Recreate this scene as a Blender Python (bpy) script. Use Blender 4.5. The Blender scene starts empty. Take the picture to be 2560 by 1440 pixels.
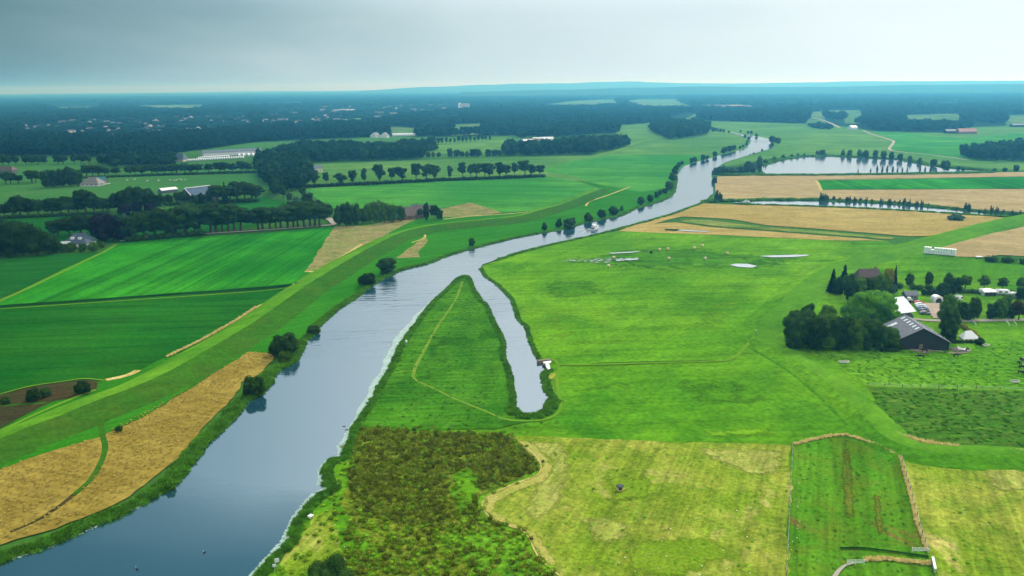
import bpy, bmesh, math, random
import numpy as np
from mathutils import Vector, Matrix
from mathutils.geometry import tessellate_polygon
SC = bpy.context.scene
COL = SC.collection
RNG = random.Random(7)
NR = np.random.default_rng(7)
# ------------------------------------------------------------------ camera
FPX, CAMH, HORY = 2009.0, 90.0, 215.0
TH = math.atan((720 - HORY) / FPX); RO = math.radians(0.56)
F = Vector((0, math.cos(TH), -math.sin(TH)))
R0 = Vector((1, 0, 0)); U0 = Vector((0, math.sin(TH), math.cos(TH)))
R = R0 * math.cos(RO) - U0 * math.sin(RO)
U = R0 * math.sin(RO) + U0 * math.cos(RO)
CP = Vector((0, 0, CAMH))
def G(x, y, z=0.0):
    """the point of the land at height z that the photo's pixel looks at"""
    d = F * FPX + R * (x - 1280) + U * (720 - y)
    t = (z - CAMH) / d.z
    return CP + d * t
def PX(p):
    q = Vector(p) - CP; d = q.dot(F)
    return 1280 + FPX * q.dot(R) / d, 720 - FPX * q.dot(U) / d
def scale_at(p):
    return FPX / (Vector(p) - CP).dot(F)
cam = bpy.data.objects.new('camera', bpy.data.cameras.new('camera')); COL.objects.link(cam)
cam.matrix_world = Matrix.Translation(CP) @ Matrix((R, U, -F)).transposed().to_4x4()
cam.data.sensor_width = 36; cam.data.lens = 36 * FPX / 2560
cam.data.clip_start = 1; cam.data.clip_end = 120000
SC.camera = cam
# ------------------------------------------------------------------ tagging
def tag(o, label=None, cat=None, group=None, kind=None):
    if label: o['label'] = label
    if cat: o['category'] = cat
    if group: o['group'] = group
    if kind: o['kind'] = kind
    return o
ORD = ('first second third fourth fifth sixth seventh eighth ninth tenth eleventh twelfth thirteenth fourteenth fifteenth sixteenth '
       'seventeenth eighteenth nineteenth twentieth').split()
def nth(i):
    if i < 20: return ORD[i]
    tens = {2: 'twenty', 3: 'thirty', 4: 'forty'}
    n = i + 1
    return tens[n // 10] + ('-' + ORD[n % 10 - 1] if n % 10 else 'th').replace('tyth', 'tieth')
def link(name, me, parent=None, mats=()):
    o = bpy.data.objects.new(name, me); COL.objects.link(o)
    for m in mats: me.materials.append(m)
    if parent: o.parent = parent
    return o
def empty(name, loc, rz=0, s=1):
    o = bpy.data.objects.new(name, None); COL.objects.link(o)
    o.location = loc; o.rotation_euler = (0, 0, rz); o.empty_display_size = 1
    o.scale = (s, s, s) if not hasattr(s, '__len__') else s
    return o
def copy_tree(o, parent=None):
    c = o.copy(); COL.objects.link(c)
    if parent: c.parent = parent
    for ch in list(o.children): copy_tree(ch, c)
    return c
# ------------------------------------------------------------------ materials
def nodes(name):
    m = bpy.data.materials.new(name); m.use_nodes = True
    nt = m.node_tree; nt.nodes.clear()
    return m, nt, nt.nodes, nt.links
def ramp(nd, stops):
    r = nd.new('ShaderNodeValToRGB'); e = r.color_ramp.elements
    while len(e) < len(stops): e.new(0.5)
    for k, (p, c) in enumerate(stops):
        e[k].position = p; e[k].color = (*c, 1)
    return r
def mixc(nd, ln, a, b, fac, mode='MIX'):
    x = nd.new('ShaderNodeMix'); x.data_type = 'RGBA'; x.blend_type = mode
    for s, v in ((x.inputs[6], a), (x.inputs[7], b), (x.inputs[0], fac)):
        if hasattr(v, 'is_linked'): ln.new(v, s)
        elif isinstance(v, (tuple, list)): s.default_value = (*v, 1)
        else: s.default_value = v
    return x.outputs[2]
def noise(nd, ln, vec, scale, detail=3, rough=0.55, dist=0.0):
    n = nd.new('ShaderNodeTexNoise'); n.inputs['Scale'].default_value = scale
    n.inputs['Detail'].default_value = detail; n.inputs['Roughness'].default_value = rough
    n.inputs['Distortion'].default_value = dist
    ln.new(vec, n.inputs['Vector']); return n.outputs['Fac']
def mapping(nd, ln, vec, rot=0.0, sc=(1, 1, 1), loc=(0, 0, 0)):
    a = nd.new('ShaderNodeMapping'); a.vector_type = 'POINT'
    a.inputs['Rotation'].default_value = (0, 0, rot)
    b = nd.new('ShaderNodeMapping'); b.inputs['Scale'].default_value = sc; b.inputs['Location'].default_value = loc
    ln.new(vec, a.inputs['Vector']); ln.new(a.outputs[0], b.inputs['Vector'])
    return b.outputs[0]
def maprange(nd, ln, v, a, b, c, d):
    m = nd.new('ShaderNodeMapRange')
    for s, x in zip(m.inputs[1:5], (a, b, c, d)): s.default_value = x
    ln.new(v, m.inputs[0]); return m.outputs[0]
def land_mat(name, c0, c1, c2=None, big=90., mid=14., fine=1.3, amt=.35, streak=None, bump=.25, patch=None, big_gain=1.0, tram=None, soft=False):
    """grass or crop: broad patches c0/c1, mid mottling towards c2, fine light and dark blades, optional drill rows.
    streak = (angle degrees, length m, width m, strength); patch = (colour, size m, threshold)"""
    m, nt, nd, ln = nodes(name)
    tc = nd.new('ShaderNodeTexCoord'); v = tc.outputs['Object']
    nb = noise(nd, ln, v, 1 / big, 5, .6, .4)
    r = ramp(nd, [(.5 - .17 / big_gain, c0), (.5 + .17 / big_gain, c1)]); ln.new(nb, r.inputs[0]); col = r.outputs[0]
    if c2:
        nm = noise(nd, ln, v, 1 / mid, 4, .6, .6)
        col = mixc(nd, ln, col, c2, maprange(nd, ln, nm, .45, .72, 0, .85))
    if patch:
        npz = noise(nd, ln, mapping(nd, ln, v, 0, (1, .6, 1), (31, 17, 0)), 1 / patch[1], 4, .65, .8)
        col = mixc(nd, ln, col, patch[0], maprange(nd, ln, npz, patch[2], patch[2] + .1, 0, 1))
    if streak:
        for ang, L, W, A in (streak if isinstance(streak[0], tuple) else (streak,)):
            ns = noise(nd, ln, mapping(nd, ln, v, math.radians(-ang), (1 / L, 1 / W, 1)), 1.0, 3, .6, .2)
            col = mixc(nd, ln, col, (1, 1, 1), 1.0, 'MULTIPLY') if False else col
            k = maprange(nd, ln, ns, .3, .7, 1 - A, 1 + A)
            cb = nd.new('ShaderNodeVectorMath'); cb.operation = 'SCALE'
            ln.new(col, cb.inputs[0]); ln.new(k, cb.inputs['Scale']); col = cb.outputs[0]
    if tram:   # wheel lines of the tractor: (angle, spacing m, line width share, strength)
        sx = nd.new('ShaderNodeSeparateXYZ'); ln.new(mapping(nd, ln, v, math.radians(-tram[0]), (1 / tram[1], 1 / tram[1], 1)), sx.inputs[0])
        wob = nd.new('ShaderNodeMath'); wob.operation = 'MULTIPLY_ADD'; ln.new(nb, wob.inputs[0]); wob.inputs[1].default_value = .35; ln.new(sx.outputs['Y'], wob.inputs[2])
        pp = nd.new('ShaderNodeMath'); pp.operation = 'PINGPONG'; ln.new(wob.outputs[0], pp.inputs[0]); pp.inputs[1].default_value = .5
        kk = maprange(nd, ln, pp.outputs[0], 0, tram[2], 1 - tram[3], 1)
        cb = nd.new('ShaderNodeVectorMath'); cb.operation = 'SCALE'; ln.new(col, cb.inputs[0]); ln.new(kk, cb.inputs['Scale']); col = cb.outputs[0]
    nf = noise(nd, ln, mapping(nd, ln, v, 0, (1, 1, 1), (5, 9, 0)), 1 / fine, 4, .7)
    k = maprange(nd, ln, nf, .28, .72, 1 - amt, 1 + amt)
    cb = nd.new('ShaderNodeVectorMath'); cb.operation = 'SCALE'
    ln.new(col, cb.inputs[0]); ln.new(k, cb.inputs['Scale']); col = cb.outputs[0]
    d = nd.new('ShaderNodeBsdfDiffuse'); d.inputs['Roughness'].default_value = .6
    ln.new(col, d.inputs['Color'])
    if bump:
        b = nd.new('ShaderNodeBump'); b.inputs['Strength'].default_value = bump; b.inputs['Distance'].default_value = fine * .5
        ln.new(nf, b.inputs['Height']); ln.new(b.outputs[0], d.inputs['Normal'])
    o = nd.new('ShaderNodeOutputMaterial')
    if soft:   # the growth thins out raggedly towards the rim of the patch
        at_ = nd.new('ShaderNodeAttribute'); at_.attribute_name = 'fade'
        n2 = noise(nd, ln, v, 1 / (mid * .7), 5, .75)
        ad = nd.new('ShaderNodeMath'); ad.operation = 'ADD'; ln.new(at_.outputs['Fac'], ad.inputs[0]); ln.new(maprange(nd, ln, n2, .25, .75, -.4, .4), ad.inputs[1])
        tr = nd.new('ShaderNodeBsdfTransparent'); mx = nd.new('ShaderNodeMixShader')
        ln.new(maprange(nd, ln, ad.outputs[0], .25, .6, 0, 1), mx.inputs[0]); ln.new(tr.outputs[0], mx.inputs[1]); ln.new(d.outputs[0], mx.inputs[2]); ln.new(mx.outputs[0], o.inputs[0])
    else: ln.new(d.outputs[0], o.inputs[0])
    return m
def leaf_mat(name, c0, c1, trans=.35, nscale=.35, rnd=.35):
    m, nt, nd, ln = nodes(name)
    tc = nd.new('ShaderNodeTexCoord'); oi = nd.new('ShaderNodeObjectInfo')
    n = noise(nd, ln, tc.outputs['Object'], nscale, 4, .65)
    r = ramp(nd, [(.32, c0), (.68, c1)]); ln.new(n, r.inputs[0])
    k = maprange(nd, ln, oi.outputs['Random'], 0, 1, 1 - rnd, 1 + rnd)
    cb = nd.new('ShaderNodeVectorMath'); cb.operation = 'SCALE'
    ln.new(r.outputs[0], cb.inputs[0]); ln.new(k, cb.inputs['Scale'])
    d = nd.new('ShaderNodeBsdfDiffuse'); ln.new(cb.outputs[0], d.inputs['Color'])
    o = nd.new('ShaderNodeOutputMaterial')
    if trans:
        t = nd.new('ShaderNodeBsdfTranslucent'); ln.new(cb.outputs[0], t.inputs['Color'])
        x = nd.new('ShaderNodeMixShader'); x.inputs[0].default_value = trans
        ln.new(d.outputs[0], x.inputs[1]); ln.new(t.outputs[0], x.inputs[2]); ln.new(x.outputs[0], o.inputs[0])
    else: ln.new(d.outputs[0], o.inputs[0])
    return m
def solid_mat(name, c, rough=.6, var=.12, nscale=1.5, metal=0.0, spec=.4):
    m, nt, nd, ln = nodes(name)
    tc = nd.new('ShaderNodeTexCoord')
    n = noise(nd, ln, tc.outputs['Object'], nscale, 4, .6)
    k = maprange(nd, ln, n, .3, .7, 1 - var, 1 + var)
    cb = nd.new('ShaderNodeVectorMath'); cb.operation = 'SCALE'
    cb.inputs[0].default_value = c; ln.new(k, cb.inputs['Scale'])
    p = nd.new('ShaderNodeBsdfPrincipled'); ln.new(cb.outputs[0], p.inputs['Base Color'])
    p.inputs['Roughness'].default_value = rough; p.inputs['Metallic'].default_value = metal
    p.inputs['Specular IOR Level'].default_value = spec
    o = nd.new('ShaderNodeOutputMaterial'); ln.new(p.outputs[0], o.inputs[0])
    return m
def roof_mat(name, c, pitch=.35, amt=.3, rough=.7):
    """roof of sheets or tiles: fine courses across the slope plus weathering"""
    m, nt, nd, ln = nodes(name)
    tc = nd.new('ShaderNodeTexCoord'); v = tc.outputs['Object']
    w = nd.new('ShaderNodeTexWave'); w.bands_direction = 'X'; w.inputs['Scale'].default_value = 1 / pitch / 3
    w.inputs['Distortion'].default_value = .3; ln.new(v, w.inputs['Vector'])
    n = noise(nd, ln, v, .6, 5, .7)
    k1 = maprange(nd, ln, w.outputs['Fac'], 0, 1, 1 - amt * .5, 1 + amt * .5)
    k2 = maprange(nd, ln, n, .3, .7, 1 - amt, 1 + amt)
    mm = nd.new('ShaderNodeMath'); mm.operation = 'MULTIPLY'; ln.new(k1, mm.inputs[0]); ln.new(k2, mm.inputs[1])
    cb = nd.new('ShaderNodeVectorMath'); cb.operation = 'SCALE'; cb.inputs[0].default_value = c; ln.new(mm.outputs[0], cb.inputs['Scale'])
    p = nd.new('ShaderNodeBsdfPrincipled'); ln.new(cb.outputs[0], p.inputs['Base Color']); p.inputs['Roughness'].default_value = rough
    o = nd.new('ShaderNodeOutputMaterial'); ln.new(p.outputs[0], o.inputs[0])
    return m
# ------------------------------------------------------------------ land sheets
def vnoise(p, s):
    from mathutils import noise as mn
    return mn.noise((p[0] / s, p[1] / s, 3.7))
def ragged(pts, step=None, amp=.5, closed=True):
    """world polyline cut into short pieces, its edge wandering a little"""
    out = []; n = len(pts)
    for i in range(n if closed else n - 1):
        a, b = pts[i], pts[(i + 1) % n]
        L = (b - a).length; st = step or max(1.2, min((a - CP).length, (b - CP).length) * .012)
        k = max(1, min(120, int(L / st)))
        for j in range(k):
            p = a.lerp(b, j / k)
            if amp and j: 
                w = amp * min(1, (p - CP).length / 150)
                p = p + Vector((vnoise(p, st * 1.7) * w * 2, vnoise((p.y, p.x), st * 1.7) * w * 2, 0))
            out.append(p)
    if not closed: out.append(pts[-1])
    return out
def sheet_mesh(name, world_pts, z):
    me = bpy.data.meshes.new(name)
    vs = [(p.x, p.y, z) for p in world_pts]
    tr = tessellate_polygon([[Vector((p.x, p.y, 0)) for p in world_pts]])
    fs = []
    for t in tr:
        a, b, c = (Vector(vs[i]) for i in t)
        fs.append(t if (b - a).cross(c - a).z > 0 else t[::-1])
    me.from_pydata(vs, [], fs); me.update()
    return me
LAYER = [0]
def field(name, mat, px, label, cat='field', z=None, amp=.6, kind='structure', smooth=False):
    if z is None:
        LAYER[0] += 1; z = .02 + .006 * LAYER[0]
    w = [G(x, y, z) for x, y in px]
    if smooth: w = catmull(w, 4, True)
    o = link(name, sheet_mesh(name, ragged(w, amp=amp), z), None, [mat])
    return tag(o, label, cat, None, kind)
def soft_field(name, mat, px, label, rim=6.0, cat='field', z=None, kind='structure'):
    """a patch of other growth with a ragged rim: a fine grid carrying its distance to the rim"""
    if z is None:
        LAYER[0] += 1; z = .02 + .006 * LAYER[0]
    w = [G(x, y, z) for x, y in px]; wp = [(p.x, p.y) for p in w]
    x0, x1 = min(p[0] for p in wp), max(p[0] for p in wp); y0, y1 = min(p[1] for p in wp), max(p[1] for p in wp)
    st = max(rim / 3, math.sqrt((x1 - x0) * (y1 - y0) / 9000)); nx, ny = int((x1 - x0) / st) + 2, int((y1 - y0) / st) + 2
    X, Y = np.meshgrid(x0 + st * np.arange(nx), y0 + st * np.arange(ny)); P = np.stack([X.ravel(), Y.ravel()], 1)
    D = np.full(len(P), 1e9); ins = np.zeros(len(P), bool)
    for a, b in zip(wp, wp[1:] + wp[:1]):
        a, b = np.array(a), np.array(b); e = b - a; t = np.clip(((P - a) @ e) / (e @ e + 1e-9), 0, 1)
        D = np.minimum(D, np.linalg.norm(P - a - t[:, None] * e, axis=1))
        c = ((a[1] > P[:, 1]) != (b[1] > P[:, 1])) & (P[:, 0] < e[0] * (P[:, 1] - a[1]) / (e[1] + 1e-12) + a[0]); ins ^= c
    fade = np.where(ins, np.clip(D / rim, 0, 1), 0); q = np.arange(nx * ny).reshape(ny, nx)
    Q = np.stack([q[:-1, :-1], q[:-1, 1:], q[1:, 1:], q[1:, :-1]], -1).reshape(-1, 4); Q = Q[fade[Q].max(1) > 0]
    u, inv = np.unique(Q, return_inverse=True)
    me = bpy.data.meshes.new(name); me.from_pydata([(P[i, 0], P[i, 1], z) for i in u], [], inv.reshape(-1, 4).tolist())
    a_ = me.attributes.new('fade', 'FLOAT', 'POINT'); a_.data.foreach_set('value', fade[u].astype('f')); me.update()
    return tag(link(name, me, None, [mat]), label, cat, None, kind)
def catmull(p, k=4, closed=False):
    out = []; n = len(p)
    for i in range(n if closed else n - 1):
        if closed: a, b, c, d = p[i - 1], p[i], p[(i + 1) % n], p[(i + 2) % n]
        else: a, b, c, d = p[max(i - 1, 0)], p[i], p[i + 1], p[min(i + 2, n - 1)]
        for j in range(k):
            t = j / k
            out.append(.5 * ((2 * b) + (c - a) * t + (2 * a - 5 * b + 4 * c - d) * t * t + (3 * b - a - 3 * c + d) * t ** 3))
    if not closed: out.append(p[-1])
    return out
def side(pts, i):
    a = pts[max(i - 1, 0)]; b = pts[min(i + 1, len(pts) - 1)]
    d = (b - a); d.z = 0; d.normalize()
    return Vector((-d.y, d.x, 0))
def strip(name, mat, px, width, label, cat='path', z=None, amp=.25, kind='structure', smooth=True):
    """a flat band of the given width in metres along a pixel polyline"""
    if z is None:
        LAYER[0] += 1; z = .02 + .006 * LAYER[0]
    w = [G(x, y, z) for x, y in px]
    if smooth and len(w) > 2: w = catmull(w, 4)
    w = ragged(w, amp=0, closed=False)
    ws = width if hasattr(width, '__len__') else (width, width)
    vs = []; n = len(w)
    for i, p in enumerate(w):
        s = side(w, i); h = (ws[0] + (ws[1] - ws[0]) * i / (n - 1)) / 2
        j1 = 1 + amp * vnoise(p, 6); j2 = 1 + amp * vnoise((p.y + 50, p.x), 6)
        vs += [(p + s * h * j1), (p - s * h * j2)]
    me = bpy.data.meshes.new(name)
    me.from_pydata([(v.x, v.y, z) for v in vs], [], [(2 * i + 1, 2 * i + 3, 2 * i + 2, 2 * i) for i in range(n - 1)]); me.update()
    return tag(link(name, me, None, [mat]), label, cat, None, kind)
def ridge(name, px, prof, mats, label, cat='dike', zc=0):
    """an earth bank: prof = [(offset m, height m)] across, mats one per strip"""
    w = catmull([G(x, y, zc) for x, y in px], 5)
    w = ragged(w, amp=0, closed=False); n = len(w); k = len(prof)
    vs = []
    for i, p in enumerate(w):
        s = side(w, i); e = min(1, i / 6, (n - 1 - i) / 6)
        for off, h in prof:
            q = p - s * (off * (1 + .06 * vnoise(p, 25)))
            vs.append((q.x, q.y, max(.02, .35 * 0 + (.25 + .75 * e) * h * (1 + .08 * vnoise(q, 9))) if h > 0 else -.05))
    me = bpy.data.meshes.new(name)
    fs = []; mi = []
    for i in range(n - 1):
        for j in range(k - 1):
            fs.append((i * k + j, i * k + j + 1, (i + 1) * k + j + 1, (i + 1) * k + j)); mi.append(j)
    me.from_pydata(vs, [], fs); me.update()
    for m in mats: me.materials.append(m)
    me.polygons.foreach_set('material_index', mi)
    me.polygons.foreach_set('use_smooth', [True] * len(mi))
    bm = bmesh.new(); bm.from_mesh(me); bmesh.ops.recalc_face_normals(bm, faces=bm.faces)
    if sum(f.normal.z for f in bm.faces) < 0: bmesh.ops.reverse_faces(bm, faces=bm.faces)
    bm.to_mesh(me); bm.free()
    o = bpy.data.objects.new(name, me); COL.objects.link(o)
    return tag(o, label, cat, None, 'structure')
def in_poly(x, y, poly):
    c = False; n = len(poly); j = n - 1
    for i in range(n):
        xi, yi = poly[i][0], poly[i][1]; xj, yj = poly[j][0], poly[j][1]
        if (yi > y) != (yj > y) and x < (xj - xi) * (y - yi) / (yj - yi) + xi: c = not c
        j = i
    return c
def scatter_pts(px_poly, spacing, jit=.45, holes=(), keep=1.0):
    w = [G(x, y) for x, y in px_poly]
    x0, x1 = min(p.x for p in w), max(p.x for p in w); y0, y1 = min(p.y for p in w), max(p.y for p in w)
    wp = [(p.x, p.y) for p in w]; hp = [[(G(*q).x, G(*q).y) for q in h] for h in holes]
    out = []; y = y0
    while y < y1:
        x = x0
        while x < x1:
            a = x + RNG.uniform(-jit, jit) * spacing; b = y + RNG.uniform(-jit, jit) * spacing
            if RNG.random() < keep and in_poly(a, b, wp) and not any(in_poly(a, b, h) for h in hp): out.append(Vector((a, b, 0)))
            x += spacing
        y += spacing
    return out
HAZE, SUN_EL, SUN_AZ, SUN_E, SKYK, EXPO = 2.0e-4, 46, 32, 3.2, 1.25, 0.2
# ------------------------------------------------------------------ foliage
_ICO = {}
def ico(sub):
    if sub not in _ICO:
        bm = bmesh.new(); bmesh.ops.create_icosphere(bm, subdivisions=sub, radius=1)
        _ICO[sub] = (np.array([v.co[:] for v in bm.verts]), np.array([[v.index for v in f.verts] for f in bm.faces])); bm.free()
    return _ICO[sub]
def arrays_mesh(name, V, T, Q, mats=(), matidx=None):
    me = bpy.data.meshes.new(name)
    nt, nq = len(T), len(Q)
    me.vertices.add(len(V)); me.vertices.foreach_set('co', np.asarray(V, 'f').ravel())
    me.loops.add(nt * 3 + nq * 4)
    li = np.concatenate([np.asarray(T, 'i').ravel(), np.asarray(Q, 'i').ravel()]) if nt or nq else []
    me.loops.foreach_set('vertex_index', li)
    me.polygons.add(nt + nq)
    me.polygons.foreach_set('loop_start', np.concatenate([np.arange(nt) * 3, nt * 3 + np.arange(nq) * 4]).astype('i'))
    for m in mats: me.materials.append(m)
    if matidx is not None: me.polygons.foreach_set('material_index', np.asarray(matidx, 'i'))
    me.update(calc_edges=True); me.validate()
    return me
def foliage(blobs, n, leaf, seed, core=.8, sub=2, flat=.0):
    """clumps of small leaf faces over the surface of each blob, round a darker lumpy core; returns V, T, Q"""
    r = np.random.default_rng(seed)
    B = np.array(blobs, float); iv, it = ico(sub)
    Vs, Ts, Qs = [], [], []; off = 0
    for b in B:
        k = core * (1 + r.normal(0, .1, (len(iv), 1)))
        v = iv * k * b[3:6] + b[:3]; Vs.append(v); Ts.append(it + off); off += len(v)
    area = (B[:, 3] * B[:, 4] + B[:, 3] * B[:, 5] + B[:, 4] * B[:, 5]); pr = area / area.sum()
    idx = r.choice(len(B), n, p=pr)
    d = r.normal(0, 1, (n, 3)); d[:, 2] += .15; d /= np.linalg.norm(d, axis=1, keepdims=True)
    rad = r.uniform(.82, 1.1, (n, 1)) + (r.random((n, 1)) < .08) * r.uniform(0, .25, (n, 1))
    p = B[idx, :3] + d * rad * B[idx, 3:6]
    keep = np.ones(n, bool)
    for j, b in enumerate(B):
        q = ((p - b[:3]) / b[3:6]); ins = (q * q).sum(1) < .62
        keep &= ~(ins & (idx != j))
    p, d = p[keep], d[keep]; n = len(p)
    nn = d + r.normal(0, .55, (n, 3)); nn[:, 2] += flat; nn /= np.linalg.norm(nn, axis=1, keepdims=True)
    t = np.cross(nn, r.normal(0, 1, (n, 3))); t /= np.linalg.norm(t, axis=1, keepdims=True) + 1e-9
    s = np.cross(nn, t); L = (leaf * r.uniform(.55, 1.35, n))[:, None]; W = L * r.uniform(.5, .9, (n, 1))
    q = np.stack([p - t * L * .5 - s * W * .15, p + s * W * .5 - t * L * .05 - nn * L * .08, p + t * L * .5 + s * W * .1, p - s * W * .5 + t * L * .1 - nn * L * .08], 1)
    Vs.append(q.reshape(-1, 3)); Qs = np.arange(n * 4).reshape(-1, 4) + off
    V = np.concatenate(Vs); T = np.concatenate(Ts)
    return V, T, Qs
def tube(path, radii, seg=7):
    V, Q = [], []
    for i, (p, r) in enumerate(zip(path, radii)):
        p = np.array(p, float)
        a = np.array(path[min(i + 1, len(path) - 1)]) - np.array(path[max(i - 1, 0)]); a = a / np.linalg.norm(a)
        u = np.cross(a, (0.3, 1, 0.1)); u /= np.linalg.norm(u); w = np.cross(a, u)
        for k in range(seg):
            c = 2 * math.pi * k / seg; V.append(p + r * (u * math.cos(c) + w * math.sin(c)))
    for i in range(len(path) - 1):
        for k in range(seg): Q.append((i * seg + k, i * seg + (k + 1) % seg, (i + 1) * seg + (k + 1) % seg, (i + 1) * seg + k))
    return np.array(V), np.array(Q)
def trunk_geo(h, r, limbs, spread, seed):
    g = np.random.default_rng(seed)
    parts = [tube([(0, 0, -.15), (g.normal(0, .05), g.normal(0, .05), h * .35), (g.normal(0, .12), g.normal(0, .12), h * .75), (g.normal(0, .2), 0, h * 1.15)], [r * 1.25, r, r * .8, r * .35])]
    for k in range(limbs):
        a = k * 2.4 + g.uniform(0, .6); z0 = h * g.uniform(.55, .9); L = spread * g.uniform(.6, 1)
        e = (math.cos(a) * L, math.sin(a) * L, z0 + L * g.uniform(.7, 1.3))
        parts.append(tube([(0, 0, z0), (e[0] * .5, e[1] * .5, z0 + (e[2] - z0) * .4), e], [r * .55, r * .4, r * .12], 5))
    V, Q, o = [], [], 0
    for v, q in parts: V.append(v); Q.append(q + o); o += len(v)
    return np.concatenate(V), np.concatenate(Q)
def blobs_for(kind, seed):
    g = np.random.default_rng(seed); B = []
    if kind == 'oak':        # rounded dome on a short stem
        B.append((0, 0, 5.9, 2.5, 2.5, 2.9))
        for k in range(18):
            a = k * 2.399; e = g.uniform(-.75, 1); rr = 2.75 * math.sqrt(max(0, 1 - e * e * .82)) * g.uniform(.78, 1.15); s = g.uniform(1.05, 1.75)
            B.append((math.cos(a) * rr, math.sin(a) * rr, 5.7 + e * 3.1, s, s, s * .85))
    elif kind == 'round':    # leafy down to the ground
        B.append((0, 0, 4.8, 3.3, 3.3, 4.2))
        for k in range(18):
            a = k * 2.399; e = g.uniform(-.9, .95); rr = 3.2 * math.sqrt(1 - e * e * .8) * g.uniform(.85, 1.1); s = g.uniform(1.2, 1.8)
            B.append((math.cos(a) * rr, math.sin(a) * rr, max(1.1, 4.9 + e * 3.6), s, s, s * .9))
    elif kind == 'bush':     # wider than tall
        B.append((0, 0, 4, 5, 5, 4))
        for k in range(16):
            a = k * 2.399; e = g.uniform(-.2, 1); rr = 5.2 * math.sqrt(max(0, 1 - max(e, 0) ** 2 * .85)) * g.uniform(.8, 1.1); s = g.uniform(1.6, 2.6)
            B.append((math.cos(a) * rr, math.sin(a) * rr, max(1.5, 3.2 + e * 4.6), s, s, s * .9))
    elif kind == 'field':    # tall bare stem, small leaning head
        lean = g.uniform(-.5, .5); B.append((lean, 0, 6.3, 1.6, 1.6, 2.7))
        for k in range(11):
            a = k * 2.399; e = g.uniform(-.95, 1); rr = 1.65 * math.sqrt(max(0, 1 - e * e * .8)) * g.uniform(.75, 1.2); s = g.uniform(.75, 1.2)
            B.append((lean + math.cos(a) * rr, math.sin(a) * rr, 6.4 + e * 2.8, s, s, s * .9))
        if g.random() < .6: B.append((g.uniform(-.8, .8), 0, 3.6, .9, .9, 1.3))
    elif kind == 'avenue':   # high rounded crown, clear stem
        B.append((0, 0, 6.6, 2.0, 2.0, 2.7))
        for k in range(15):
            a = k * 2.399; e = g.uniform(-.85, 1); rr = 2.15 * math.sqrt(max(0, 1 - e * e * .8)) * g.uniform(.8, 1.2); s = g.uniform(.85, 1.4)
            B.append((math.cos(a) * rr, math.sin(a) * rr, 6.4 + e * 2.8, s, s, s * .9))
    elif kind == 'egg':      # lime: upright oval
        B.append((0, 0, 5.2, 2.5, 2.5, 4.0))
        for k in range(20):
            a = k * 2.399; e = -.9 + 1.85 * k / 19; rr = 2.5 * math.sqrt(max(0, 1 - e * e * .92)) * g.uniform(.9, 1.08); s = g.uniform(.9, 1.35)
            B.append((math.cos(a) * rr, math.sin(a) * rr, max(1.3, 5.3 + e * 3.9), s, s, s))
    elif kind == 'poplar':
        for k in range(12):
            z = .9 + k * .72; s = .95 * (1 - abs(k - 5) / 9) + .15
            B.append((g.normal(0, .18), g.normal(0, .18), z, s, s, s * 1.15))
    elif kind == 'conifer':
        for k in range(10):
            z = .8 + k * .95; s = 2.5 * (1 - k / 10.5) + .15
            B.append((0, 0, z, s * .8, s * .8, .9))
            for j in range(5 if k < 7 else 2):
                a = j * 1.257 + k; B.append((math.cos(a) * s * .6, math.sin(a) * s * .6, z - .15, s * .42, s * .42, .45))
    elif kind == 'shrub':    # several thin upright stems
        for k in range(9):
            a = k * 2.399; rr = g.uniform(.3, 3.0); h = g.uniform(4, 9.6) * (1 - rr / 9)
            for z in np.arange(1.2, h, 1.5): B.append((math.cos(a) * rr, math.sin(a) * rr, z, 1.2 - z * .07, 1.2 - z * .07, 1.2))
    return B
KINDS = {  # stem height, stem radius, limbs, limb spread, leaf size (at 10 m), leaves
    'oak': (3.4, .34, 5, 2.6, .62, 2800), 'round': (2.5, .3, 4, 2.2, .6, 2600), 'bush': (1.8, .3, 5, 3, .85, 2600),
    'field': (4.6, .22, 3, 1.5, .5, 1300), 'avenue': (4.6, .27, 4, 1.9, .55, 2200), 'egg': (2.6, .28, 4, 1.6, .5, 3000),
    'poplar': (3, .2, 2, .5, .45, 1100), 'conifer': (5, .22, 0, 1, .5, 2200), 'shrub': (2.0, .12, 5, 2.0, .55, 1500)}
M = {}
M['bark'] = solid_mat('bark', (.075, .06, .045), .9, .35, 3)
LEAF = {
    'green': leaf_mat('leaf_green', (.032, .098, .014), (.105, .21, .024)),
    'deep': leaf_mat('leaf_deep', (.014, .050, .013), (.055, .122, .020)),
    'bright': leaf_mat('leaf_bright', (.06, .20, .012), (.16, .38, .028)),
    'grey': leaf_mat('leaf_grey', (.035, .095, .05), (.09, .165, .085)),
    'copper': leaf_mat('leaf_copper', (.012, .012, .02), (.024, .02, .028), .1),
    'russet': leaf_mat('leaf_russet', (.05, .055, .02), (.13, .11, .035)),
    'gold': leaf_mat('leaf_gold', (.1, .12, .01), (.26, .24, .02)),
    'needle': leaf_mat('leaf_needle', (.004, .026, .018), (.012, .046, .025), .1)}
LEAF['far'] = leaf_mat('leaf_far', (.004, .021, .013), (.016, .054, .022), .15, .2, .2)
LEAF['mid'] = leaf_mat('leaf_mid', (.006, .026, .012), (.022, .065, .019), .2, .2, .25)
PROTO = {}
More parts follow.
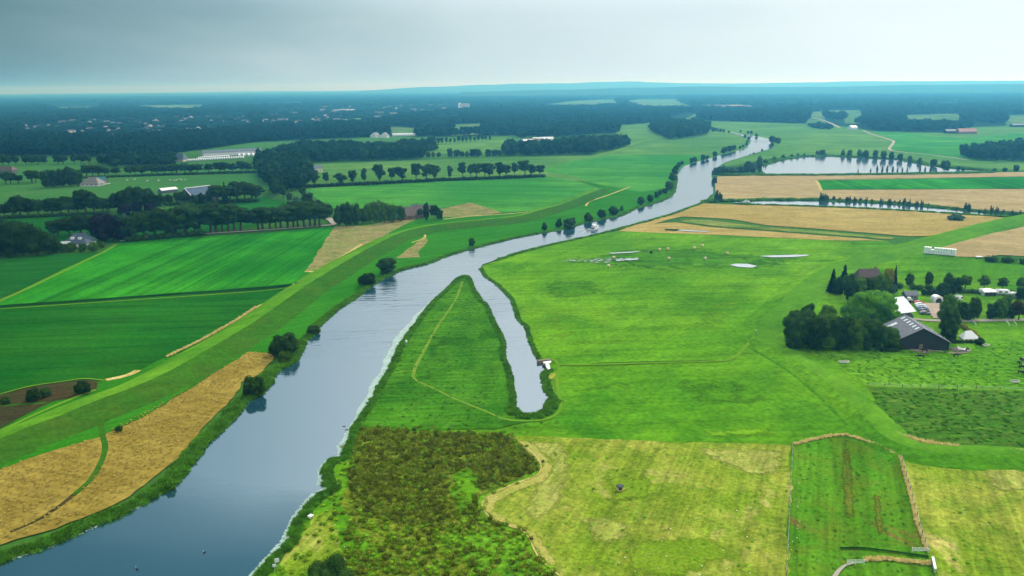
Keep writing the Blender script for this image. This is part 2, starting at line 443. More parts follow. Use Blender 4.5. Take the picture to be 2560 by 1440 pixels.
def proto(kind, variant, tone, dense=1.0):
    key = (kind, variant, tone, dense)
    if key not in PROTO:
        h, r, limbs, spread, leaf, n = KINDS[kind]; sd = sum(map(ord, kind)) * 10 + variant
        lf = leaf / math.sqrt(dense)
        cm = PROTO.get((kind, variant, 'any', dense))
        V, T, Q = cm or foliage(blobs_for(kind, sd), int(n * dense * 1.15), lf, sd)
        PROTO[(kind, variant, 'any', dense)] = (V, T, Q)
        crown = arrays_mesh(f'{kind}_crown', V, T, Q, [LEAF[tone]])
        tv, tq = trunk_geo(h, r, limbs, spread, sd)
        trunk = arrays_mesh(f'{kind}_trunk', tv, np.zeros((0, 3), int), tq, [M['bark']])
        one = arrays_mesh(f'{kind}_whole', np.concatenate([V, tv]), T, np.concatenate([Q, tq + len(V)]), [LEAF[tone], M['bark']],
                          np.concatenate([np.zeros(len(T) + len(Q)), np.ones(len(tq))]))
        PROTO[key] = (crown, trunk, one)
    return PROTO[key]
NAMES = {'oak': 'oak_tree', 'round': 'willow_tree', 'bush': 'bush', 'field': 'field_tree', 'avenue': 'avenue_tree', 'egg': 'lime_tree',
         'poplar': 'poplar_tree', 'conifer': 'fir_tree', 'shrub': 'shrub'}
TREES = []
def tree(kind, x, base, top, label, tone='green', wide=1.0, group=None, dense=None, whole=None, name=None, cat=None, H=None):
    p = G(x, base, .3); s = scale_at(p)
    if H is None: H = max(.8, (base - top) / (s * .96))
    v = RNG.randrange(5)
    px_tall = H * s
    if dense is None: dense = 1.0 if px_tall > 34 else .5
    crown, trunk, one = proto(kind, v, tone, dense)
    k = H / 10
    sc = (k * wide * RNG.uniform(.93, 1.07), k * wide * RNG.uniform(.93, 1.07), k)
    rz = RNG.uniform(0, 6.283)
    nm = name or NAMES[kind]; ct = cat or ('bush' if kind in ('bush', 'shrub') else 'tree')
    if whole is None: whole = px_tall < 26
    if whole:
        o = bpy.data.objects.new(nm, one); COL.objects.link(o); o.location = p; o.rotation_euler = (0, 0, rz); o.scale = sc
    else:
        o = empty(nm, p, rz, sc)
        for pn, me in (('trunk', trunk), ('crown', crown)):
            c = bpy.data.objects.new(pn, me); COL.objects.link(c); c.parent = o
    tag(o, label, ct, group); TREES.append((x, base, o)); return o
def row(kind, xs, base, tops, fmt, group, tone='green', wide=1.0, **kw):
    """a row of trees; base and tops are numbers, lists or (first, last) to run between; fmt holds {n}"""
    n = len(xs)
    def at(v, i):
        if isinstance(v, list): return v[i]
        if isinstance(v, tuple): return v[0] + (v[1] - v[0]) * (xs[i] - xs[0]) / max(1, xs[-1] - xs[0])
        return v
    for i, x in enumerate(xs):
        b = at(base, i) + RNG.uniform(-.4, .4); t = at(tops, i); t -= (b - t) * RNG.uniform(-.1, .16)
        tree(kind, x, b, t, fmt.format(n=nth(i)), tone if isinstance(tone, str) else tone[i % len(tone)], (wide if not isinstance(wide, list) else wide[i]) * RNG.uniform(.88, 1.3), group, **kw)
def hedge(name, px, width, height, label, tone='deep', z=0, cat='hedge', leaf=.5, n=None):
    w = ragged([G(x, y, .3) for x, y in px], step=width * .8, amp=0, closed=False)
    o0 = w[0]; B = []
    for p in w:
        q = p - o0; hh = height * RNG.uniform(.85, 1.12)
        B.append((q.x + RNG.uniform(-.12, .12) * width, q.y + RNG.uniform(-.12, .12) * width, hh * .45, width * .62, width * .62, hh * .55))
    V, T, Q = foliage(B, n or min(9000, int(len(B) * 90)), leaf, len(B) + 5, .85, 1)
    o = link(name, arrays_mesh(name, V, T, Q, [LEAF[tone]])); o.location = o0
    return tag(o, label, cat)
# ------------------------------------------------------------------ stuff scattered by one modifier
def proto_collection(name, meshes):
    c = bpy.data.collections.new(name)
    for k, me in enumerate(meshes):
        o = bpy.data.objects.new(name, me); c.objects.link(o)
    return c
_NG = {}
def scatter_group(coll):
    if coll.name in _NG: return _NG[coll.name]
    g = bpy.data.node_groups.new('scatter_' + coll.name, 'GeometryNodeTree')
    g.interface.new_socket('Geometry', in_out='INPUT', socket_type='NodeSocketGeometry')
    g.interface.new_socket('Geometry', in_out='OUTPUT', socket_type='NodeSocketGeometry')
    nd, ln = g.nodes, g.links
    gi = nd.new('NodeGroupInput'); go = nd.new('NodeGroupOutput')
    ip = nd.new('GeometryNodeInstanceOnPoints'); ci = nd.new('GeometryNodeCollectionInfo')
    ci.inputs['Collection'].default_value = coll; ci.inputs['Separate Children'].default_value = True; ci.inputs['Reset Children'].default_value = True
    ip.inputs['Pick Instance'].default_value = True
    rv = nd.new('FunctionNodeRandomValue'); rv.data_type = 'FLOAT_VECTOR'
    rv.inputs[0].default_value = (-.08, -.08, 0); rv.inputs[1].default_value = (.08, .08, 6.283)
    ri = nd.new('FunctionNodeRandomValue'); ri.data_type = 'INT'
    ri.inputs[4].default_value = 0; ri.inputs[5].default_value = len(coll.objects) - 1; ri.inputs['Seed'].default_value = 5
    na = nd.new('GeometryNodeInputNamedAttribute'); na.data_type = 'FLOAT_VECTOR'; na.inputs['Name'].default_value = 'sc'
    ln.new(gi.outputs[0], ip.inputs['Points']); ln.new(ci.outputs[0], ip.inputs['Instance'])
    ln.new(rv.outputs[0], ip.inputs['Rotation']); ln.new(ri.outputs[2], ip.inputs['Instance Index'])
    ln.new(na.outputs['Attribute'], ip.inputs['Scale']); ln.new(ip.outputs[0], go.inputs[0])
    _NG[coll.name] = g; return g
def scatter(name, pts, scales, coll, label, cat):
    """scales: list of numbers or (xy, z)"""
    me = bpy.data.meshes.new(name); me.from_pydata([tuple(p) for p in pts], [], [])
    a = me.attributes.new('sc', 'FLOAT_VECTOR', 'POINT')
    a.data.foreach_set('vector', np.array([(s, s, s) if not hasattr(s, '__len__') else (s[0], s[0], s[1]) for s in scales], 'f').ravel())
    o = link(name, me); md = o.modifiers.new('scatter', 'NODES'); md.node_group = scatter_group(coll)
    return tag(o, label, cat, None, 'stuff')
def tuft_mesh(name, n, leaf, mats, seed, h=1.0, r=.6, upright=.5):
    """a tussock about a metre across: leaning blades over a low mound"""
    g = np.random.default_rng(seed); V, Q = [], []
    for k in range(n):
        a = g.uniform(0, 6.283); rr = r * math.sqrt(g.random()); p = np.array((math.cos(a) * rr, math.sin(a) * rr, 0))
        out = np.array((math.cos(a), math.sin(a), 0)) * g.uniform(.1, .9) * (1 - upright); up = np.array((0, 0, 1.0))
        dr = out * h + up * h * g.uniform(.55, 1) * (1 - .5 * rr / r); sd = np.cross(dr, (g.normal(), g.normal(), .2)); sd = sd / np.linalg.norm(sd) * leaf * g.uniform(.5, 1.1)
        o = len(V); V += [p - sd * .6, p + sd * .6, p + dr * .6 + sd, p + dr + sd * .2 + out * .25 * h, ]
        Q.append((o, o + 1, o + 2, o + 3))
    iv, it = ico(1); c = iv * np.array((r * .9, r * .9, h * .42)) * (1 + g.normal(0, .12, (len(iv), 1)))
    o = len(V); V = np.concatenate([np.array(V), c])
    return arrays_mesh(name, V, it + o, np.array(Q), mats)
# ------------------------------------------------------------------ land
# greens (linear albedo)
GA, GB, GC = (.042, .20, .012), (.075, .26, .014), (.10, .27, .02)
M['ground'] = land_mat('ground', (.04, .13, .02), (.06, .17, .022), (.05, .13, .025), 160, 30, 3, .3, bump=0)
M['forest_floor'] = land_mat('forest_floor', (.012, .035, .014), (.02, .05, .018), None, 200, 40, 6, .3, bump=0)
M['meadow'] = land_mat('meadow', (.074, .235, .007), (.15, .335, .013), (.05, .18, .008), 110, 26, 1.5, .38, streak=((4, 40, 3.5, .2), (57, 90, 7, .12)), bump=.35, patch=((.05, .19, .007), 44, .58), big_gain=1.4, tram=(57, 18, .05, .10))
M['spit'] = land_mat('spit', (.030, .135, .007), (.055, .19, .009), (.075, .22, .012), 50, 12, 1.0, .42, streak=((3, 16, 1.6, .3), (80, 40, 4, .15)), bump=.4, patch=((.022, .10, .006), 22, .58), big_gain=1.5)
M['hollow'] = land_mat('hollow', (.055, .19, .009), (.10, .27, .013), (.03, .12, .008), 40, 12, 1.3, .38, streak=(3, 40, 5, .35), bump=.5, patch=((.025, .10, .008), 24, .56), big_gain=1.5, soft=True)
M['meadow_far'] = land_mat('meadow_far', (.075, .20, .03), (.13, .27, .045), (.055, .17, .025), 180, 45, 4, .25, streak=(8, 220, 12, .2), bump=0, patch=((.12, .22, .05), 70, .6), big_gain=1.6)
M['far_field'] = land_mat('far_field', (.05, .15, .035), (.11, .21, .055), (.16, .22, .07), 120, 60, 4, .25, streak=((5, 300, 14, .35), (90, 120, 30, .2)), bump=0, big_gain=1.6)
M['meadow_lush'] = land_mat('meadow_lush', (.04, .22, .02), (.085, .30, .03), (.035, .18, .018), 130, 40, 3, .25, streak=(-12, 160, 9, .2), bump=0, tram=(-12, 24, .05, .2), big_gain=1.6)
M['crop_bright'] = land_mat('crop_bright', (.016, .165, .008), (.04, .27, .013), (.018, .15, .008), 100, 30, 2, .25, streak=((86, 260, 4, .3), (86, 300, 13, .22)), bump=.1, tram=(86, 18, .05, .3), big_gain=1.5)
M['crop_dark'] = land_mat('crop_dark', (.008, .085, .006), (.018, .125, .008), (.02, .10, .006), 90, 30, 1.5, .26, streak=((2, 120, 4.5, .24), (10, 200, 11, .1)), bump=.2, tram=(10, 20, .05, .3), big_gain=1.5, patch=((.03, .11, .008), 40, .6))
M['crop_mid'] = land_mat('crop_mid', (.012, .105, .012), (.022, .14, .014), None, 90, 30, 2, .2, streak=(12, 120, 6, .2), bump=0)
M['field_blue'] = land_mat('field_blue', (.04, .16, .03), (.06, .19, .035), (.07, .17, .04), 150, 50, 4, .2, streak=(4, 260, 12, .15), bump=0)
M['wheat'] = land_mat('wheat', (.25, .185, .032), (.34, .265, .055), (.20, .15, .022), 40, 14, .8, .22, streak=((-20, 12, 1.6, .22), (35, 60, 2.5, .12)), bump=.3)
M['wheat_far'] = land_mat('wheat_far', (.36, .275, .078), (.44, .34, .11), (.30, .23, .06), 90, 16, 2, .28, streak=(2, 60, 3.5, .2), bump=.2)
M['stubble'] = land_mat('stubble', (.37, .28, .125), (.44, .345, .165), (.30, .235, .09), 80, 14, 1.8, .26, streak=(-30, 120, 4, .18), bump=.2)
M['weedy'] = land_mat('weedy', (.25, .22, .085), (.16, .2, .045), (.34, .28, .12), 16, 4, .8, .5, streak=(6, 12, 1.5, .35), bump=.5, big_gain=2)
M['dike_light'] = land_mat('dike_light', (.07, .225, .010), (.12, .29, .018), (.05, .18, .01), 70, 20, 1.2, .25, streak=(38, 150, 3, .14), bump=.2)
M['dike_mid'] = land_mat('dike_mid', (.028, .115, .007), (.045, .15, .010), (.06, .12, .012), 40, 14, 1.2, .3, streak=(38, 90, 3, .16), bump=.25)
M['dike_r'] = land_mat('dike_right', (.055, .20, .008), (.10, .27, .012), (.04, .165, .008), 30, 9, 1.2, .3, streak=(-40, 70, 2.5, .25), bump=.25)
M['toe'] = land_mat('toe', (.025, .16, .006), (.04, .20, .009), None, 50, 14, 1.2, .25, streak=(38, 90, 3, .16), bump=.2)
M['ditch'] = land_mat('ditch', (.006, .035, .008), (.012, .055, .01), None, 20, 6, .8, .4, bump=.4)
M['tussock_light'] = land_mat('tussock_light', (.10, .28, .010), (.16, .35, .018), (.04, .165, .01), 70, 3.2, .8, .42, streak=(2, 6, 1.5, .3), bump=.6)
M['tussock_dark'] = land_mat('tussock_dark', (.045, .145, .010), (.075, .19, .014), (.11, .19, .022), 50, 3.5, .8, .45, streak=(2, 6, 1.5, .35), bump=.7)
M['hay_meadow'] = land_mat('hay_meadow', (.17, .265, .016), (.30, .33, .045), (.10, .20, .010), 34, 7, .9, .48, streak=((68, 30, 1.2, .22), (68, 90, 5, .16)), bump=.5, patch=((.40, .36, .10), 20, .57), big_gain=1.6)
M['reed'] = land_mat('reed', (.085, .145, .010), (.17, .24, .016), (.22, .24, .03), 30, 5, .7, .55, streak=(-4, 5, 1, .3), bump=.8, soft=True)
M['mown'] = land_mat('mown', (.05, .19, .008), (.09, .23, .012), (.11, .16, .012), 22, 9, .8, .35, streak=((69, 40, 1.6, .25), (69, 60, 6, .35)), bump=.4, patch=((.16, .12, .03), 16, .62))
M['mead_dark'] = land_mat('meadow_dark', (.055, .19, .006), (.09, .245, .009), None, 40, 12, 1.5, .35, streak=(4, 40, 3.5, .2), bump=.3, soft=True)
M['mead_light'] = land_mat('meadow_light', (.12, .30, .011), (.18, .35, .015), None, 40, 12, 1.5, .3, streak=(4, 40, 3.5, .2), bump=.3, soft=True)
M['hay_light'] = land_mat('hay_light', (.27, .30, .05), (.35, .36, .085), (.19, .27, .03), 14, 4, .8, .4, streak=(68, 12, 1.5, .3), bump=.4, soft=True)
M['hay_rim'] = land_mat('hay_rim', (.33, .33, .06), (.42, .39, .11), (.22, .28, .03), 12, 3, .6, .4, bump=.4, soft=True)
M['strip_soft'] = land_mat('strip_soft', (.10, .20, .03), (.17, .25, .045), (.28, .26, .07), 60, 20, 2, .3, streak=(4, 60, 5, .25), bump=0, soft=True)
M['hay_green'] = land_mat('hay_green', (.14, .25, .012), (.20, .30, .02), None, 20, 5, .8, .4, bump=.4, soft=True)
M['brown_streak'] = land_mat('brown_streak', (.11, .155, .014), (.14, .16, .02), (.07, .19, .012), 12, 4, .8, .4, streak=(69, 30, 1.5, .3), bump=.4, soft=True)
M['dry'] = land_mat('dry', (.50, .41, .13), (.62, .52, .21), (.22, .2, .04), 10, 2.5, .5, .45, bump=.8)
M['path'] = land_mat('path', (.12, .25, .02), (.17, .28, .03), (.20, .26, .05), 14, 4, .6, .3, bump=.3)
M['track'] = land_mat('track', (.11, .26, .014), (.15, .29, .02), None, 20, 6, .6, .25, bump=.2)
M['lane'] = land_mat('lane', (.36, .33, .27), (.45, .41, .33), None, 20, 5, .8, .2, bump=.2)
M['gravel'] = land_mat('gravel', (.44, .35, .27), (.54, .44, .34), (.36, .29, .22), 9, 3, .5, .3, bump=.5)
M['soil'] = land_mat('soil', (.042, .036, .013), (.062, .05, .018), (.03, .055, .012), 24, 8, .9, .4, streak=(20, 30, 2, .2), bump=.5)
M['bare'] = land_mat('bare', (.22, .18, .12), (.32, .26, .17), None, 5, 2, .5, .35, bump=.5)

def water_mat(name, wave=1.0, ior=4.2, rough=.04):
    m, nt, nd, ln = nodes(name)
    tc = nd.new('ShaderNodeTexCoord'); v = tc.outputs['Object']
    w1 = noise(nd, ln, mapping(nd, ln, v, math.radians(-4), (1 / 16, 1 / 2.6, 1)), 1.0, 3, .55, .25)     # long low wash of the passing cruiser
    reach = noise(nd, ln, mapping(nd, ln, v, 0, (1, 1, 1), (11, 4, 0)), 1 / 70, 2)
    w2 = noise(nd, ln, v, 1 / 1.2, 3, .6)
    sy = nd.new('ShaderNodeSeparateXYZ'); ln.new(v, sy.inputs[0])
    ya = maprange(nd, ln, sy.outputs['Y'], 205, 300, .012, 1); yb = maprange(nd, ln, sy.outputs['Y'], 330, 480, 1, .35)
    yy = nd.new('ShaderNodeMath'); yy.operation = 'MULTIPLY'; ln.new(ya, yy.inputs[0]); ln.new(yb, yy.inputs[1])
    k0 = nd.new('ShaderNodeMath'); k0.operation = 'MULTIPLY'; ln.new(maprange(nd, ln, reach, .4, .58, .45, 1.3), k0.inputs[0]); ln.new(yy.outputs[0], k0.inputs[1]); k = k0.outputs[0]
    mu = nd.new('ShaderNodeMath'); mu.operation = 'MULTIPLY'; ln.new(w1, mu.inputs[0]); ln.new(k, mu.inputs[1])
    ad = nd.new('ShaderNodeMath'); ad.operation = 'MULTIPLY_ADD'; ln.new(w2, ad.inputs[0]); ad.inputs[1].default_value = .015; ln.new(mu.outputs[0], ad.inputs[2])
    b = nd.new('ShaderNodeBump'); b.inputs['Strength'].default_value = .5 * wave; b.inputs['Distance'].default_value = .6
    ln.new(ad.outputs[0], b.inputs['Height'])
    p = nd.new('ShaderNodeBsdfPrincipled'); p.inputs['Base Color'].default_value = (.012, .05, .075, 1)
    p.inputs['Roughness'].default_value = rough; p.inputs['IOR'].default_value = ior
    ln.new(b.outputs[0], p.inputs['Normal'])
    o = nd.new('ShaderNodeOutputMaterial'); ln.new(p.outputs[0], o.inputs[0])
    return m
M['water'] = water_mat('water'); M['still'] = water_mat('still_water', .5, 8.0, .10)

# one sheet of ground out to the horizon
me = bpy.data.meshes.new('ground')
ang = [math.radians(a) for a in range(0, 360, 4)]; rad = [0, 300, 1500, 6000, 14000, 24000]
vs = [(0, 0, 0)] + [(math.sin(a) * r, math.cos(a) * r, 0) for r in rad[1:] for a in ang]; n = len(ang)
fs = [(0, 1 + (k + 1) % n, 1 + k) for k in range(n)] + [(1 + i * n + k, 1 + i * n + (k + 1) % n, 1 + (i + 1) * n + (k + 1) % n, 1 + (i + 1) * n + k) for i in range(len(rad) - 2) for k in range(n)]
me.from_pydata(vs, [], fs); me.update()
bm = bmesh.new(); bm.from_mesh(me); bmesh.ops.recalc_face_normals(bm, faces=bm.faces)
if sum(f.normal.z for f in bm.faces) < 0: bmesh.ops.reverse_faces(bm, faces=bm.faces)
bm.to_mesh(me); bm.free()
tag(link('ground', me, None, [M['ground']]), 'flat green lowland reaching to the horizon', 'ground', None, 'structure')

# ---- far and middle fields, painted far to near
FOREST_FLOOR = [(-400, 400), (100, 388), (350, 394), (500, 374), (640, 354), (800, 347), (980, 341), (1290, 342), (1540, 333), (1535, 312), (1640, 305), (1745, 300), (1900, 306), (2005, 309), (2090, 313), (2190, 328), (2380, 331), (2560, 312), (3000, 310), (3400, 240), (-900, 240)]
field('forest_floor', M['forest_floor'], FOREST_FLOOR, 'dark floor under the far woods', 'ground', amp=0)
CLEAR = [
    [(970, 318), (1000, 317), (1045, 322), (1045, 340), (985, 341)], [(1125, 312), (1210, 308), (1206, 316), (1130, 319)],
    [(100, 264), (160, 262), (262, 261), (250, 266), (150, 268)], [(315, 264), (400, 263), (480, 262), (545, 264), (480, 268), (380, 267)],
    [(1320, 258), (1430, 253), (1540, 247), (1546, 258), (1480, 262), (1340, 262)], [(1560, 255), (1600, 247), (1695, 245), (1702, 255), (1742, 263), (1730, 266), (1600, 264)],
    [(1670, 297), (1745, 282), (1746, 297), (1690, 303)], [(2028, 280), (2062, 278), (2064, 300), (2100, 312), (2010, 304)],
    [(2110, 286), (2160, 287), (2158, 293), (2112, 293)], [(2260, 288), (2402, 284), (2405, 301), (2262, 299)], [(2510, 289), (2600, 286), (2600, 299), (2515, 300)],
    [(2064, 276), (2155, 276), (2155, 279), (2066, 280)]]
CLEAR = [[(x, y) if k == 0 or y < (min(q[1] for q in c) + max(q[1] for q in c)) / 2 else (x, y + .2 * (y - 215)) for x, y in c] for k, c in enumerate(CLEAR)]
CLEAR += [[(30, 372), (140, 366), (150, 374), (40, 380)], [(250, 352), (330, 344), (345, 352), (262, 362)], [(690, 330), (790, 322), (800, 331), (700, 341)], [(820, 300), (905, 295), (900, 306), (830, 311)], [(1060, 292), (1150, 288), (1150, 300), (1070, 304)], [(1350, 300), (1440, 294), (1450, 306), (1360, 313)], [(1900, 262), (2050, 258), (2060, 266), (1920, 270)], [(2300, 262), (2450, 256), (2460, 264), (2310, 270)], [(600, 262), (760, 256), (770, 264), (620, 268)], [(380, 330), (520, 322), (530, 328), (390, 337)], [(1160, 330), (1260, 326), (1262, 333), (1165, 337)], [(900, 318), (960, 312), (962, 322), (905, 327)]]
CLAB = ['pale field notched into the dark wood edge', 'thin pale strip field inside the far wood', 'faint far clearing under the horizon', 'long faint clearing under the horizon',
        'far pale striped field below the blue ridge', 'far bright field dotted with trees below the ridge', 'small meadow between the two dark woods', 'small meadow with a pale track by the right woods',
        'narrow far paddock among trees', 'teal paddocks deep in the right woods', 'pale field at the far right wood edge', 'thin far light strip among trees', 'pale glade in the dark left forest', 'second pale glade in the left forest', 'pale glade near the middle of the left forest', 'small far field behind the town trees', 'light field below the tower block', 'light glade in the middle forest belt', 'long faint glade in the right far forest', 'faint glade near the right horizon', 'faint glade near the left horizon', 'thin pale glade above the lane row', 'thin pale field before the tiny tree row', 'pale field next to the notched field']
for c, l in zip(CLEAR, CLAB): field('far_field', M['far_field'], c, l, amp=.3)
SAND = [(1742, 263), (1850, 262), (1905, 268), (1900, 275), (1810, 276), (1746, 273)]
field('sand_yard', M['stubble'], SAND, 'pale sandy yard between the far woods', 'yard', amp=.3)

field('pasture', M['meadow_far'], [(1300, 392), (1480, 389), (1570, 366), (1540, 334), (1535, 312), (1620, 308), (1745, 303), (1900, 306), (2020, 310), (2100, 316), (2190, 330), (2380, 333), (2430, 318), (2560, 313), (3000, 316), (3000, 420), (2560, 426), (2350, 415), (1930, 395), (1690, 440), (1500, 470), (1362, 440)], 'wide pale green pasture both sides of the far river', amp=.5)
field('pasture', M['meadow_lush'], [(2180, 327), (2260, 332), (2400, 345), (2600, 330), (2600, 402), (2400, 400), (2300, 388), (2225, 372), (2235, 352)], 'bluish green pasture right of the pale lane', amp=.5)
field('pasture', M['meadow_lush'], [(1362, 420), (1430, 402), (1530, 387), (1660, 386), (1780, 388), (1742, 403), (1700, 420), (1690, 440), (1672, 470), (1600, 480), (1500, 462), (1440, 442), (1370, 430)], 'bright green pasture beside the far river bend', amp=.8)
field('grass_field', M['field_blue'], [(500, 374), (640, 354), (980, 341), (1050, 343), (1290, 338), (1300, 352), (1100, 366), (1085, 350), (960, 352), (900, 360), (700, 378), (560, 392)], 'far blue green field below the town woods', amp=.5)
field('grass_field', M['meadow_far'], [(1080, 345), (1230, 343), (1270, 340), (1270, 360), (1260, 388), (1100, 384), (1030, 384), (1090, 374)], 'light field around the small tree row', amp=.4)
field('grass_field', M['field_blue'], [(-300, 420), (0, 408), (120, 388), (200, 388), (215, 410), (500, 405), (640, 405), (650, 440), (0, 470), (-300, 500)], 'dark teal fields around the villas', amp=.6)
field('grass_field', M['field_blue'], [(-500, 560), (-300, 490), (0, 468), (120, 462), (400, 446), (660, 428), (690, 460), (660, 478), (470, 492), (350, 485), (0, 540)], 'long green paddock with white animals', amp=.6)
field('grass_field', M['crop_mid'], [(-400, 640), (-300, 560), (0, 542), (340, 535), (480, 512), (650, 492), (720, 505), (740, 520), (640, 565), (350, 605), (100, 610)], 'shaded paddock between the two long tree rows', amp=.6)
field('grass_field', M['meadow_far'], [(690, 415), (1000, 403), (1280, 392), (1480, 389), (1362, 418), (1362, 438), (1280, 444), (1065, 449), (762, 474), (700, 440)], 'dusty green field behind the hedgerow of stem trees', amp=.6)
field('grass_field', M['meadow_lush'], [(762, 474), (1065, 449), (1280, 445), (1362, 442), (1440, 452), (1496, 470), (1420, 498), (1345, 526), (1250, 531), (1177, 506), (1110, 519), (915, 523), (830, 520), (790, 495)], 'bright green field in front of the hedgerow of stem trees', amp=.6)
field('rough_grass', M['weedy'], [(1100, 523), (1177, 506), (1255, 531), (1180, 541), (1095, 550)], 'rough dry triangle of grass beside the old farm', amp=.6)
field('crop_field', M['crop_bright'], [(285, 612), (330, 600), (640, 584), (838, 566), (762, 676), (742, 708), (560, 724), (0, 763), (-120, 772), (-90, 795)], 'vivid green crop field with drill rows', amp=.6)
field('crop_field', M['crop_mid'], [(-400, 690), (0, 648), (125, 636), (262, 630), (283, 616), (0, 745), (-200, 850)], 'dark green wedge of crop left of the field path', amp=.6)
strip('field_path', M['track'], [(-120, 800), (5, 750), (150, 682), (262, 628), (292, 610)], 2.2, 'yellow green grass path between two crops', 'path')
field('crop_field', M['crop_dark'], [(-500, 800), (0, 768), (560, 730), (735, 716), (640, 768), (500, 851), (417, 891), (330, 931), (262, 950), (212, 946), (75, 965), (0, 986), (-300, 1060)], 'dark green crop field below the ditch', amp=.6)
field('dike_land', M['toe'], [(-500, 1250), (0, 1000), (262, 952), (330, 932), (417, 892), (500, 852), (640, 768), (735, 716), (762, 677), (838, 566), (915, 560), (1000, 545), (1177, 541), (1345, 527), (1420, 505), (1496, 470), (1440, 450), (1500, 462), (1600, 480), (1680, 470), (1668, 500), (1592, 520), (1392, 576), (1280, 597), (1177, 622), (1065, 660), (975, 687), (905, 730), (840, 775), (792, 820), (755, 870), (690, 884), (575, 907), (375, 1032), (250, 1092), (0, 1172), (-500, 1330)], 'green forelands along the left river dike', amp=.5)
field('weedy_field', M['weedy'], [(838, 566), (915, 563), (1000, 545), (1040, 548), (975, 580), (880, 634), (800, 676), (763, 677)], 'rough stubble wedge with pale straw edges', amp=.8)
strip('dry_grass_strip', M['dry'], [(763, 678), (800, 677), (835, 655), (905, 610)], 2.2, 'pale straw edge along the stubble wedge', 'grass strip')
field('wet_patch', M['weedy'], [(990, 645), (1035, 612), (1060, 590), (1070, 600), (1045, 630), (1050, 642)], 'dry brown corner of the foreland pasture', amp=.8)
strip('dry_grass_strip', M['dry'], [(1030, 606), (1062, 594), (1066, 580), (1130, 571), (1280, 556)], (1.2, 1.6), 'thin pale line along the foot of the dike', 'grass strip')
strip('dry_grass_strip', M['dry'], [(1280, 534), (1345, 525), (1420, 503), (1492, 471)], 1.6, 'thin pale ditch edge along the green field', 'grass strip')
strip('dry_grass_strip', M['dry'], [(1110, 548), (1180, 540), (1280, 534)], 2.2, 'pale verge below the old farm', 'grass strip')
strip('dry_grass_strip', M['dry'], [(1465, 515), (1475, 503), (1520, 488), (1575, 467)], 1.6, 'pale curved line on the far foreland', 'grass strip')
strip('ditch', M['ditch'], [(-200, 780), (0, 766), (150, 756), (400, 738), (640, 721), (742, 711)], 4.2, 'dark ditch between the vivid and the dark crop', 'ditch')
strip('ditch_verge', M['track'], [(-200, 787), (0, 772), (400, 745), (640, 728), (735, 717)], 1.0, 'light grass verge along the dark ditch', 'verge')
strip('dry_reed_strip', M['dry'], [(725, 722), (690, 746), (640, 768), (590, 800), (500, 851), (417, 891)], 1.6, 'straw coloured reed line under the dark crop', 'reeds')
strip('dry_reed_strip', M['dry'], [(345, 925), (318, 938), (265, 950)], 2.4, 'yellow reeds at the end of the dark crop', 'reeds')
strip('dry_reed_strip', M['track'], [(262, 951), (212, 946), (150, 954), (75, 965), (0, 985), (-150, 1030)], .8, 'thin pale fence line above the brown hollow', 'reeds')
field('bare_hollow', M['soil'], [(-300, 1070), (0, 988), (75, 968), (212, 949), (245, 955), (240, 975), (215, 988), (130, 1003), (0, 1013), (-300, 1090)], 'brown overgrown hollow beside the dike', 'hollow', amp=.5)
field('ploughed_field', M['soil'], [(-300, 1095), (0, 1016), (110, 1008), (165, 992), (100, 1018), (0, 1072), (-300, 1200)], 'small brown ploughed plot at the left edge', amp=.5)
strip('farm_track', M['track'], [(-200, 1180), (0, 1078), (100, 1030), (200, 988), (240, 974)], 1.2, 'pale wheel track beside the brown plot', 'track')
field('wheat_field', M['wheat'], [(-300, 1270), (0, 1174), (62, 1150), (150, 1121), (250, 1092), (307, 1066), (375, 1033), (487, 966), (575, 908), (622, 879), (640, 881), (694, 884), (648, 936), (602, 955), (585, 992), (550, 1025), (515, 1060), (475, 1105), (437, 1152), (375, 1200), (325, 1240), (250, 1277), (175, 1305), (100, 1332), (0, 1362), (-300, 1450)], 'golden ripe wheat field on the river bank', amp=.5)
strip('field_track', M['dike_mid'], [(244, 985), (249, 1030), (255, 1080), (263, 1117), (253, 1155), (226, 1200), (185, 1236)], (1.6, 1.4), 'dark green track curving into the wheat', 'track')
strip('field_track', M['soil'], [(185, 1236), (147, 1266), (90, 1302), (25, 1330)], (1.3, .8), 'faint continuation of the track in the wheat', 'track')
# right of the river
field('meadow', M['meadow'], [(1205, 664), (1280, 638), (1317, 626), (1392, 608), (1492, 586), (1542, 577), (1650, 582), (1800, 588), (1920, 594), (2100, 602), (2217, 602), (2270, 626), (2310, 634), (2395, 642), (2560, 650), (3000, 660), (3000, 1500), (2700, 1900), (500, 1900), (640, 1440), (737, 1317), (800, 1235), (880, 1085), (910, 1032), (985, 900), (1042, 805), (1100, 735), (1165, 690), (1187, 726), (1220, 770), (1260, 860), (1278, 950), (1290, 1030), (1345, 1038), (1372, 1010), (1380, 997), (1362, 960), (1372, 930), (1345, 898), (1325, 855), (1285, 760), (1212, 690)], 'broad light green meadow inside the river bend', amp=.3)
soft_field('rough_meadow', M['hollow'], [(1330, 655), (1520, 622), (1640, 612), (1760, 618), (1880, 632), (2000, 622), (2050, 648), (1960, 680), (1800, 680), (1560, 682)], 'uneven wet hollows in the meadow', 30, 'meadow')
field('wheat_field', M['wheat_far'], [(1545, 573), (1592, 561), (1615, 556), (1692, 532), (1755, 508), (1850, 512), (2020, 516), (2107, 519), (2270, 527), (2370, 533), (2470, 540), (2520, 545), (2445, 565), (2320, 590), (2270, 590), (2145, 580), (2020, 570), (1920, 563), (1830, 548), (1755, 543), (1705, 541), (1650, 555), (1615, 565)], 'long golden field along the side channel', amp=.8)
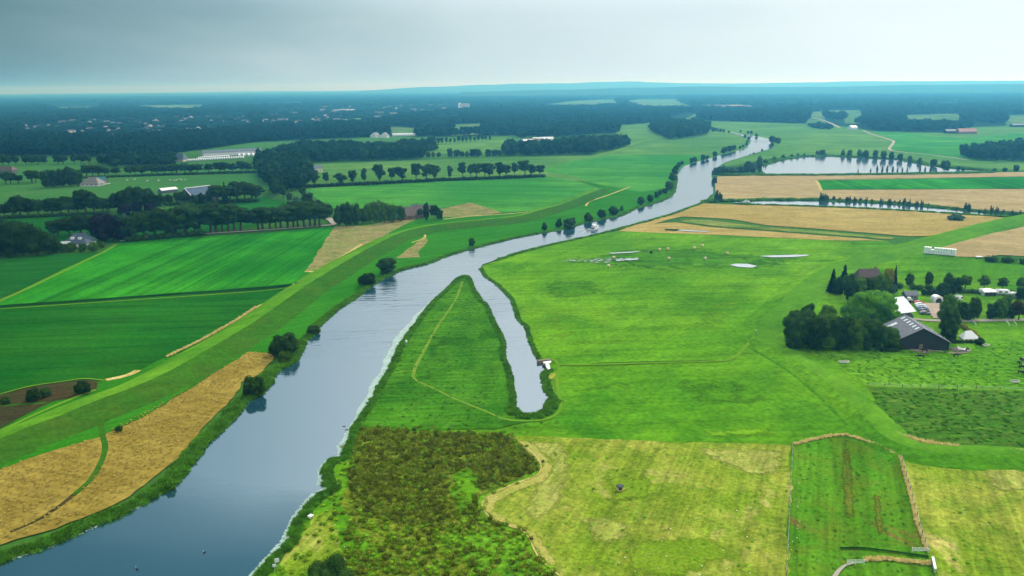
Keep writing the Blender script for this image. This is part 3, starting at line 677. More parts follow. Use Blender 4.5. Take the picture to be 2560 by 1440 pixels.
field('wheat_field', M['wheat_far'], [(1545, 577), (1600, 560), (1690, 556), (1780, 568), (1920, 578), (2100, 592), (2217, 602), (2100, 601), (1920, 593), (1800, 587), (1650, 582)], 'thin golden strip across the meadow', amp=.8)
soft_field('grass_strip', M['strip_soft'], [(1700, 545), (1780, 548), (1920, 565), (2020, 572), (2145, 583), (2300, 596), (2217, 601), (2100, 591), (1920, 577), (1780, 567), (1690, 555)], 'green strip between two golden bands', 9)
field('wheat_field', M['stubble'], [(2272, 626), (2345, 612), (2420, 597), (2560, 566), (2900, 505), (2900, 650), (2560, 640), (2495, 637), (2470, 643), (2395, 641), (2310, 633)], 'large tan stubble field behind the wrapped bales', amp=.8)
field('wheat_field', M['stubble'], [(1792, 441), (1920, 438), (2045, 437), (2282, 434), (2560, 430), (2900, 425), (2900, 438), (2560, 442), (2040, 451), (2053, 475), (2052, 497), (1920, 499), (1800, 497), (1788, 470)], 'tan field left of the far bright strip', amp=.8)
field('crop_field', M['crop_bright'], [(2040, 451), (2560, 442.5), (2900, 437), (2900, 474), (2560, 471), (2050, 474)], 'bright green strip between two tan fields', amp=.6)
field('wheat_field', M['stubble'], [(2052, 475), (2560, 472), (2900, 474), (2900, 540), (2560, 530), (2420, 522), (2320, 510), (2170, 500), (2052, 497)], 'tan field on the far bank of the side channel', amp=.8)
strip('ditch', M['dry'], [(2040, 450), (2048, 463), (2053, 476)], 2.5, 'pale ditch end beside the tan field', 'ditch')
strip('ditch', M['ditch'], [(2038, 449.5), (2270, 446), (2560, 441.5)], 3, 'dark ditch line above the bright strip', 'ditch')
# foreground fields
field('rough_pasture', M['tussock_light'], [(1990, 872), (2230, 875), (2310, 866), (2560, 845), (2900, 850), (2900, 990), (2560, 977), (2300, 970), (2168, 966), (2145, 948), (2060, 895)], 'light tussocky pasture with dark cattle', amp=.6)
field('rough_pasture', M['tussock_dark'], [(2168, 967), (2300, 971), (2560, 978), (2900, 991), (2900, 1150), (2560, 1126), (2400, 1116), (2300, 1098), (2216, 1080), (2200, 1030)], 'darker tussocky pasture below the boundary line', amp=.6)
strip('boundary_line', M['track'], [(2168, 965), (2300, 969.5), (2560, 976.5), (2800, 984)], .8, 'thin light line between two rough pastures', 'path')
field('hay_meadow', M['hay_meadow'], [(1278, 1090), (1400, 1093), (1600, 1101), (1980, 1113), (1976, 1200), (1968, 1440), (1950, 1800), (1450, 1800), (1400, 1440), (1345, 1390), (1310, 1330), (1240, 1302), (1206, 1272), (1212, 1243), (1280, 1208), (1340, 1187), (1350, 1163), (1300, 1118)], 'yellow green hay meadow in the foreground', amp=.5)
field('mown_strip', M['mown'], [(1984, 1111), (2050, 1094), (2110, 1088), (2200, 1116), (2250, 1139), (2275, 1240), (2310, 1370), (2340, 1440), (2400, 1700), (1950, 1700), (1969, 1440)], 'dark green mown strip with brown streaks', amp=.4)
field('hay_meadow', M['hay_meadow'], [(2258, 1141), (2400, 1145), (2560, 1151), (2900, 1165), (2900, 1800), (2420, 1800), (2345, 1440), (2312, 1360), (2275, 1230)], 'yellow green hay meadow right of the reed fence', amp=.4)
soft_field('reed_bed', M['reed'], [(898, 1072), (1000, 1075), (1278, 1088), (1300, 1118), (1350, 1163), (1338, 1187), (1280, 1208), (1210, 1244), (1206, 1274), (1240, 1304), (1310, 1332), (1345, 1392), (1400, 1440), (1450, 1750), (700, 1750), (760, 1400), (790, 1320), (830, 1240), (850, 1150)], 'olive brown reed bed beside the river', 2.5)
field('grass_patch', M['meadow'], [(690, 1560), (690, 1400), (790, 1245), (850, 1150), (870, 1110), (900, 1075), (915, 1100), (880, 1180), (850, 1260), (900, 1330), (960, 1390), (850, 1420), (760, 1440)], 'fresh green grass between the reeds and the river', amp=.8)
field('grass_patch', M['hay_meadow'], [(700, 1390), (780, 1290), (830, 1270), (845, 1330), (870, 1400), (800, 1420), (720, 1440)], 'yellow flowering grass near the river signs', amp=.8)
field('grass_patch', M['meadow'], [(1130, 1190), (1170, 1170), (1200, 1200), (1190, 1260), (1150, 1300), (1130, 1240)], 'green tongue of grass in the reed bed', amp=1)
field('grass_patch', M['tussock_light'], [(1100, 1345), (1220, 1325), (1300, 1345), (1330, 1400), (1380, 1440), (1420, 1600), (1200, 1600), (1180, 1420)], 'green grass at the edge of the hay meadow', amp=1)
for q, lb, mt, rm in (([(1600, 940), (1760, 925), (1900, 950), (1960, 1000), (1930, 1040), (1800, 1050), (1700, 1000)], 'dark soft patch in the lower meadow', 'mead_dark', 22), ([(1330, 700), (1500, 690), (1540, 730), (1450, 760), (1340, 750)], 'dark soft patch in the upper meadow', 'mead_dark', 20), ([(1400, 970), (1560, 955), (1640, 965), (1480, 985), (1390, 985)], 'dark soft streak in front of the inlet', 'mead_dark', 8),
                      ([(1700, 760), (1860, 720), (1930, 740), (1860, 820), (1760, 850), (1640, 860)], 'light green patch beside the dike', 'mead_light', 35), ([(1300, 720), (1420, 780), (1500, 860), (1440, 890), (1360, 860)], 'light patch beside the inlet', 'mead_light', 20), ([(1680, 1080), (1900, 1060), (1960, 1090), (1800, 1100)], 'light grass along the hay meadow', 'mead_light', 5),
                      ([(1290, 1100), (1420, 1098), (1440, 1180), (1400, 1280), (1340, 1310), (1290, 1290), (1330, 1210), (1375, 1160)], 'straw pale part of the hay meadow by the reeds', 'hay_light', 4), ([(1285, 1092), (1340, 1108), (1388, 1165), (1372, 1202), (1300, 1228), (1250, 1256), (1240, 1274), (1275, 1298), (1345, 1330), (1395, 1402), (1420, 1460), (1395, 1440), (1345, 1392), (1310, 1333), (1235, 1304), (1205, 1274), (1212, 1243), (1280, 1208), (1340, 1187), (1350, 1163), (1300, 1118)], 'broad straw pale rim of the hay meadow along the reeds', 'hay_rim', 1.6), ([(1700, 1112), (1970, 1118), (1965, 1200), (1860, 1190)], 'pale top corner of the hay meadow', 'hay_light', 5), ([(1420, 1290), (1560, 1280), (1600, 1340), (1500, 1380)], 'pale worn patch low in the hay meadow', 'hay_light', 5), ([(1500, 1180), (1640, 1190), (1650, 1260), (1520, 1260)], 'greener patch round the feeder', 'hay_green', 5), ([(1560, 1340), (1800, 1330), (1860, 1400), (1700, 1460), (1540, 1430)], 'greener patch low in the hay meadow', 'hay_green', 5),
                      ([(2100, 1120), (2130, 1118), (2142, 1200), (2145, 1300), (2105, 1300), (2098, 1200)], 'rusty brown streak down the mown strip', 'brown_streak', 2.2), ([(2180, 1230), (2205, 1240), (2215, 1330), (2195, 1350), (2180, 1300)], 'second brown streak in the mown strip', 'brown_streak', 1.4), ([(2440, 1160), (2560, 1160), (2600, 1230), (2480, 1240)], 'pale part of the right hay meadow', 'hay_light', 4)):
    soft_field('grass_patch', M[mt], q, lb, rm)
strip('dry_grass_strip', M['dry'], [(1285, 1092), (1330, 1130), (1352, 1160), (1342, 1188), (1282, 1210), (1214, 1246), (1208, 1274), (1240, 1303), (1310, 1330), (1345, 1390), (1402, 1442)], .3, 'pale dry rim between reeds and hay meadow', 'grass strip', amp=.9)
# paths of the spit
field('spit_grass', M['spit'], [(1172, 694), (1186, 726), (1201, 752), (1218, 764), (1224, 782), (1238, 814), (1249, 831), (1259, 860), (1258, 893), (1270, 918), (1276, 942), (1281, 975), (1285, 1020), (1300, 1040), (1350, 1046), (1376, 1040), (1300, 1058), (1240, 1072), (1000, 1074), (895, 1070), (912, 1033), (928, 1008), (948, 968), (972, 932), (987, 901), (1002, 867), (1024, 834), (1044, 807), (1067, 777), (1087, 753), (1100, 742), (1117, 726), (1132, 712), (1144, 697)], 'deep green grass of the pointed spit', amp=.3)
strip('path', M['path'], [(1156, 704), (1140, 747), (1108, 795), (1085, 830), (1060, 876), (1040, 915), (1032, 942)], (1.0, 1.2), 'light footpath along the grassy spit', amp=.2)
strip('path', M['path'], [(1031, 940), (1045, 953), (1075, 966), (1130, 993), (1160, 1006), (1215, 1028), (1250, 1044)], .8, 'footpath bending towards the inlet end', amp=.2)
strip('path', M['track'], [(1250, 1044), (1290, 1051), (1340, 1051), (1376, 1044), (1397, 1028), (1402, 1010), (1394, 975), (1392, 945), (1397, 922), (1391, 904), (1378, 897)], 1.0, 'light track round the end of the inlet', amp=.2)
strip('path', M['track'], [(1400, 910), (1450, 912), (1580, 908), (1780, 902), (1830, 896), (1862, 868), (1890, 838)], 1.3, 'faint farm track across the meadow', 'track', amp=.2)
strip('path', M['ditch'], [(1480, 908), (1620, 904), (1700, 903), (1790, 900)], .5, 'thin dark rut beside the faint farm track', 'track', amp=.4)
for yy, x0, x1 in ((747, 1100, 1138), (799, 1062, 1104), (830, 1045, 1084), (928, 985, 1034)):
    strip('angler_trail', M['track'], [(x0, yy + 2), ((x0 + x1) / 2, yy), (x1, yy - 2)], .7, {747: 'short trail to the bank near the spit tip', 799: 'second short trail from the spit tip to the bank', 830: 'third short trail from the spit tip to the bank', 928: 'short trail to the bank at the path bend'}[yy], 'path')
field('grass_patch', M['hay_meadow'], [(1362, 935), (1390, 932), (1388, 950), (1372, 948)], 'small yellow patch beside the jetty', amp=.2)
strip('lane', M['lane'], [(2220, 806), (2270, 796), (2330, 801), (2440, 801), (2560, 799), (2800, 798)], 3.0, 'grey lane past the black barn', 'road')
strip('lane', M['lane'], [(2105, 813), (2150, 808), (2225, 802)], 5.0, 'pale yard strip behind the black barn', 'road')
field('gravel_yard', M['gravel'], [(2296, 757), (2345, 757), (2400, 760), (2400, 796), (2335, 795), (2316, 780)], 'pinkish gravel car park', 'yard', amp=.2)
field('dirt_yard', M['bare'], [(2245, 858), (2275, 857), (2300, 868), (2330, 880), (2310, 884), (2268, 872), (2250, 866)], 'bare trampled ground in front of the barn', 'yard', amp=.3)
strip('farm_track', M['bare'], [(2300, 872), (2350, 878), (2385, 882), (2420, 880), (2426, 872)], .9, 'pale wheel track to the dung heap', 'track')
strip('far_lane', M['lane'], [(2030, 294), (2062, 302), (2090, 314), (2098, 319)], 5, 'pale sandy track by the far house', 'road')
strip('far_lane', M['lane'], [(2157, 326), (2185, 337), (2228, 350), (2234, 356), (2224, 371), (2240, 378), (2330, 387), (2420, 400)], (4, 4), 'pale winding lane across the far pasture', 'road')
strip('far_lane', M['track'], [(1480, 389), (1530, 381), (1570, 366), (1600, 354), (1640, 345), (1665, 340)], 5, 'pale field edge running to the round wood', 'path')
strip('lane', M['lane'], [(836, 560), (828, 550), (815, 543), (806, 543)], 4.5, 'pale road corner behind the avenue trees', 'road')
strip('lane', M['lane'], [(300, 602), (450, 588), (640, 576), (740, 569), (838, 561)], 3.2, 'shaded road along the avenue trees', 'road')

# ---- dikes
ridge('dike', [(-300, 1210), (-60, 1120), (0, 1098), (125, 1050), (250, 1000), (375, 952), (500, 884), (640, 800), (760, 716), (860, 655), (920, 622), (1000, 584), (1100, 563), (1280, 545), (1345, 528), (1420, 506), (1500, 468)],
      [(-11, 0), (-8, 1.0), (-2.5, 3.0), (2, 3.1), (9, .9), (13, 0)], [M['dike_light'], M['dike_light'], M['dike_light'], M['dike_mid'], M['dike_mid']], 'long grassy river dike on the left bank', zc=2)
ridge('dike', [(2900, 480), (2620, 530), (2480, 560), (2400, 582), (2250, 622), (2110, 660), (2020, 706), (1960, 765), (1915, 810), (1893, 838)],
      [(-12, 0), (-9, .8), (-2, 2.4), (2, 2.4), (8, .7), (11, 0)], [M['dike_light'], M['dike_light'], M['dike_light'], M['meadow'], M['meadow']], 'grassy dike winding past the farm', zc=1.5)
ridge('dike', [(1893, 838), (1925, 858), (1990, 895), (2070, 948), (2130, 1000), (2185, 1050), (2225, 1090), (2290, 1118), (2400, 1130), (2560, 1135), (2800, 1146)],
      [(-8, 0), (-6, .6), (-2, 1.9), (2, 1.9), (7, .6), (10, 0)], [M['dike_light'], M['dike_light'], M['dike_light'], M['meadow'], M['dike_r']], 'grassy dike running down to the lower right', zc=1.5)

# ---- water
RIVER_L = [(-300, 1500), (0, 1405), (107, 1370), (225, 1320), (325, 1277), (410, 1227), (447, 1197), (487, 1145), (520, 1102), (550, 1078), (587, 1040), (612, 1007), (650, 985), (672, 960), (688, 930), (735, 905), (752, 875), (762, 850), (790, 832), (792, 817), (820, 792), (847, 770), (890, 742), (905, 731), (922, 717), (945, 702), (975, 688), (990, 680), (1015, 672), (1065, 660), (1115, 640), (1177, 622), (1215, 612), (1280, 596), (1355, 582), (1392, 576), (1437, 565), (1462, 557), (1550, 540), (1592, 520), (1630, 510), (1655, 502), (1675, 490), (1684, 480), (1687, 462), (1690, 445), (1695, 430), (1705, 417), (1742, 405), (1780, 395), (1805, 387), (1842, 377), (1865, 370), (1877, 356), (1872, 344), (1855, 340), (1830, 332), (1812, 330)]
RIVER_R = [(1830, 330.5), (1855, 336), (1890, 340), (1920, 346.5), (1932, 355), (1936, 362), (1930, 371), (1905, 378), (1875, 387), (1830, 400), (1810, 407), (1792, 420), (1783, 432), (1781, 450), (1787, 465), (1782, 485), (1760, 505), (1717, 520), (1692, 530), (1670, 537), (1615, 552), (1542, 572), (1492, 585), (1392, 607), (1317, 625), (1280, 636), (1240, 649), (1206, 661), (1201, 671), (1212, 690), (1247, 715), (1280, 748), (1296, 800), (1315, 816), (1326, 857), (1338, 883), (1346, 900), (1362, 912), (1372, 922), (1364, 930), (1355, 937), (1360, 955), (1366, 980), (1380, 997), (1370, 1004), (1365, 1020), (1347, 1032), (1330, 1036), (1300, 1033), (1286, 1018), (1282, 975), (1277, 942), (1271, 918), (1259, 893), (1261, 860), (1250, 831), (1239, 813), (1225, 782), (1219, 763), (1203, 751), (1187, 726), (1177, 702), (1171, 691), (1160, 689), (1142, 696), (1130, 711), (1115, 725), (1098, 741), (1085, 752), (1065, 776), (1042, 806), (1022, 833), (1000, 866), (985, 900), (970, 931), (947, 967), (927, 1007), (910, 1033), (897, 1053), (882, 1074), (879, 1092), (870, 1112), (862, 1140), (848, 1146), (826, 1152), (812, 1176), (818, 1200), (812, 1214), (836, 1216), (825, 1226), (800, 1237), (770, 1268), (747, 1296), (737, 1318), (725, 1353), (707, 1373), (685, 1393), (665, 1418), (640, 1445), (560, 1560), (450, 1720), (-300, 1900)]
WZ = .9
def water(name, px, label, mat='water', z=None, kind='structure', cat='water'):
    w = [G(x, y, z or WZ) for x, y in px]
    me = sheet_mesh(name, ragged(w, amp=.45), z or WZ)
    return tag(link(name, me, None, [M[mat]]), label, cat, None, kind)
LAYER[0] += 1
RZ = .02 + .006 * (LAYER[0] + 2)
w = [G(x, y, RZ) for x, y in RIVER_L + RIVER_R]
RIVER_W = ragged(w, amp=.5)
tag(link('river', sheet_mesh('river', RIVER_W, RZ), None, [M['water']]), 'wide calm river winding from the foreground to the far woods', 'river', None, 'structure')
LAKE = [(1903, 411), (1920, 409), (1942, 400), (1995, 392), (2032, 390), (2070, 389), (2100, 391), (2145, 394), (2207, 397), (2257, 400), (2295, 410), (2330, 414), (2350, 420), (2410, 426), (2480, 428), (2445, 429), (2370, 430.5), (2282, 433), (2207, 434.5), (2132, 435.5), (2045, 436), (2015, 438), (1957, 437), (1920, 436), (1908, 430)]
water('lake', LAKE, 'pale oval lake ringed with trees', 'still', RZ, cat='lake')
CHANNEL = [(1832, 506), (1850, 503), (1920, 501.5), (2052, 501.5), (2095, 504), (2170, 505.5), (2245, 511), (2320, 516), (2370, 521), (2420, 527), (2470, 531), (2560, 536), (2900, 552), (2900, 560), (2560, 542), (2445, 537), (2370, 532), (2270, 526), (2170, 521), (2107, 517.5), (2020, 515.5), (1920, 511.5), (1850, 508.5)]
water('side_channel', CHANNEL, 'narrow side channel between golden fields', 'still', RZ, cat='channel')
for px, lb in (([(1898, 640), (1930, 638), (1990, 636.5), (2025, 637), (2015, 640), (1980, 642.5), (1930, 643)], 'long white puddle near the dike'),
               ([(1824, 662), (1840, 659), (1870, 659.5), (1893, 665), (1880, 669), (1845, 667)], 'short oval puddle below the long one'),
               ([(1696, 574), (1720, 575), (1750, 577), (1775, 578), (1765, 579.5), (1730, 578.5), (1700, 576.5)], 'thin puddle in the golden strip'),
               ([(1520, 632.5), (1560, 630), (1602, 628), (1585, 631), (1550, 633), (1530, 634)], 'thin white puddle in the upper wet hollow')):
    water('puddle', px, lb, 'still', RZ, cat='puddle')
field('wet_margin', M['ditch'], [(1660, 572), (1700, 573), (1690, 577), (1665, 575)], 'dark wet margin at the end of the thin puddle', 'ground', z=RZ - .03)
# a marsh of many small pools
V, Fc = [], []
for k in range(110):
    x = 1405 + 190 * RNG.random() ** .8; f = (x - 1405) / 190
    c = G(x, 655.5 - 4.0 * f + RNG.gauss(0, 2.0) * (1.3 if .3 < f < .8 else .6)); rr = RNG.uniform(.15, .5) * (.5 + f); e = RNG.uniform(1.5, 4)
    m0 = len(V); 
    for j in range(9):
        a = j * .698; q = RNG.uniform(.6, 1.15) * rr; V.append((c.x + math.cos(a) * q * e, c.y + math.sin(a) * q * 1.4, RZ + .0005 * (k % 40)))
    Fc.append(tuple(range(m0, m0 + 9)))
me = bpy.data.meshes.new('marsh_pools'); me.from_pydata(V, [], Fc); me.update()
tag(link('marsh_pools', me, None, [M['still']]), 'glittering cluster of tiny marsh pools', 'pools', None, 'stuff')

# ---- blue hills and the far canopy
M['canopy'] = leaf_mat('far_canopy', (.003, .018, .012), (.010, .042, .018), 0, .006, 0)
M['hill'] = leaf_mat('hill', (.02, .05, .02), (.03, .07, .03), 0, .0015, 0)
from mathutils import noise as mn
def canopy_mesh():
    rs = [5200 * 1.06 ** i for i in range(26)]; az = [math.radians(-48 + 96 * k / 420) for k in range(421)]
    V = []
    for i, r in enumerate(rs):
        for k, a in enumerate(az):
            rr = r * (1 + .02 * mn.noise((k * .7, i * 3.1, 0))); x, y = math.sin(a) * rr, math.cos(a) * rr
            h = 13 + 7 * mn.noise((x / 260, y / 500, 1)) + 5 * mn.noise((x / 70, y / 120, 5))
            h += 14 * max(0, mn.noise((x / 2500, y / 1800, 8)))
            V.append((x, y, h if i else -1))
    n = len(az)
    fs = [(i * n + k, i * n + k + 1, (i + 1) * n + k + 1, (i + 1) * n + k) for i in range(len(rs) - 1) for k in range(n - 1)]
    me = bpy.data.meshes.new('forest'); me.from_pydata(V, [], [f[::-1] for f in fs]); me.update()
    return me
tag(link('forest', canopy_mesh(), None, [M['canopy']]), 'unbroken blue forest reaching to the horizon', 'forest', None, 'stuff')
def hills(name, dist, prof, label, depth=2500):
    V = []; n = len(prof)
    for j, (k, f) in enumerate(((-1, 0), (-.5, .55), (0, 1), (.6, .8), (1.4, 0))):
        for x, y in prof:
            d = F * FPX + R * (x - 1280) + U * (720 - y); d2 = Vector((d.x, d.y, 0)); s = dist / d2.length
            top = CAMH + d.z * s; u = d2.normalized() * (dist + k * depth)
            V.append((u.x, u.y, max(-2, (top + 2) * f * (1 + (.06 * mn.noise((x / 37, j * 3.3, 2)) if j not in (0, 2, 4) else 0)) - 2)))
    fs = [(j * n + i, j * n + i + 1, (j + 1) * n + i + 1, (j + 1) * n + i) for j in range(4) for i in range(n - 1)]
    me = bpy.data.meshes.new(name); me.from_pydata(V, [], fs); me.update()
    me.polygons.foreach_set('use_smooth', [True] * len(fs))
    tag(link(name, me, None, [M['hill']]), label, 'hills', None, 'structure')
def profile(keys, step=9, wob=.7):
    out = []
    for (x0, y0), (x1, y1) in zip(keys, keys[1:]):
        m = max(2, int((x1 - x0) / step))
        for i in range(m):
            f = i / m; f2 = f * f * (3 - 2 * f); x = x0 + (x1 - x0) * f
            out.append((x, y0 + (y1 - y0) * f2 + wob * mn.noise((x / 40, y0, 0)) + .4 * wob * mn.noise((x / 9, 7, 0))))
    out.append(keys[-1]); return out
hills('hills', 13000, profile([(900, 226), (1080, 217), (1220, 211.5), (1300, 209), (1420, 208), (1500, 205), (1570, 203.5), (1640, 206), (1720, 208), (1850, 208.5), (2020, 206), (2150, 203), (2300, 203), (2450, 202), (2700, 200), (2900, 199)]), 'pale blue ridge of low hills on the horizon')
hills('hills', 7600, profile([(1150, 230), (1400, 224), (1600, 219), (1760, 216), (1900, 217.5), (2060, 217), (2300, 212), (2560, 210), (2900, 208)]), 'darker blue wooded rise in front of the pale ridge', 1800)
# ------------------------------------------------------------------ trees one can count
# -- river trees, left bank
RB = 'trees and bushes along the left river bank'
tree('round', 968, 686, 644, 'round dark tree by itself at the water, its reflection below it', 'deep', 1.18, RB)
tree('bush', 918, 716, 681, 'broad dark bush just downstream of the lone round tree', 'deep', .95, RB, dense=1)
tree('bush', 713, 888, 831, 'large dome-shaped bush beside the upper end of the wheat field', 'deep', .95, RB, dense=1)
tree('bush', 712, 908, 876, 'small bush between the large domed bush and the wheat field corner', 'green', .8, RB)
tree('bush', 636, 990, 936, 'dark rounded bush overhanging the water along the wheat field', 'deep', .75, RB, dense=1)
tree('bush', 783, 836, 812, 'low bush where the bank hedge juts into the wide river', 'deep', 1.0, RB)
tree('bush', 427, 1226, 1196, 'light green bush in the bank edge below the wheat track', 'bright', .7, RB)
for x, b, t, w, l in ((1179, 616, 594, .9, 'single small tree on the bank opposite the spit tip'),
                      (1361, 577, 554, .75, 'slim tree left of the twin bank trees near the cruiser'),
                      (1397, 569, 545, .75, 'upright tree beside the wide bank bush near the cruiser'),
                      (1422, 571, 545, 1.15, 'wide double-crowned tree at the water left of the cruiser'),
                      (1433, 562, 543, .7, 'small tree half hidden behind the wide double-crowned one'),
                      (1471, 556, 530, .95, 'round tree directly behind the white cruiser'),
                      (1504, 546, 522, 1.1, 'round tree upstream of the white cruiser'),
                      (1534, 536, 514, 1.3, 'broad low tree second upstream of the white cruiser'),
                      (1554, 528, 513, .7, 'tiny bush upstream of the broad low bank tree'),
                      (1602, 513, 491, .95, 'round bank tree before the row of three'),
                      (1625, 505, 487, 1.0, 'first of three round trees in line on the bank'),
                      (1641, 494, 479, .95, 'second of three round trees in line on the bank'),
                      (1650, 488, 473, .85, 'third of three round trees in line on the bank'),
                      (1662, 485, 470, 1.0, 'low bush where the river turns away from the meadow')):
    tree('round', x, b, t, l, 'deep', w, RB)
for i, (x, b, t) in enumerate(((1673, 476, 452), (1681, 453, 430), (1686, 438, 420), (1690, 427, 413), (1697, 418, 404), (1705, 412, 402), (1729, 408, 394), (1737, 405, 392), (1757, 401, 386), (1768, 399, 388), (1787, 392, 378), (1808, 384, 368), (1815, 381, 366), (1824, 379, 364), (1834, 376, 362), (1850, 372, 364), (1858, 369, 361), (1866, 364, 355), (1868, 357, 349), (1872, 350, 341), (1862, 345, 336))):
    tree('round', x, b, t, f'{nth(i)} tree upstream from the river turn on the far left bank', 'grey' if i == 0 else 'deep', .95, 'small trees along the far river bend')
for i, (x, b, t) in enumerate(((1783, 329, 318), (1792, 329, 319), (1801, 330, 321), (1809, 331, 323), (1822, 333, 326), (1851, 331, 325), (1870, 334, 327), (1878, 335, 326), (1891, 342, 333), (1930, 358, 340), (1944, 360, 343))):
    tree('round', x, b, t, f'{nth(i)} small tree round the farthest visible water, from the round wood on', 'deep', 1.0, 'small trees at the farthest river water')
for i, (x, b, t) in enumerate(((1905, 379, 372), (1884, 386, 380), (1875, 388, 384))):
    tree('round', x, b, t, f'{nth(i)} tiny bush on the right bank below the farthest bend', 'deep', .9, 'tiny bushes on the right bank')
# -- right bank and lake
for x, b, t, w, k, l in ((1787, 436, 411, .8, 'shrub', 'tall loose shrub where the river narrows by the lake'), (1786, 458, 434, .75, 'shrub', 'ragged shrub on the right bank below the tall one'),
                         (1795, 504, 470, .75, 'shrub', 'tall feathery shrub at the mouth of the side channel'), (1803, 435, 417, 1.2, 'bush', 'low bush between river and lake'),
                         (1809, 434, 413, .9, 'round', 'pointed tree between river and lake'), (1828, 434, 416, 1.3, 'bush', 'wide bush at the tan field corner by the lake'), (1851, 434, 416, 1.2, 'bush', 'greyish bush left of the tall lake tree'),
                         (1867, 434, 401, .7, 'round', 'taller tree at the near end of the lake'), (1881, 434, 405, .75, 'round', 'tree second from the near end of the lake'), (1897, 433, 391, .55, 'egg', 'tallest slender tree at the lake tip'),
                         (1914, 410, 394, 1.2, 'shrub', 'bushy growth on the upper lake tip'), (1935, 402, 388, 1.3, 'shrub', 'low shrub on the upper left lake shore')):
    tree(k, x, b, t, l, 'grey', w, 'trees round the lake')
for i, (x, b, t, w) in enumerate(((1958, 398, 383, 1), (1978, 395, 381, .8), (1995, 393, 379, .8), (2010, 392, 379, .8))):
    tree('shrub', x, b, t, f'{nth(i)} thin reed-like shrub along the upper lake shore', 'grey', w, 'thin shrubs on the upper lake shore')
for i, (x, b, t, w) in enumerate(((2044, 390, 376, .9), (2056, 390, 374, 1.1), (2107, 391, 373, .7), (2124, 392, 374, .8), (2149, 394, 372, .7), (2164, 395, 374, .8), (2188, 396, 374, .7), (2208, 398, 376, .75), (2228, 399, 379, .7), (2250, 402, 383, .8), (2274, 406, 389, .7), (2298, 410, 393, .7))):
    tree('round', x, b, t, f'{nth(i)} leafy tree from the left along the far lake shore', 'grey', w, 'leafy trees on the far lake shore')
for x, b, t, w, l in ((2333, 416, 397, .9, 'round tree at the right end of the lake'), (2362, 429, 399, .75, 'large dense tree past the right end of the lake'), (2395, 426, 415, 1, 'small bush right of the lake on the wet ground'), (2407, 427, 418, 1, 'low bush on the wet strip right of the lake'), (2485, 429, 420, 1.2, 'dark bush on the wet strip farther right'), (2512, 429, 419, 1.4, 'wide dark bush near the right picture edge'), (2539, 430, 411, .8, 'dark upright tree at the end of the wet strip')):
    tree('round', x, b, t, l, 'deep', w, 'trees right of the lake')
for i, (x, t) in enumerate(((2131, 429), (2145, 423), (2176, 420), (2192, 413), (2205, 415), (2217, 413), (2231, 414), (2243, 419), (2255, 418), (2267, 419), (2299, 416), (2312, 416), (2325, 417), (2340, 419))):
    tree('poplar', x, 434 - .004 * (x - 2131), t, f'{nth(i)} slender poplar from the left on the near lake shore', 'grey', 1.15, 'slender poplars on the near lake shore')
for i, (x, b, t) in enumerate(((2054, 503, 478), (2062, 503, 476), (2068, 503, 482), (2084, 503, 485), (2099, 503, 489), (2117, 505, 486), (2124, 505, 487), (2137, 506, 489), (2150, 506, 489), (2166, 508, 490), (2180, 508, 493), (2202, 510, 492), (2223, 511, 491), (2237, 511, 496), (2247, 512, 496), (2260, 513, 492), (2272, 515, 494), (2292, 516, 496), (2303, 517, 496), (2320, 518, 505), (2345, 520, 510), (2370, 522, 512), (2392, 525, 514), (2415, 527, 503), (2422, 528, 505), (2448, 532, 520), (2462, 533, 518), (2477, 533, 510), (2492, 535, 513), (2508, 536, 520), (2530, 538, 523), (2550, 540, 522))):
    tree('shrub', x, b, t, f'{nth(i)} shrub from the left on the far bank of the side channel', 'grey', .75, 'waterside shrubs along the side channel')
tree('bush', 2390, 550, 536, 'low spreading bush alone in the golden field', 'grey', 2.0)
hedge('hedge', [(2478, 655), (2520, 657), (2570, 662), (2640, 668)], 7, 3.6, 'thick dark hedge behind the meadow, right of the bales', 'deep', leaf=.7)
# -- hedgerow of stem trees
HX = [761, 785, 817, 852, 882, 912, 949, 980, 1006, 1041, 1066, 1087, 1124, 1157, 1177, 1191, 1212, 1224, 1249, 1265, 1286, 1312, 1329, 1350]
HT = [437, 424, 432, 430, 425, 426, 417, 417, 416, 414, 412, 412, 412, 410, 414, 412, 409, 410, 406, 409, 408, 406, 410, 414]
HW = [.8, 1.2, .9, 1.2, .95, .7, .8, .85, 1.3, 1.0, 1.2, .95, .7, .85, .8, .9, 1.0, 1.0, .95, 1.0, .8, 1.0, .95, 1.2]
row('field', HX, [468 - (x - 761) * .0455 for x in HX], HT, '{n} stem tree from the road end of the long hedgerow between two fields', 'stem trees in the long hedgerow', 'deep', [q * 1.25 for q in HW])
hedge('hedge', [(752, 470), (900, 463), (1100, 453), (1250, 447), (1356, 443)], 5, 3.2, 'low dark hedge under the row of stem trees', 'deep', leaf=.9, n=9000)
# -- small row far off
row('field', [1085, 1096, 1105, 1116, 1125, 1136, 1147, 1157, 1166, 1176, 1187, 1196, 1206, 1215, 1224], (363, 352.5), (347, 339), '{n} tiny round tree from the left in the short far row', 'tiny trees in the short far row', 'deep', 1.15)
row('round', [1040, 1055, 1070, 1083, 1097, 1125, 1142, 1155, 1168, 1183, 1195, 1221, 1237, 1249], (394, 391), [382, 383, 379, 381, 381, 372, 376, 377, 376, 372, 374, 371, 375, 374], '{n} tree from the left in the leafy row by the dark wood', 'leafy row running up to the dark wood', 'deep', .85)
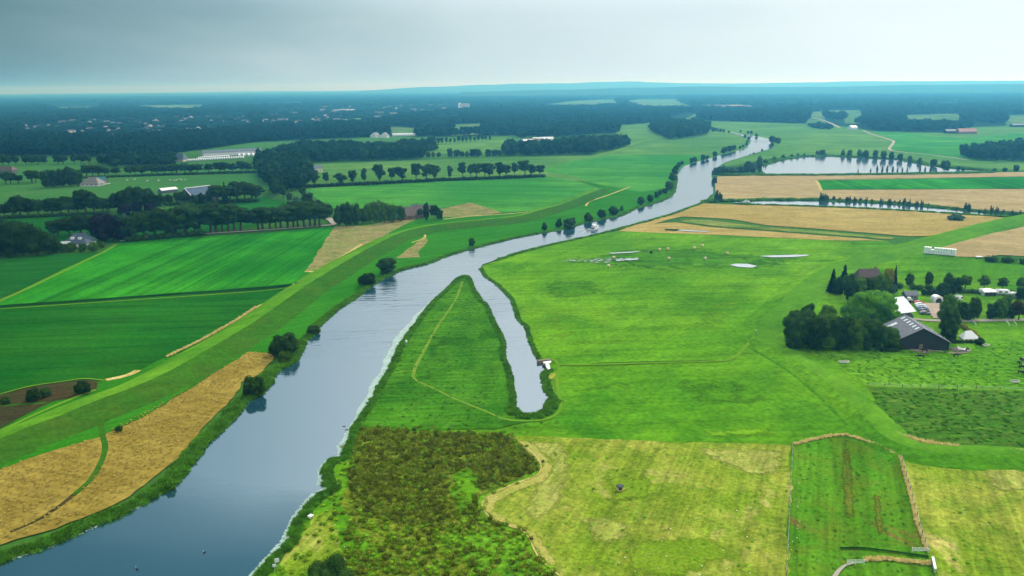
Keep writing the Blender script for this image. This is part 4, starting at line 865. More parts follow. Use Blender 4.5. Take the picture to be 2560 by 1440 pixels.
# -- avenue over the vivid crop
row('avenue', [646, 657, 675, 690, 702, 719, 734, 745, 761, 775, 787, 799], (575, 566), (524, 513), '{n} tall tree from the left in the avenue ending at the road corner', 'avenue along the vivid crop', 'deep', 1.6)
row('avenue', [527, 541, 556, 571, 586, 602], (583, 577), [518, 514, 518, 524, 519, 521], '{n} of six trees from the left, between the dark mass and the avenue', 'six trees beside the shaded road', 'deep', 1.65)
row('oak', [335, 362, 390, 415, 440, 465, 488], (602, 587), [532, 523, 520, 518, 518, 517, 522], '{n} oak from the copper beeches in the dark roadside mass', 'oaks of the dark roadside mass', 'deep', 1.05)
row('round', [256, 283, 312], (606, 602), [537, 531, 543], '{n} of three purple-black beeches from the white villa', 'purple-black beeches by the white villa', 'copper', .8)
row('oak', [146, 174, 203, 231, 262], (592, 588), [548, 543, 541, 539, 541], '{n} oak from the left behind the white villa', 'oaks behind the white villa', 'deep', 1.0)
row('round', [-12, 22, 58, 92, 122], (642, 636), [546, 548, 551, 557, 574], '{n} tree from the left in the big dark clump left of the villa', 'big dark clump left of the villa', 'deep', .95)
for x, b, t, l in ((138, 630, 607, 'pale garden bush at the clump end left of the villa'), (158, 629, 606, 'rounded garden bush before the small light shed'), (180, 630, 606, 'garden bush under the left corner of the villa'), (208, 629, 608, 'garden bush before the villa windows'), (233, 628, 604, 'garden bush under the right corner of the villa'), (255, 620, 604, 'loose garden bush between villa and beeches')):
    tree('bush', x, b, t, l, 'green', .75, 'garden bushes in front of the white villa')
row('oak', [12, 34, 52, 72, 97, 131, 152, 172, 195, 215, 236, 258, 274], (545, 531), [509, 501, 489, 496, 500, 493, 497, 487, 493, 480, 489, 487, 490], '{n} wide oak from the left in the long row across the shaded paddock', 'long oak row across the shaded paddock', 'deep', 1.0)
row('oak', [296, 317, 341, 363, 386], (531, 528), [478, 475, 474, 476, 482], '{n} oak of the tall clump right of the long oak row', 'tall oak clump', 'deep', 1.0)
row('round', [312, 345, 374], (540, 534), [506, 504, 507], '{n} purple-black tree under the tall oak clump', 'purple-black trees under the oak clump', 'copper', 1.0)
tree('round', 272, 552, 521, 'small pale dome-shaped tree in front of the oak row', 'grey', .8)
tree('round', 312, 556, 531, 'small pale tree right of the pale dome-shaped one', 'grey', .8)
row('oak', [402, 424, 447, 463], (514, 509), [483, 487, 478, 481], '{n} oak left of the solar barn', 'oaks left of the solar barn', 'deep', 1.0)
row('oak', [487, 505, 523], (513, 509), [484, 480, 483], '{n} oak standing right in front of the solar barn', 'oaks in front of the solar barn', 'deep', .7)
row('avenue', [544, 575, 594, 612, 630, 641], (510, 503), [470, 467, 461, 460, 462, 470], '{n} tree right of the solar barn in the roadside row', 'roadside trees right of the solar barn', 'deep', 1.55)
tree('conifer', 564, 509, 457, 'pointed fir rising out of the trees by the solar barn', 'needle', .75)
row('avenue', [15, 27, 46, 80, 90], (461, 457), [431, 434, 440, 426, 429], '{n} tree from the left edge beside the dark round grove', 'trees left of the dark round grove', 'deep', 1.5)
row('round', [118, 137, 157, 177, 194], (469, 465), [428, 421, 419, 422, 424], '{n} tree from the left in the dark round grove by the cottage', 'dark round grove by the thatched cottage', 'deep', .7)
row('avenue', [217, 232, 247, 262, 290, 325, 338, 355, 380, 395, 412, 430, 442, 463, 478, 493, 522, 550, 562, 582, 605, 618], (442, 431), (418, 406), '{n} tree from the cottage in the long distant lane row', 'long distant lane row', 'deep', [1.8, 1.6, 1.9, 1.6, 1.7] * 5)
row('oak', [8, 22, 40, 66, 80, 95, 112, 145, 158, 187, 203, 222], (413, 409), (389, 385), '{n} far oak from the left edge along the upper villa fields', 'far oaks along the upper villa fields', 'deep', 1.0)
# -- road wood and old farm
for i, (x, b, t, w, k, tn) in enumerate(((795, 538, 497, .75, 'oak', 'deep'), (812, 541, 505, .75, 'oak', 'deep'), (824, 545, 512, .7, 'oak', 'deep'), (771, 528, 482, .75, 'oak', 'deep'), (752, 536, 500, .8, 'oak', 'deep'), (728, 540, 503, .8, 'oak', 'deep'), (742, 515, 490, .75, 'round', 'grey'), (724, 501, 480, .75, 'round', 'grey'), (708, 496, 462, .75, 'oak', 'deep'), (690, 492, 455, .75, 'oak', 'deep'), (757, 494, 465, .7, 'oak', 'deep'), (776, 507, 481, .7, 'oak', 'deep'))):
    tree(k, x, b, t, ('{} broad dark tree' if tn == 'deep' else '{} pale rounded tree').format(nth(i)) + ' of the road wood, from the road corner back', tn, w, 'trees of the road wood')
for i, (x, b, t, w, k) in enumerate(((848, 564, 512, .62, 'round'), (868, 565, 507, .65, 'round'), (889, 562, 508, .68, 'round'), (907, 558, 519, .7, 'round'), (925, 557, 504, .6, 'round'), (943, 557, 502, .65, 'round'), (962, 556, 504, .65, 'round'), (982, 555, 508, .7, 'round'), (1003, 553, 512, .62, 'round'), (1050, 546, 522, .8, 'round'), (1066, 552, 508, .5, 'egg'), (1086, 551, 511, .65, 'oak'), (1099, 549, 521, .7, 'round'))):
    tree(k, x, b, t, f'{nth(i)} tree from the road corner in the line before the old farm', 'green' if 3 < i < 9 else 'deep', w, 'trees in front of the old farm')
# -- small bushes in the brown hollow
for x, b, t, l in ((14, 1010, 990, 'dark thorn bush at the left edge of the brown hollow'), (85, 1003, 968, 'largest dark thorn bush in the brown hollow'), (115, 992, 968, 'smaller thorn bush right of the largest one'), (207, 984, 950, 'dark round bush at the right end of the brown hollow'), (297, 1080, 1063, 'small dark bush on the wheat field edge')):
    tree('bush', x, b, t, l, 'deep', .75, 'bushes about the brown hollow')
tree('bush', 828, 1492, 1388, 'big dark bush rising at the lower picture edge by the reeds', 'deep', .8, dense=3, whole=False)
# -- farm on the right
FG = 'trees round the farm'
for x, b, t, w, tn, l in ((2080, 731, 673, .62, 'needle', 'dark fir at the left corner of the brown-roofed house'), (2108, 724, 664, .6, 'needle', 'tallest fir left of the brown-roofed house'), (2234, 729, 665, .35, 'needle', 'thin pointed fir right of the brown-roofed house')):
    tree('conifer', x, b, t, l, tn, w * 1.6, 'firs by the brown-roofed house')
for k, x, b, t, w, tn, l in (('round', 2093, 738, 690, .8, 'deep', 'dense dark tree second from the left by the brown-roofed house'), ('oak', 2120, 742, 684, .8, 'deep', 'broad dark tree before the tallest fir'), ('round', 2146, 742, 692, .8, 'green', 'leafy tree nearest the brown roof gable'), ('round', 2163, 738, 690, 1.00, 'deep', 'dark tree in front of the brown-roofed house'), ('round', 2186, 739, 687, 1.00, 'green', 'leafy tree before the right end of the brown roof'), ('round', 2207, 736, 682, 0.94, 'green', 'leafy tree right of the brown-roofed house'), ('round', 2217, 732, 669, .5, 'gold', 'tree with a golden yellow crown by the house'), ('bush', 2226, 739, 706, .6, 'grey', 'pale variegated bush at the house corner'),
                             ('oak', 2128, 772, 708, .75, 'deep', 'dark round tree between the house and the bright big tree'),
                             ('round', 2138, 812, 732, 1.1, 'bright', 'left half crown of the huge bright green tree'), ('round', 2182, 812, 720, 1.25, 'bright', 'huge bright green tree beside the grey shed'), ('round', 2221, 817, 755, .9, 'bright', 'lower bright tree touching the grey shed'),
                             ('oak', 2015, 835, 757, .65, 'deep', 'tree at the back left of the dark grove'), ('oak', 2068, 833, 759, .75, 'green', 'tree at the back middle of the dark grove'),
                             ('round', 1984, 874, 786, 0.75, 'deep', 'outermost tree on the left of the dark grove'), ('round', 2002, 868, 772, 0.88, 'deep', 'second front tree of the dark grove from the meadow side'), ('round', 2030, 875, 780, 0.81, 'deep', 'third front tree of the dark grove from the meadow side'), ('round', 2055, 872, 776, 0.94, 'green', 'fourth front tree of the dark grove from the meadow side'), ('round', 2082, 876, 788, 0.78, 'deep', 'fifth front tree of the dark grove from the meadow side'), ('round', 2108, 873, 785, 0.90, 'deep', 'sixth front tree of the dark grove from the meadow side'), ('round', 2136, 876, 792, 0.75, 'green', 'seventh front tree of the dark grove from the meadow side'), ('round', 2163, 873, 790, 0.88, 'deep', 'eighth front tree of the dark grove from the meadow side'), ('round', 2190, 875, 798, 0.75, 'deep', 'ninth front tree of the dark grove, next to the barn end tree'), ('round', 2226, 874, 816, 0.85, 'green', 'bright rounded tree at the corner of the black barn'),
                             ('egg', 2366, 818, 737, .78, 'green', 'upper of two tall oval trees by the lane'), ('egg', 2369, 852, 765, .82, 'green', 'lower tall oval tree beside the black barn'), ('bush', 2376, 856, 830, .7, 'deep', 'dark bush at the foot of the lower oval tree'),
                             ('oak', 2398, 802, 752, .85, 'deep', 'dark tree right of the two oval trees'), ('round', 2416, 801, 757, .8, 'deep', 'dark tree by the lane, between the oval trees and the gap'), ('egg', 2434, 800, 744, .8, 'green', 'oval tree left of the gap in the lane hedge'),
                             ('round', 2480, 799, 756, .85, 'deep', 'dark tree right of the gap in the lane hedge'), ('egg', 2498, 799, 744, .85, 'green', 'oval tree in the middle of the lane hedge'), ('round', 2520, 797, 757, .9, 'deep', 'dark tree left of the russet tree'), ('oak', 2546, 801, 751, .95, 'russet', 'russet tree at the right end of the lane hedge'), ('oak', 2516, 770, 734, .85, 'green', 'light tree hiding the second caravan'), ('round', 2552, 750, 716, .9, 'deep', 'rounded tree near the right edge above the caravans'), ('round', 2572, 752, 712, .9, 'deep', 'tree cut by the right edge above the caravans'),
                             ('egg', 2367, 735, 682, .6, 'green', 'slim tall tree behind the large garden tree'), ('oak', 2381, 745, 688, .85, 'deep', 'large garden tree left of the caravan lawn'), ('round', 2358, 747, 703, .85, 'deep', 'lower garden tree left of the caravan lawn'),
                             ('bush', 2448, 863, 843, .8, 'deep', 'dark bush at the corner by the white tent'), ('bush', 2310, 738, 722, .8, 'deep', 'bush behind the small dark shed'), ('bush', 2332, 740, 722, .9, 'grey', 'grey green bush behind the party tent')):
    tree(k, x, b, t, l, tn, w, FG, dense=1.7 if (b - t) > 60 else 1.0)
row('egg', [2273, 2321], (716, 715), [686, 683], '{n} cone-shaped tree of the two rising from the garden hedge', 'cone-shaped garden trees', 'green', .85, dense=1.0)
row('avenue', [2412, 2459, 2505, 2551], (725, 727), [692, 688, 692, 697], '{n} round-headed tree from the left behind the caravans', 'round-headed trees behind the caravans', 'green', .95, dense=1.0)
hedge('hedge', [(2248, 722), (2280, 724), (2320, 726), (2346, 727)], 3.6, 3.0, 'dark garden hedge with two cone trees', 'deep')
hedge('hedge', [(2398, 733), (2430, 734), (2475, 735), (2530, 737)], 1.8, 2.0, 'trimmed dark hedge behind the caravans', 'deep')
hedge('hedge', [(2405, 818), (2415, 826), (2430, 836), (2443, 847)], 1.7, 1.7, 'hedge with a yellow top by the white tent', 'gold')
hedge('hedge', [(2386, 858), (2405, 858), (2428, 858), (2440, 858)], 1.5, 1.3, 'low dark hedge in front of the white tent', 'deep')
hedge('hedge', [(2205, 880), (2240, 879), (2258, 872)], 2.0, 1.8, 'low trimmed hedge under the barn end tree', 'deep')

hedge('hedge', [(325, 604), (400, 598), (500, 590)], 5, 4.5, 'dark undergrowth under the roadside mass of oaks', 'deep', leaf=.8)
hedge('hedge', [(0, 547), (120, 542), (260, 536)], 4, 2.6, 'ragged undergrowth under the long oak row', 'deep', leaf=.8)
hedge('hedge', [(400, 515), (480, 511), (640, 505)], 5, 3.5, 'undergrowth along the trees by the solar barn', 'deep', leaf=.8)
hedge('hedge', [(205, 446), (400, 439), (560, 434), (640, 432)], 6, 2.5, 'low hedge under the distant lane row', 'deep', leaf=1.0)
# ------------------------------------------------------------------ woods that read as one mass
def blob_tree(seed, tone, n=190, trunk=True):
    g = np.random.default_rng(seed); B = [(0, 0, 5.6, 3.4, 3.4, 4.2)]
    for k in range(7):
        a = k * 2.399; s = g.uniform(1.5, 2.2); B.append((math.cos(a) * 2.5, math.sin(a) * 2.5, 5.5 + g.uniform(-2.4, 3.2), s, s, s * .85))
    V, T, Q = foliage(B, n, 1.3, seed, .93, 1)
    return arrays_mesh('wood_tree', V, T, Q, [LEAF[tone]])
WOOD = proto_collection('wood_tree', [blob_tree(s, t) for s, t in ((1, 'mid'), (2, 'mid'), (3, 'deep'), (4, 'mid'), (5, 'mid'))])
FARW = proto_collection('far_tree', [blob_tree(s, 'far') for s in (6, 7, 8, 9)])
def wood(name, px, spacing, hgt, label, holes=(), keep=1.0):
    if name == 'forest' and spacing > 20: spacing *= .8
    pts = scatter_pts(px, spacing, .48, holes, keep)
    scatter(name, pts, [(RNG.uniform(.75, 1.15) * max(spacing / 7.2, hgt / 13), RNG.uniform(.72, 1.12) * hgt / 10) for _ in pts], FARW if name in ('forest', 'town_trees') else WOOD, label, 'wood')
    return pts
wood('woodland', [(640, 418), (645, 398), (700, 402), (760, 412), (778, 440), (768, 470), (716, 486), (690, 490), (668, 462), (650, 440)], 8, 15, 'dark road wood in front of the long hall')
wood('woodland', [(690, 410), (900, 403), (1060, 399), (1062, 384), (930, 381), (860, 372), (760, 374), (690, 388)], 9, 15, 'long dark wood left of the leafy row')
wood('woodland', [(905, 378), (960, 376), (985, 388), (1000, 370), (1080, 367), (1090, 378), (1040, 386), (990, 392), (930, 385)], 9, 15, 'small wood in front of the tiny tree row')
wood('woodland', [(1255, 392), (1400, 389), (1480, 387), (1572, 366), (1560, 358), (1500, 362), (1430, 366), (1390, 372), (1300, 374), (1262, 372)], 9, 16, 'dark rectangular wood at the end of the leafy row')
wood('woodland', [(1624, 325), (1645, 338), (1662, 346), (1685, 350), (1762, 339), (1775, 326), (1745, 314), (1650, 311)], 10, 17, 'dense rounded wood standing free on the far pasture')
wood('woodland', [(2396, 392), (2420, 401), (2500, 405), (2700, 404), (2700, 378), (2540, 374), (2470, 380), (2430, 383)], 10, 15, 'dark wood at the right edge beyond the lane')
wood('woodland', [(225, 412), (280, 404), (360, 400), (430, 402), (455, 412), (420, 418), (300, 420)], 12, 13, 'garden trees about the far villas')
wood('woodland', [(2020, 316), (2050, 313), (2078, 321), (2075, 325), (2040, 322)], 9, 8, 'low thicket beside the far sandy track')
HOLES = CLEAR + [SAND]
TOWN = [[(50, 345), (60, 318), (200, 302), (420, 296), (620, 288), (640, 318), (620, 338), (300, 350)], [(640, 300), (700, 272), (900, 268), (1170, 262), (1200, 276), (1050, 300), (800, 318), (650, 322)]]
wood('forest', [(-500, 402), (100, 390), (350, 396), (500, 376), (640, 356), (800, 349), (972, 342), (968, 318), (820, 322), (640, 330), (350, 350), (60, 352), (-500, 352)], 11, 17, 'near edge of the town forest on the left', HOLES)
wood('forest', [(-500, 350), (60, 352), (350, 350), (640, 330), (820, 322), (972, 316), (1000, 290), (640, 275), (0, 285), (-600, 300)], 26, 16, 'town forest on the left', HOLES + TOWN)
for k, tpoly in enumerate(TOWN):
    wood('town_trees', tpoly, 30, 8, ('garden trees between the houses of the far left town', 'garden trees between the houses of the far middle town')[k], HOLES, .6)
wood('forest', [(-900, 300), (-600, 302), (0, 287), (640, 276), (1000, 290), (1290, 280), (1290, 240), (-900, 258)], 48, 17, 'blue far forest on the left', HOLES + TOWN)
wood('forest', [(1045, 343), (1280, 340), (1300, 346), (1400, 344), (1500, 336), (1545, 334), (1540, 314), (1620, 309), (1668, 302), (1672, 292), (1735, 283), (1742, 272), (1600, 270), (1330, 270), (1200, 276), (1000, 292), (975, 316), (1045, 320)], 17, 16, 'dark forest belt in the middle distance', HOLES)
wood('forest', [(1290, 281), (1740, 272), (1760, 236), (1290, 238)], 48, 17, 'blue far forest under the ridge', HOLES)
wood('forest', [(1742, 302), (1900, 306), (2005, 309), (2040, 296), (2120, 300), (2190, 329), (2300, 330), (2380, 332), (2425, 318), (2440, 308), (2600, 313), (3100, 312), (3100, 296), (2300, 284), (1900, 277), (1746, 276)], 15, 16, 'dark forest edge on the right', HOLES)
wood('forest', [(1746, 276), (1900, 277), (2300, 284), (3100, 297), (3300, 238), (1760, 236)], 40, 17, 'blue far forest on the right', HOLES)
# ------------------------------------------------------------------ ground cover
TUF = {}
def tufts(name, mats, n=34, leaf=.09, h=1.0, r=.6, up=.5, k=4):
    TUF[name] = proto_collection(name, [tuft_mesh(name, n, leaf, mats, s + len(name), h, r, up) for s in range(k)])
    return TUF[name]
L = LEAF
L['bank'] = leaf_mat('leaf_bank', (.045, .17, .013), (.14, .34, .025), .35, .8, .45)
L['olive'] = leaf_mat('leaf_olive', (.09, .13, .012), (.215, .265, .022), .3, .8, .5)
L['sedge'] = leaf_mat('leaf_sedge', (.13, .28, .012), (.22, .38, .02), .3, .8, .45)
L['straw'] = leaf_mat('leaf_straw', (.60, .50, .18), (.76, .66, .30), .5, .8, .3)
L['pasture'] = leaf_mat('leaf_pasture', (.10, .33, .012), (.16, .40, .02), .3, .8, .4)
L['wheat'] = leaf_mat('leaf_wheat', (.36, .275, .05), (.44, .345, .08), .3, .8, .3)
L['dark'] = leaf_mat('leaf_darkgrass', (.05, .19, .010), (.09, .26, .016), .3, .8, .4)
BANK = tufts('bank_clump', [L['bank']], 60, .17, 1.0, .75, .35)
OLIVE = tufts('reed_clump', [L['olive']], 46, .13, 1.0, .62, .55)
SEDGE = tufts('sedge_clump', [L['sedge']], 46, .12, 1.0, .62, .5)
STRAW = tufts('straw_clump', [L['straw']], 50, .08, 1.0, .6, .55)
PAST = tufts('grass_clump', [L['pasture']], 46, .12, .55, .7, .3)
DARK = tufts('dark_clump', [L['dark']], 46, .13, .55, .7, .3)
WHE = tufts('wheat_clump', [L['wheat']], 40, .09, .8, .6, .75)
GZ = RZ
def along(px, w0, w1, per_m, maxd=1200, lift=GZ):
    """points along a pixel line, between w0 and w1 metres to its left side"""
    w = [G(x, y, lift) for x, y in px]; out = []
    for i in range(len(w) - 1):
        a, b = w[i], w[i + 1]; Ls = (b - a).length; s = side([a, b], 0)
        n = int(Ls * per_m * (1 if (a - CP).length < 500 else .6))
        for k in range(n):
            p = a.lerp(b, RNG.random()); f = w0 + (w1 - w0) * RNG.random()
            out.append((Vector((p.x + s.x * f, p.y + s.y * f, lift - .1)), (p - CP).length))
    return out
def band(name, px, w0, w1, per_m, size, coll, label, cat='bank growth'):
    pts = along(px, w0, w1, per_m)
    scatter(name, [p for p, d in pts], [(RNG.uniform(.7, 1.3) * size[0] * (1 + d / 900), RNG.uniform(.6, 1.4) * size[1]) for p, d in pts], coll, label, cat)
i0 = RIVER_L.index((465, 1175)) if (465, 1175) in RIVER_L else 0
LB1 = RIVER_L[0:16]; LB2 = RIVER_L[15:30]; LB3 = RIVER_L[29:46]
band('bank_growth', LB1, -.4, 3.2, 8, (.85, 1.25), BANK, 'dense green growth between the wheat and the water')
band('bank_growth', LB2, -.3, 1.6, 6, (.8, 1.1), BANK, 'green bank growth upstream of the domed bush')
band('bank_growth', LB3, -.3, 1.4, 3, (.9, 1.0), BANK, 'low bank growth along the middle left bank')
ri = {p: k for k, p in enumerate(RIVER_R)}
band('bank_growth', RIVER_R[ri[(1171, 691)]:ri[(870, 1112)] + 1], -.3, 1.0, 5, (.6, .9), BANK, 'green rim of the spit along the main river')
band('bank_growth', RIVER_R[ri[(870, 1112)]:ri[(640, 1445)] + 2], -.4, 1.3, 7, (.65, 1.0), BANK, 'dark green rim of the reed bed at the water')
band('bank_growth', RIVER_R[ri[(1201, 671)]:ri[(1362, 912)]], -.3, .7, 4, (.5, .8), BANK, 'narrow green rim on the meadow side of the inlet')
band('bank_growth', RIVER_R[ri[(1372, 922)]:ri[(1365, 1020)] + 1], -.3, 1.4, 7, (.6, .9), BANK, 'growth round the jetty corner of the inlet')
band('bank_growth', RIVER_R[ri[(1380, 997)]:ri[(1286, 1018)] + 1], -.2, 2.8, 14, (.6, .8), BANK, 'broad reedy rim round the inlet end')
band('bank_growth', RIVER_R[ri[(1286, 1018)]:ri[(1171, 691)] + 1], -.3, .9, 5, (.5, .8), BANK, 'green rim of the spit along the inlet')
band('bank_growth', RIVER_R[ri[(1760, 505)]:ri[(1240, 649)] + 1], -.2, 1.2, 2, (.8, .7), BANK, 'low grassy rim of the meadow along the river')
band('bank_growth', [(1760, 506), (1795, 502), (1832, 502), (1920, 500), (2052, 500)], -1, 3.0, 3, (1.6, 2.0), BANK, 'dark reeds along the mouth of the side channel')
band('bank_growth', [(2052, 501), (2170, 505), (2320, 516), (2470, 531), (2600, 540)], -1, 2.5, 3, (1.7, 1.7), BANK, 'dark reeds under the channel shrubs')
band('bank_growth', [(2600, 545), (2445, 537), (2270, 526), (2107, 517.5), (1850, 509)], -1.2, .8, 2, (1.2, .9), BANK, 'green fringe on the near channel bank')
band('bank_growth', [(1903, 412), (1942, 400), (1995, 392), (2070, 389), (2145, 393), (2257, 399), (2330, 413), (2480, 427)], -1, 4, 3, (2.2, 2.0), BANK, 'reeds on the far lake shore')
band('bank_growth', [(2480, 430), (2282, 434), (2045, 437), (1915, 437), (1800, 436)], -2, 3, 2.5, (2.0, 1.6), BANK, 'reeds on the near lake shore')
# open ground
def cover(name, px, spacing, size, coll, label, holes=(), keep=1.0, cat='grass'):
    pts = scatter_pts(px, spacing, .5, holes, keep)
    for p in pts: p.z = GZ - .06
    scatter(name, pts, [(RNG.uniform(.6, 1.4) * size[0], RNG.uniform(.5, 1.5) * size[1]) for _ in pts], coll, label, cat)
REEDP = [(900, 1076), (1000, 1079), (1276, 1092), (1296, 1118), (1345, 1163), (1334, 1185), (1278, 1204), (1206, 1240), (1200, 1276), (1236, 1308), (1306, 1336), (1338, 1395), (1395, 1440), (1400, 1640), (880, 1640), (900, 1400), (880, 1330), (850, 1240), (878, 1180)]
LIGHT = [[(1110, 1200), (1165, 1170), (1195, 1200), (1185, 1270), (1140, 1290)], [(880, 1290), (960, 1300), (1000, 1350), (940, 1380), (890, 1350)], [(1110, 1340), (1230, 1320), (1310, 1345), (1330, 1400), (1200, 1400)]]
REEDD = [(900, 1076), (1000, 1079), (1276, 1092), (1296, 1118), (1345, 1163), (1334, 1185), (1278, 1204), (1206, 1240), (1190, 1275), (1150, 1300), (1100, 1325), (1000, 1320), (930, 1300), (880, 1250), (868, 1190)]
REEDB = [(880, 1250), (930, 1300), (1000, 1320), (1100, 1325), (1190, 1280), (1236, 1308), (1306, 1336), (1338, 1395), (1395, 1440), (1400, 1640), (840, 1640), (860, 1400)]
cover('reeds', REEDD, 1.1, (.95, .9), OLIVE, 'olive brown reeds and sedge clumps by the river', LIGHT[:1], .85, 'reeds')
cover('reeds', REEDB, 2.1, (1.0, .85), OLIVE, 'looser dark reed clumps low in the reed bed', LIGHT, .8, 'reeds')
cover('sedges', REEDD, 2.2, (.9, .8), SEDGE, 'yellow green sedge clumps among the reeds', (), .6, 'reeds')
cover('sedges', REEDB, 1.5, (.85, .65), SEDGE, 'yellow green sedges low in the reed bed', (), .8, 'reeds')
REEDO = [(860, 1068), (1000, 1070), (1290, 1082), (1318, 1112), (1368, 1163), (1352, 1195), (1290, 1216), (1222, 1250), (1216, 1270), (1250, 1300), (1322, 1330), (1360, 1390), (1425, 1440), (1440, 1640), (840, 1640), (850, 1400), (830, 1330), (815, 1240), (850, 1180)]
cover('sedges', REEDO, 2.6, (.7, .6), OLIVE, 'stray reed clumps fading out round the reed bed', [REEDP], .55, 'reeds')
cover('reeds', LIGHT[0] , 2.2, (.7, .5), SEDGE, 'loose sedge in the upper green tongue', (), .6, 'reeds')
cover('reeds', LIGHT[1] , 2.2, (.7, .5), OLIVE, 'loose sedge in the left green patch', (), .6, 'reeds')
cover('reeds', LIGHT[2] , 2.2, (.7, .5), OLIVE, 'loose sedge in the lower green patch', (), .6, 'reeds')
cover('sedges', [(690, 1440), (760, 1310), (840, 1170), (890, 1110), (905, 1160), (850, 1260), (890, 1360), (980, 1440), (980, 1640), (600, 1640)], 1.9, (.7, .5), SEDGE, 'loose grass tufts on the river edge by the signs', (), .7)
cover('tussocks', [(1995, 876), (2230, 878), (2330, 886), (2560, 850), (2640, 850), (2640, 975), (2300, 968), (2168, 962), (2060, 897)], 2.2, (.75, .32), PAST, 'light grass tussocks of the cattle pasture', (), .8)
cover('tussocks', [(2180, 985), (2300, 976), (2620, 984), (2620, 1125), (2400, 1110), (2300, 1092), (2222, 1076), (2205, 1030)], 2.2, (.8, .35), DARK, 'dark grass tussocks of the lower rough pasture', (), .75)
cover('tussocks', [(1290, 1095), (1975, 1118), (1962, 1560), (1440, 1560), (1350, 1390), (1230, 1290), (1225, 1245), (1345, 1195), (1360, 1160)], 3.2, (.42, .16), PAST, 'scattered dark tufts in the hay meadow', (), .32)
cover('tussocks', [(2275, 1150), (2620, 1158), (2620, 1560), (2370, 1560), (2320, 1360)], 3.2, (.42, .16), PAST, 'scattered dark tufts right of the reed fence', (), .35)
cover('tussocks', [(1995, 1120), (2110, 1095), (2240, 1142), (2300, 1370), (2340, 1560), (1975, 1560)], 2.0, (.4, .16), DARK, 'rough grass on the mown strip', (), .5)
cover('tussocks', [(1160, 700), (1180, 730), (1215, 785), (1240, 830), (1255, 900), (1272, 960), (1282, 1035), (1400, 1060), (1276, 1085), (905, 1072), (990, 905), (1050, 805), (1110, 735)], 2.4, (.6, .3), DARK, 'grass tufts on the spit', (), .5)
cover('ears', [(0, 1176), (250, 1094), (487, 968), (622, 882), (692, 886), (600, 953), (545, 1025), (470, 1105), (370, 1200), (245, 1277), (100, 1330), (0, 1358)], 1.1, (.45, .22), WHE, 'ripe ears of the riverside wheat', [[(235, 1080), (275, 1085), (275, 1125), (262, 1160), (232, 1205), (150, 1272), (140, 1262), (215, 1200), (243, 1155), (250, 1120)]], .8, 'wheat')
def line_cover(name, px, w, per_m, size, coll, label):
    strip('dry_reed_strip', M['dry'], px, w * .8, label.replace('reed', 'straw bed under the reed', 1) if 'reed' in label else 'bed of ' + label, 'reeds', z=RZ + .05, amp=.6)
    pts = along(px, -w / 2, w / 2, per_m)
    scatter(name, [p for p, d in pts], [(RNG.uniform(.7, 1.3) * size[0], RNG.uniform(.6, 1.4) * size[1]) for p, d in pts], coll, label, 'reeds')
line_cover('dry_reeds', [(2216, 1078), (2250, 1090), (2300, 1104), (2350, 1113), (2400, 1119)], 1.3, 12, (.6, 1.2), STRAW, 'thick pale reed line below the dark pasture')
line_cover('dry_reeds', [(2430, 1125), (2500, 1127), (2600, 1131)], 1.0, 8, (.6, .9), STRAW, 'thin pale reed line at the right edge')
line_cover('dry_reeds', [(2355, 1139), (2400, 1137), (2460, 1136), (2520, 1141), (2600, 1148)], 1.5, 12, (.6, 1.2), STRAW, 'golden reed line above the right hay meadow')
line_cover('dry_reeds', [(1984, 1110), (2020, 1101), (2060, 1092), (2100, 1086), (2122, 1088)], .8, 8, (.4, .8), STRAW, 'pale reed line on top of the mown strip')
line_cover('dry_reeds', [(2122, 1088), (2165, 1101), (2205, 1116), (2230, 1130), (2250, 1139)], .8, 6, (.5, .7), STRAW, 'thinning reed line at the corner of the mown strip')
line_cover('dry_reeds', [(2250, 1140), (2262, 1180), (2277, 1240), (2295, 1310), (2318, 1376)], .6, 7, (.4, .7), STRAW, 'rusty reed line between mown strip and meadow')
line_cover('dry_reeds', [(2160, 1398), (2200, 1396), (2250, 1400), (2300, 1406), (2335, 1408)], 1.1, 16, (.45, .6), STRAW, 'bleached reeds along the little sluice')
line_cover('dry_reeds', [(640, 767), (590, 800), (500, 851), (417, 891)], 1.0, 4, (.5, .7), STRAW, 'straw reeds at the foot of the dike')
line_cover('dry_reeds', [(2060, 668), (2075, 672), (2100, 678)], 1.5, 6, (.8, 1.2), STRAW, 'dry reeds behind the firs of the farm')
# flowers in the meadows
me = bpy.data.meshes.new('flower_patch'); bm = bmesh.new(); bmesh.ops.create_icosphere(bm, subdivisions=1, radius=.13); bm.to_mesh(me); bm.free()
M['flower'] = solid_mat('white_flower', (.75, .72, .5), .8); me.materials.append(M['flower'])
FL = proto_collection('flower', [me])
cover('flowers', [(1500, 1290), (1700, 1240), (1950, 1240), (1950, 1480), (1500, 1480)], 3.6, (1, 1), FL, 'white flower heads dotted over the hay meadow', (), .5, 'flowers')
cover('flowers', [(1972, 1200), (2000, 1200), (1998, 1420), (1968, 1420)], 1.6, (.8, .8), FL, 'white flowers along the mown strip', (), .4, 'flowers')
cover('flowers', [(2330, 1180), (2540, 1190), (2540, 1330), (2330, 1330)], 4, (.8, .8), FL, 'white flowers right of the reed fence', (), .4, 'flowers')
cover('flowers', [(720, 1400), (790, 1300), (840, 1300), (880, 1390), (800, 1400)], 2.0, (.7, .7), FL, 'pale flowers near the river signs', (), .5, 'flowers')
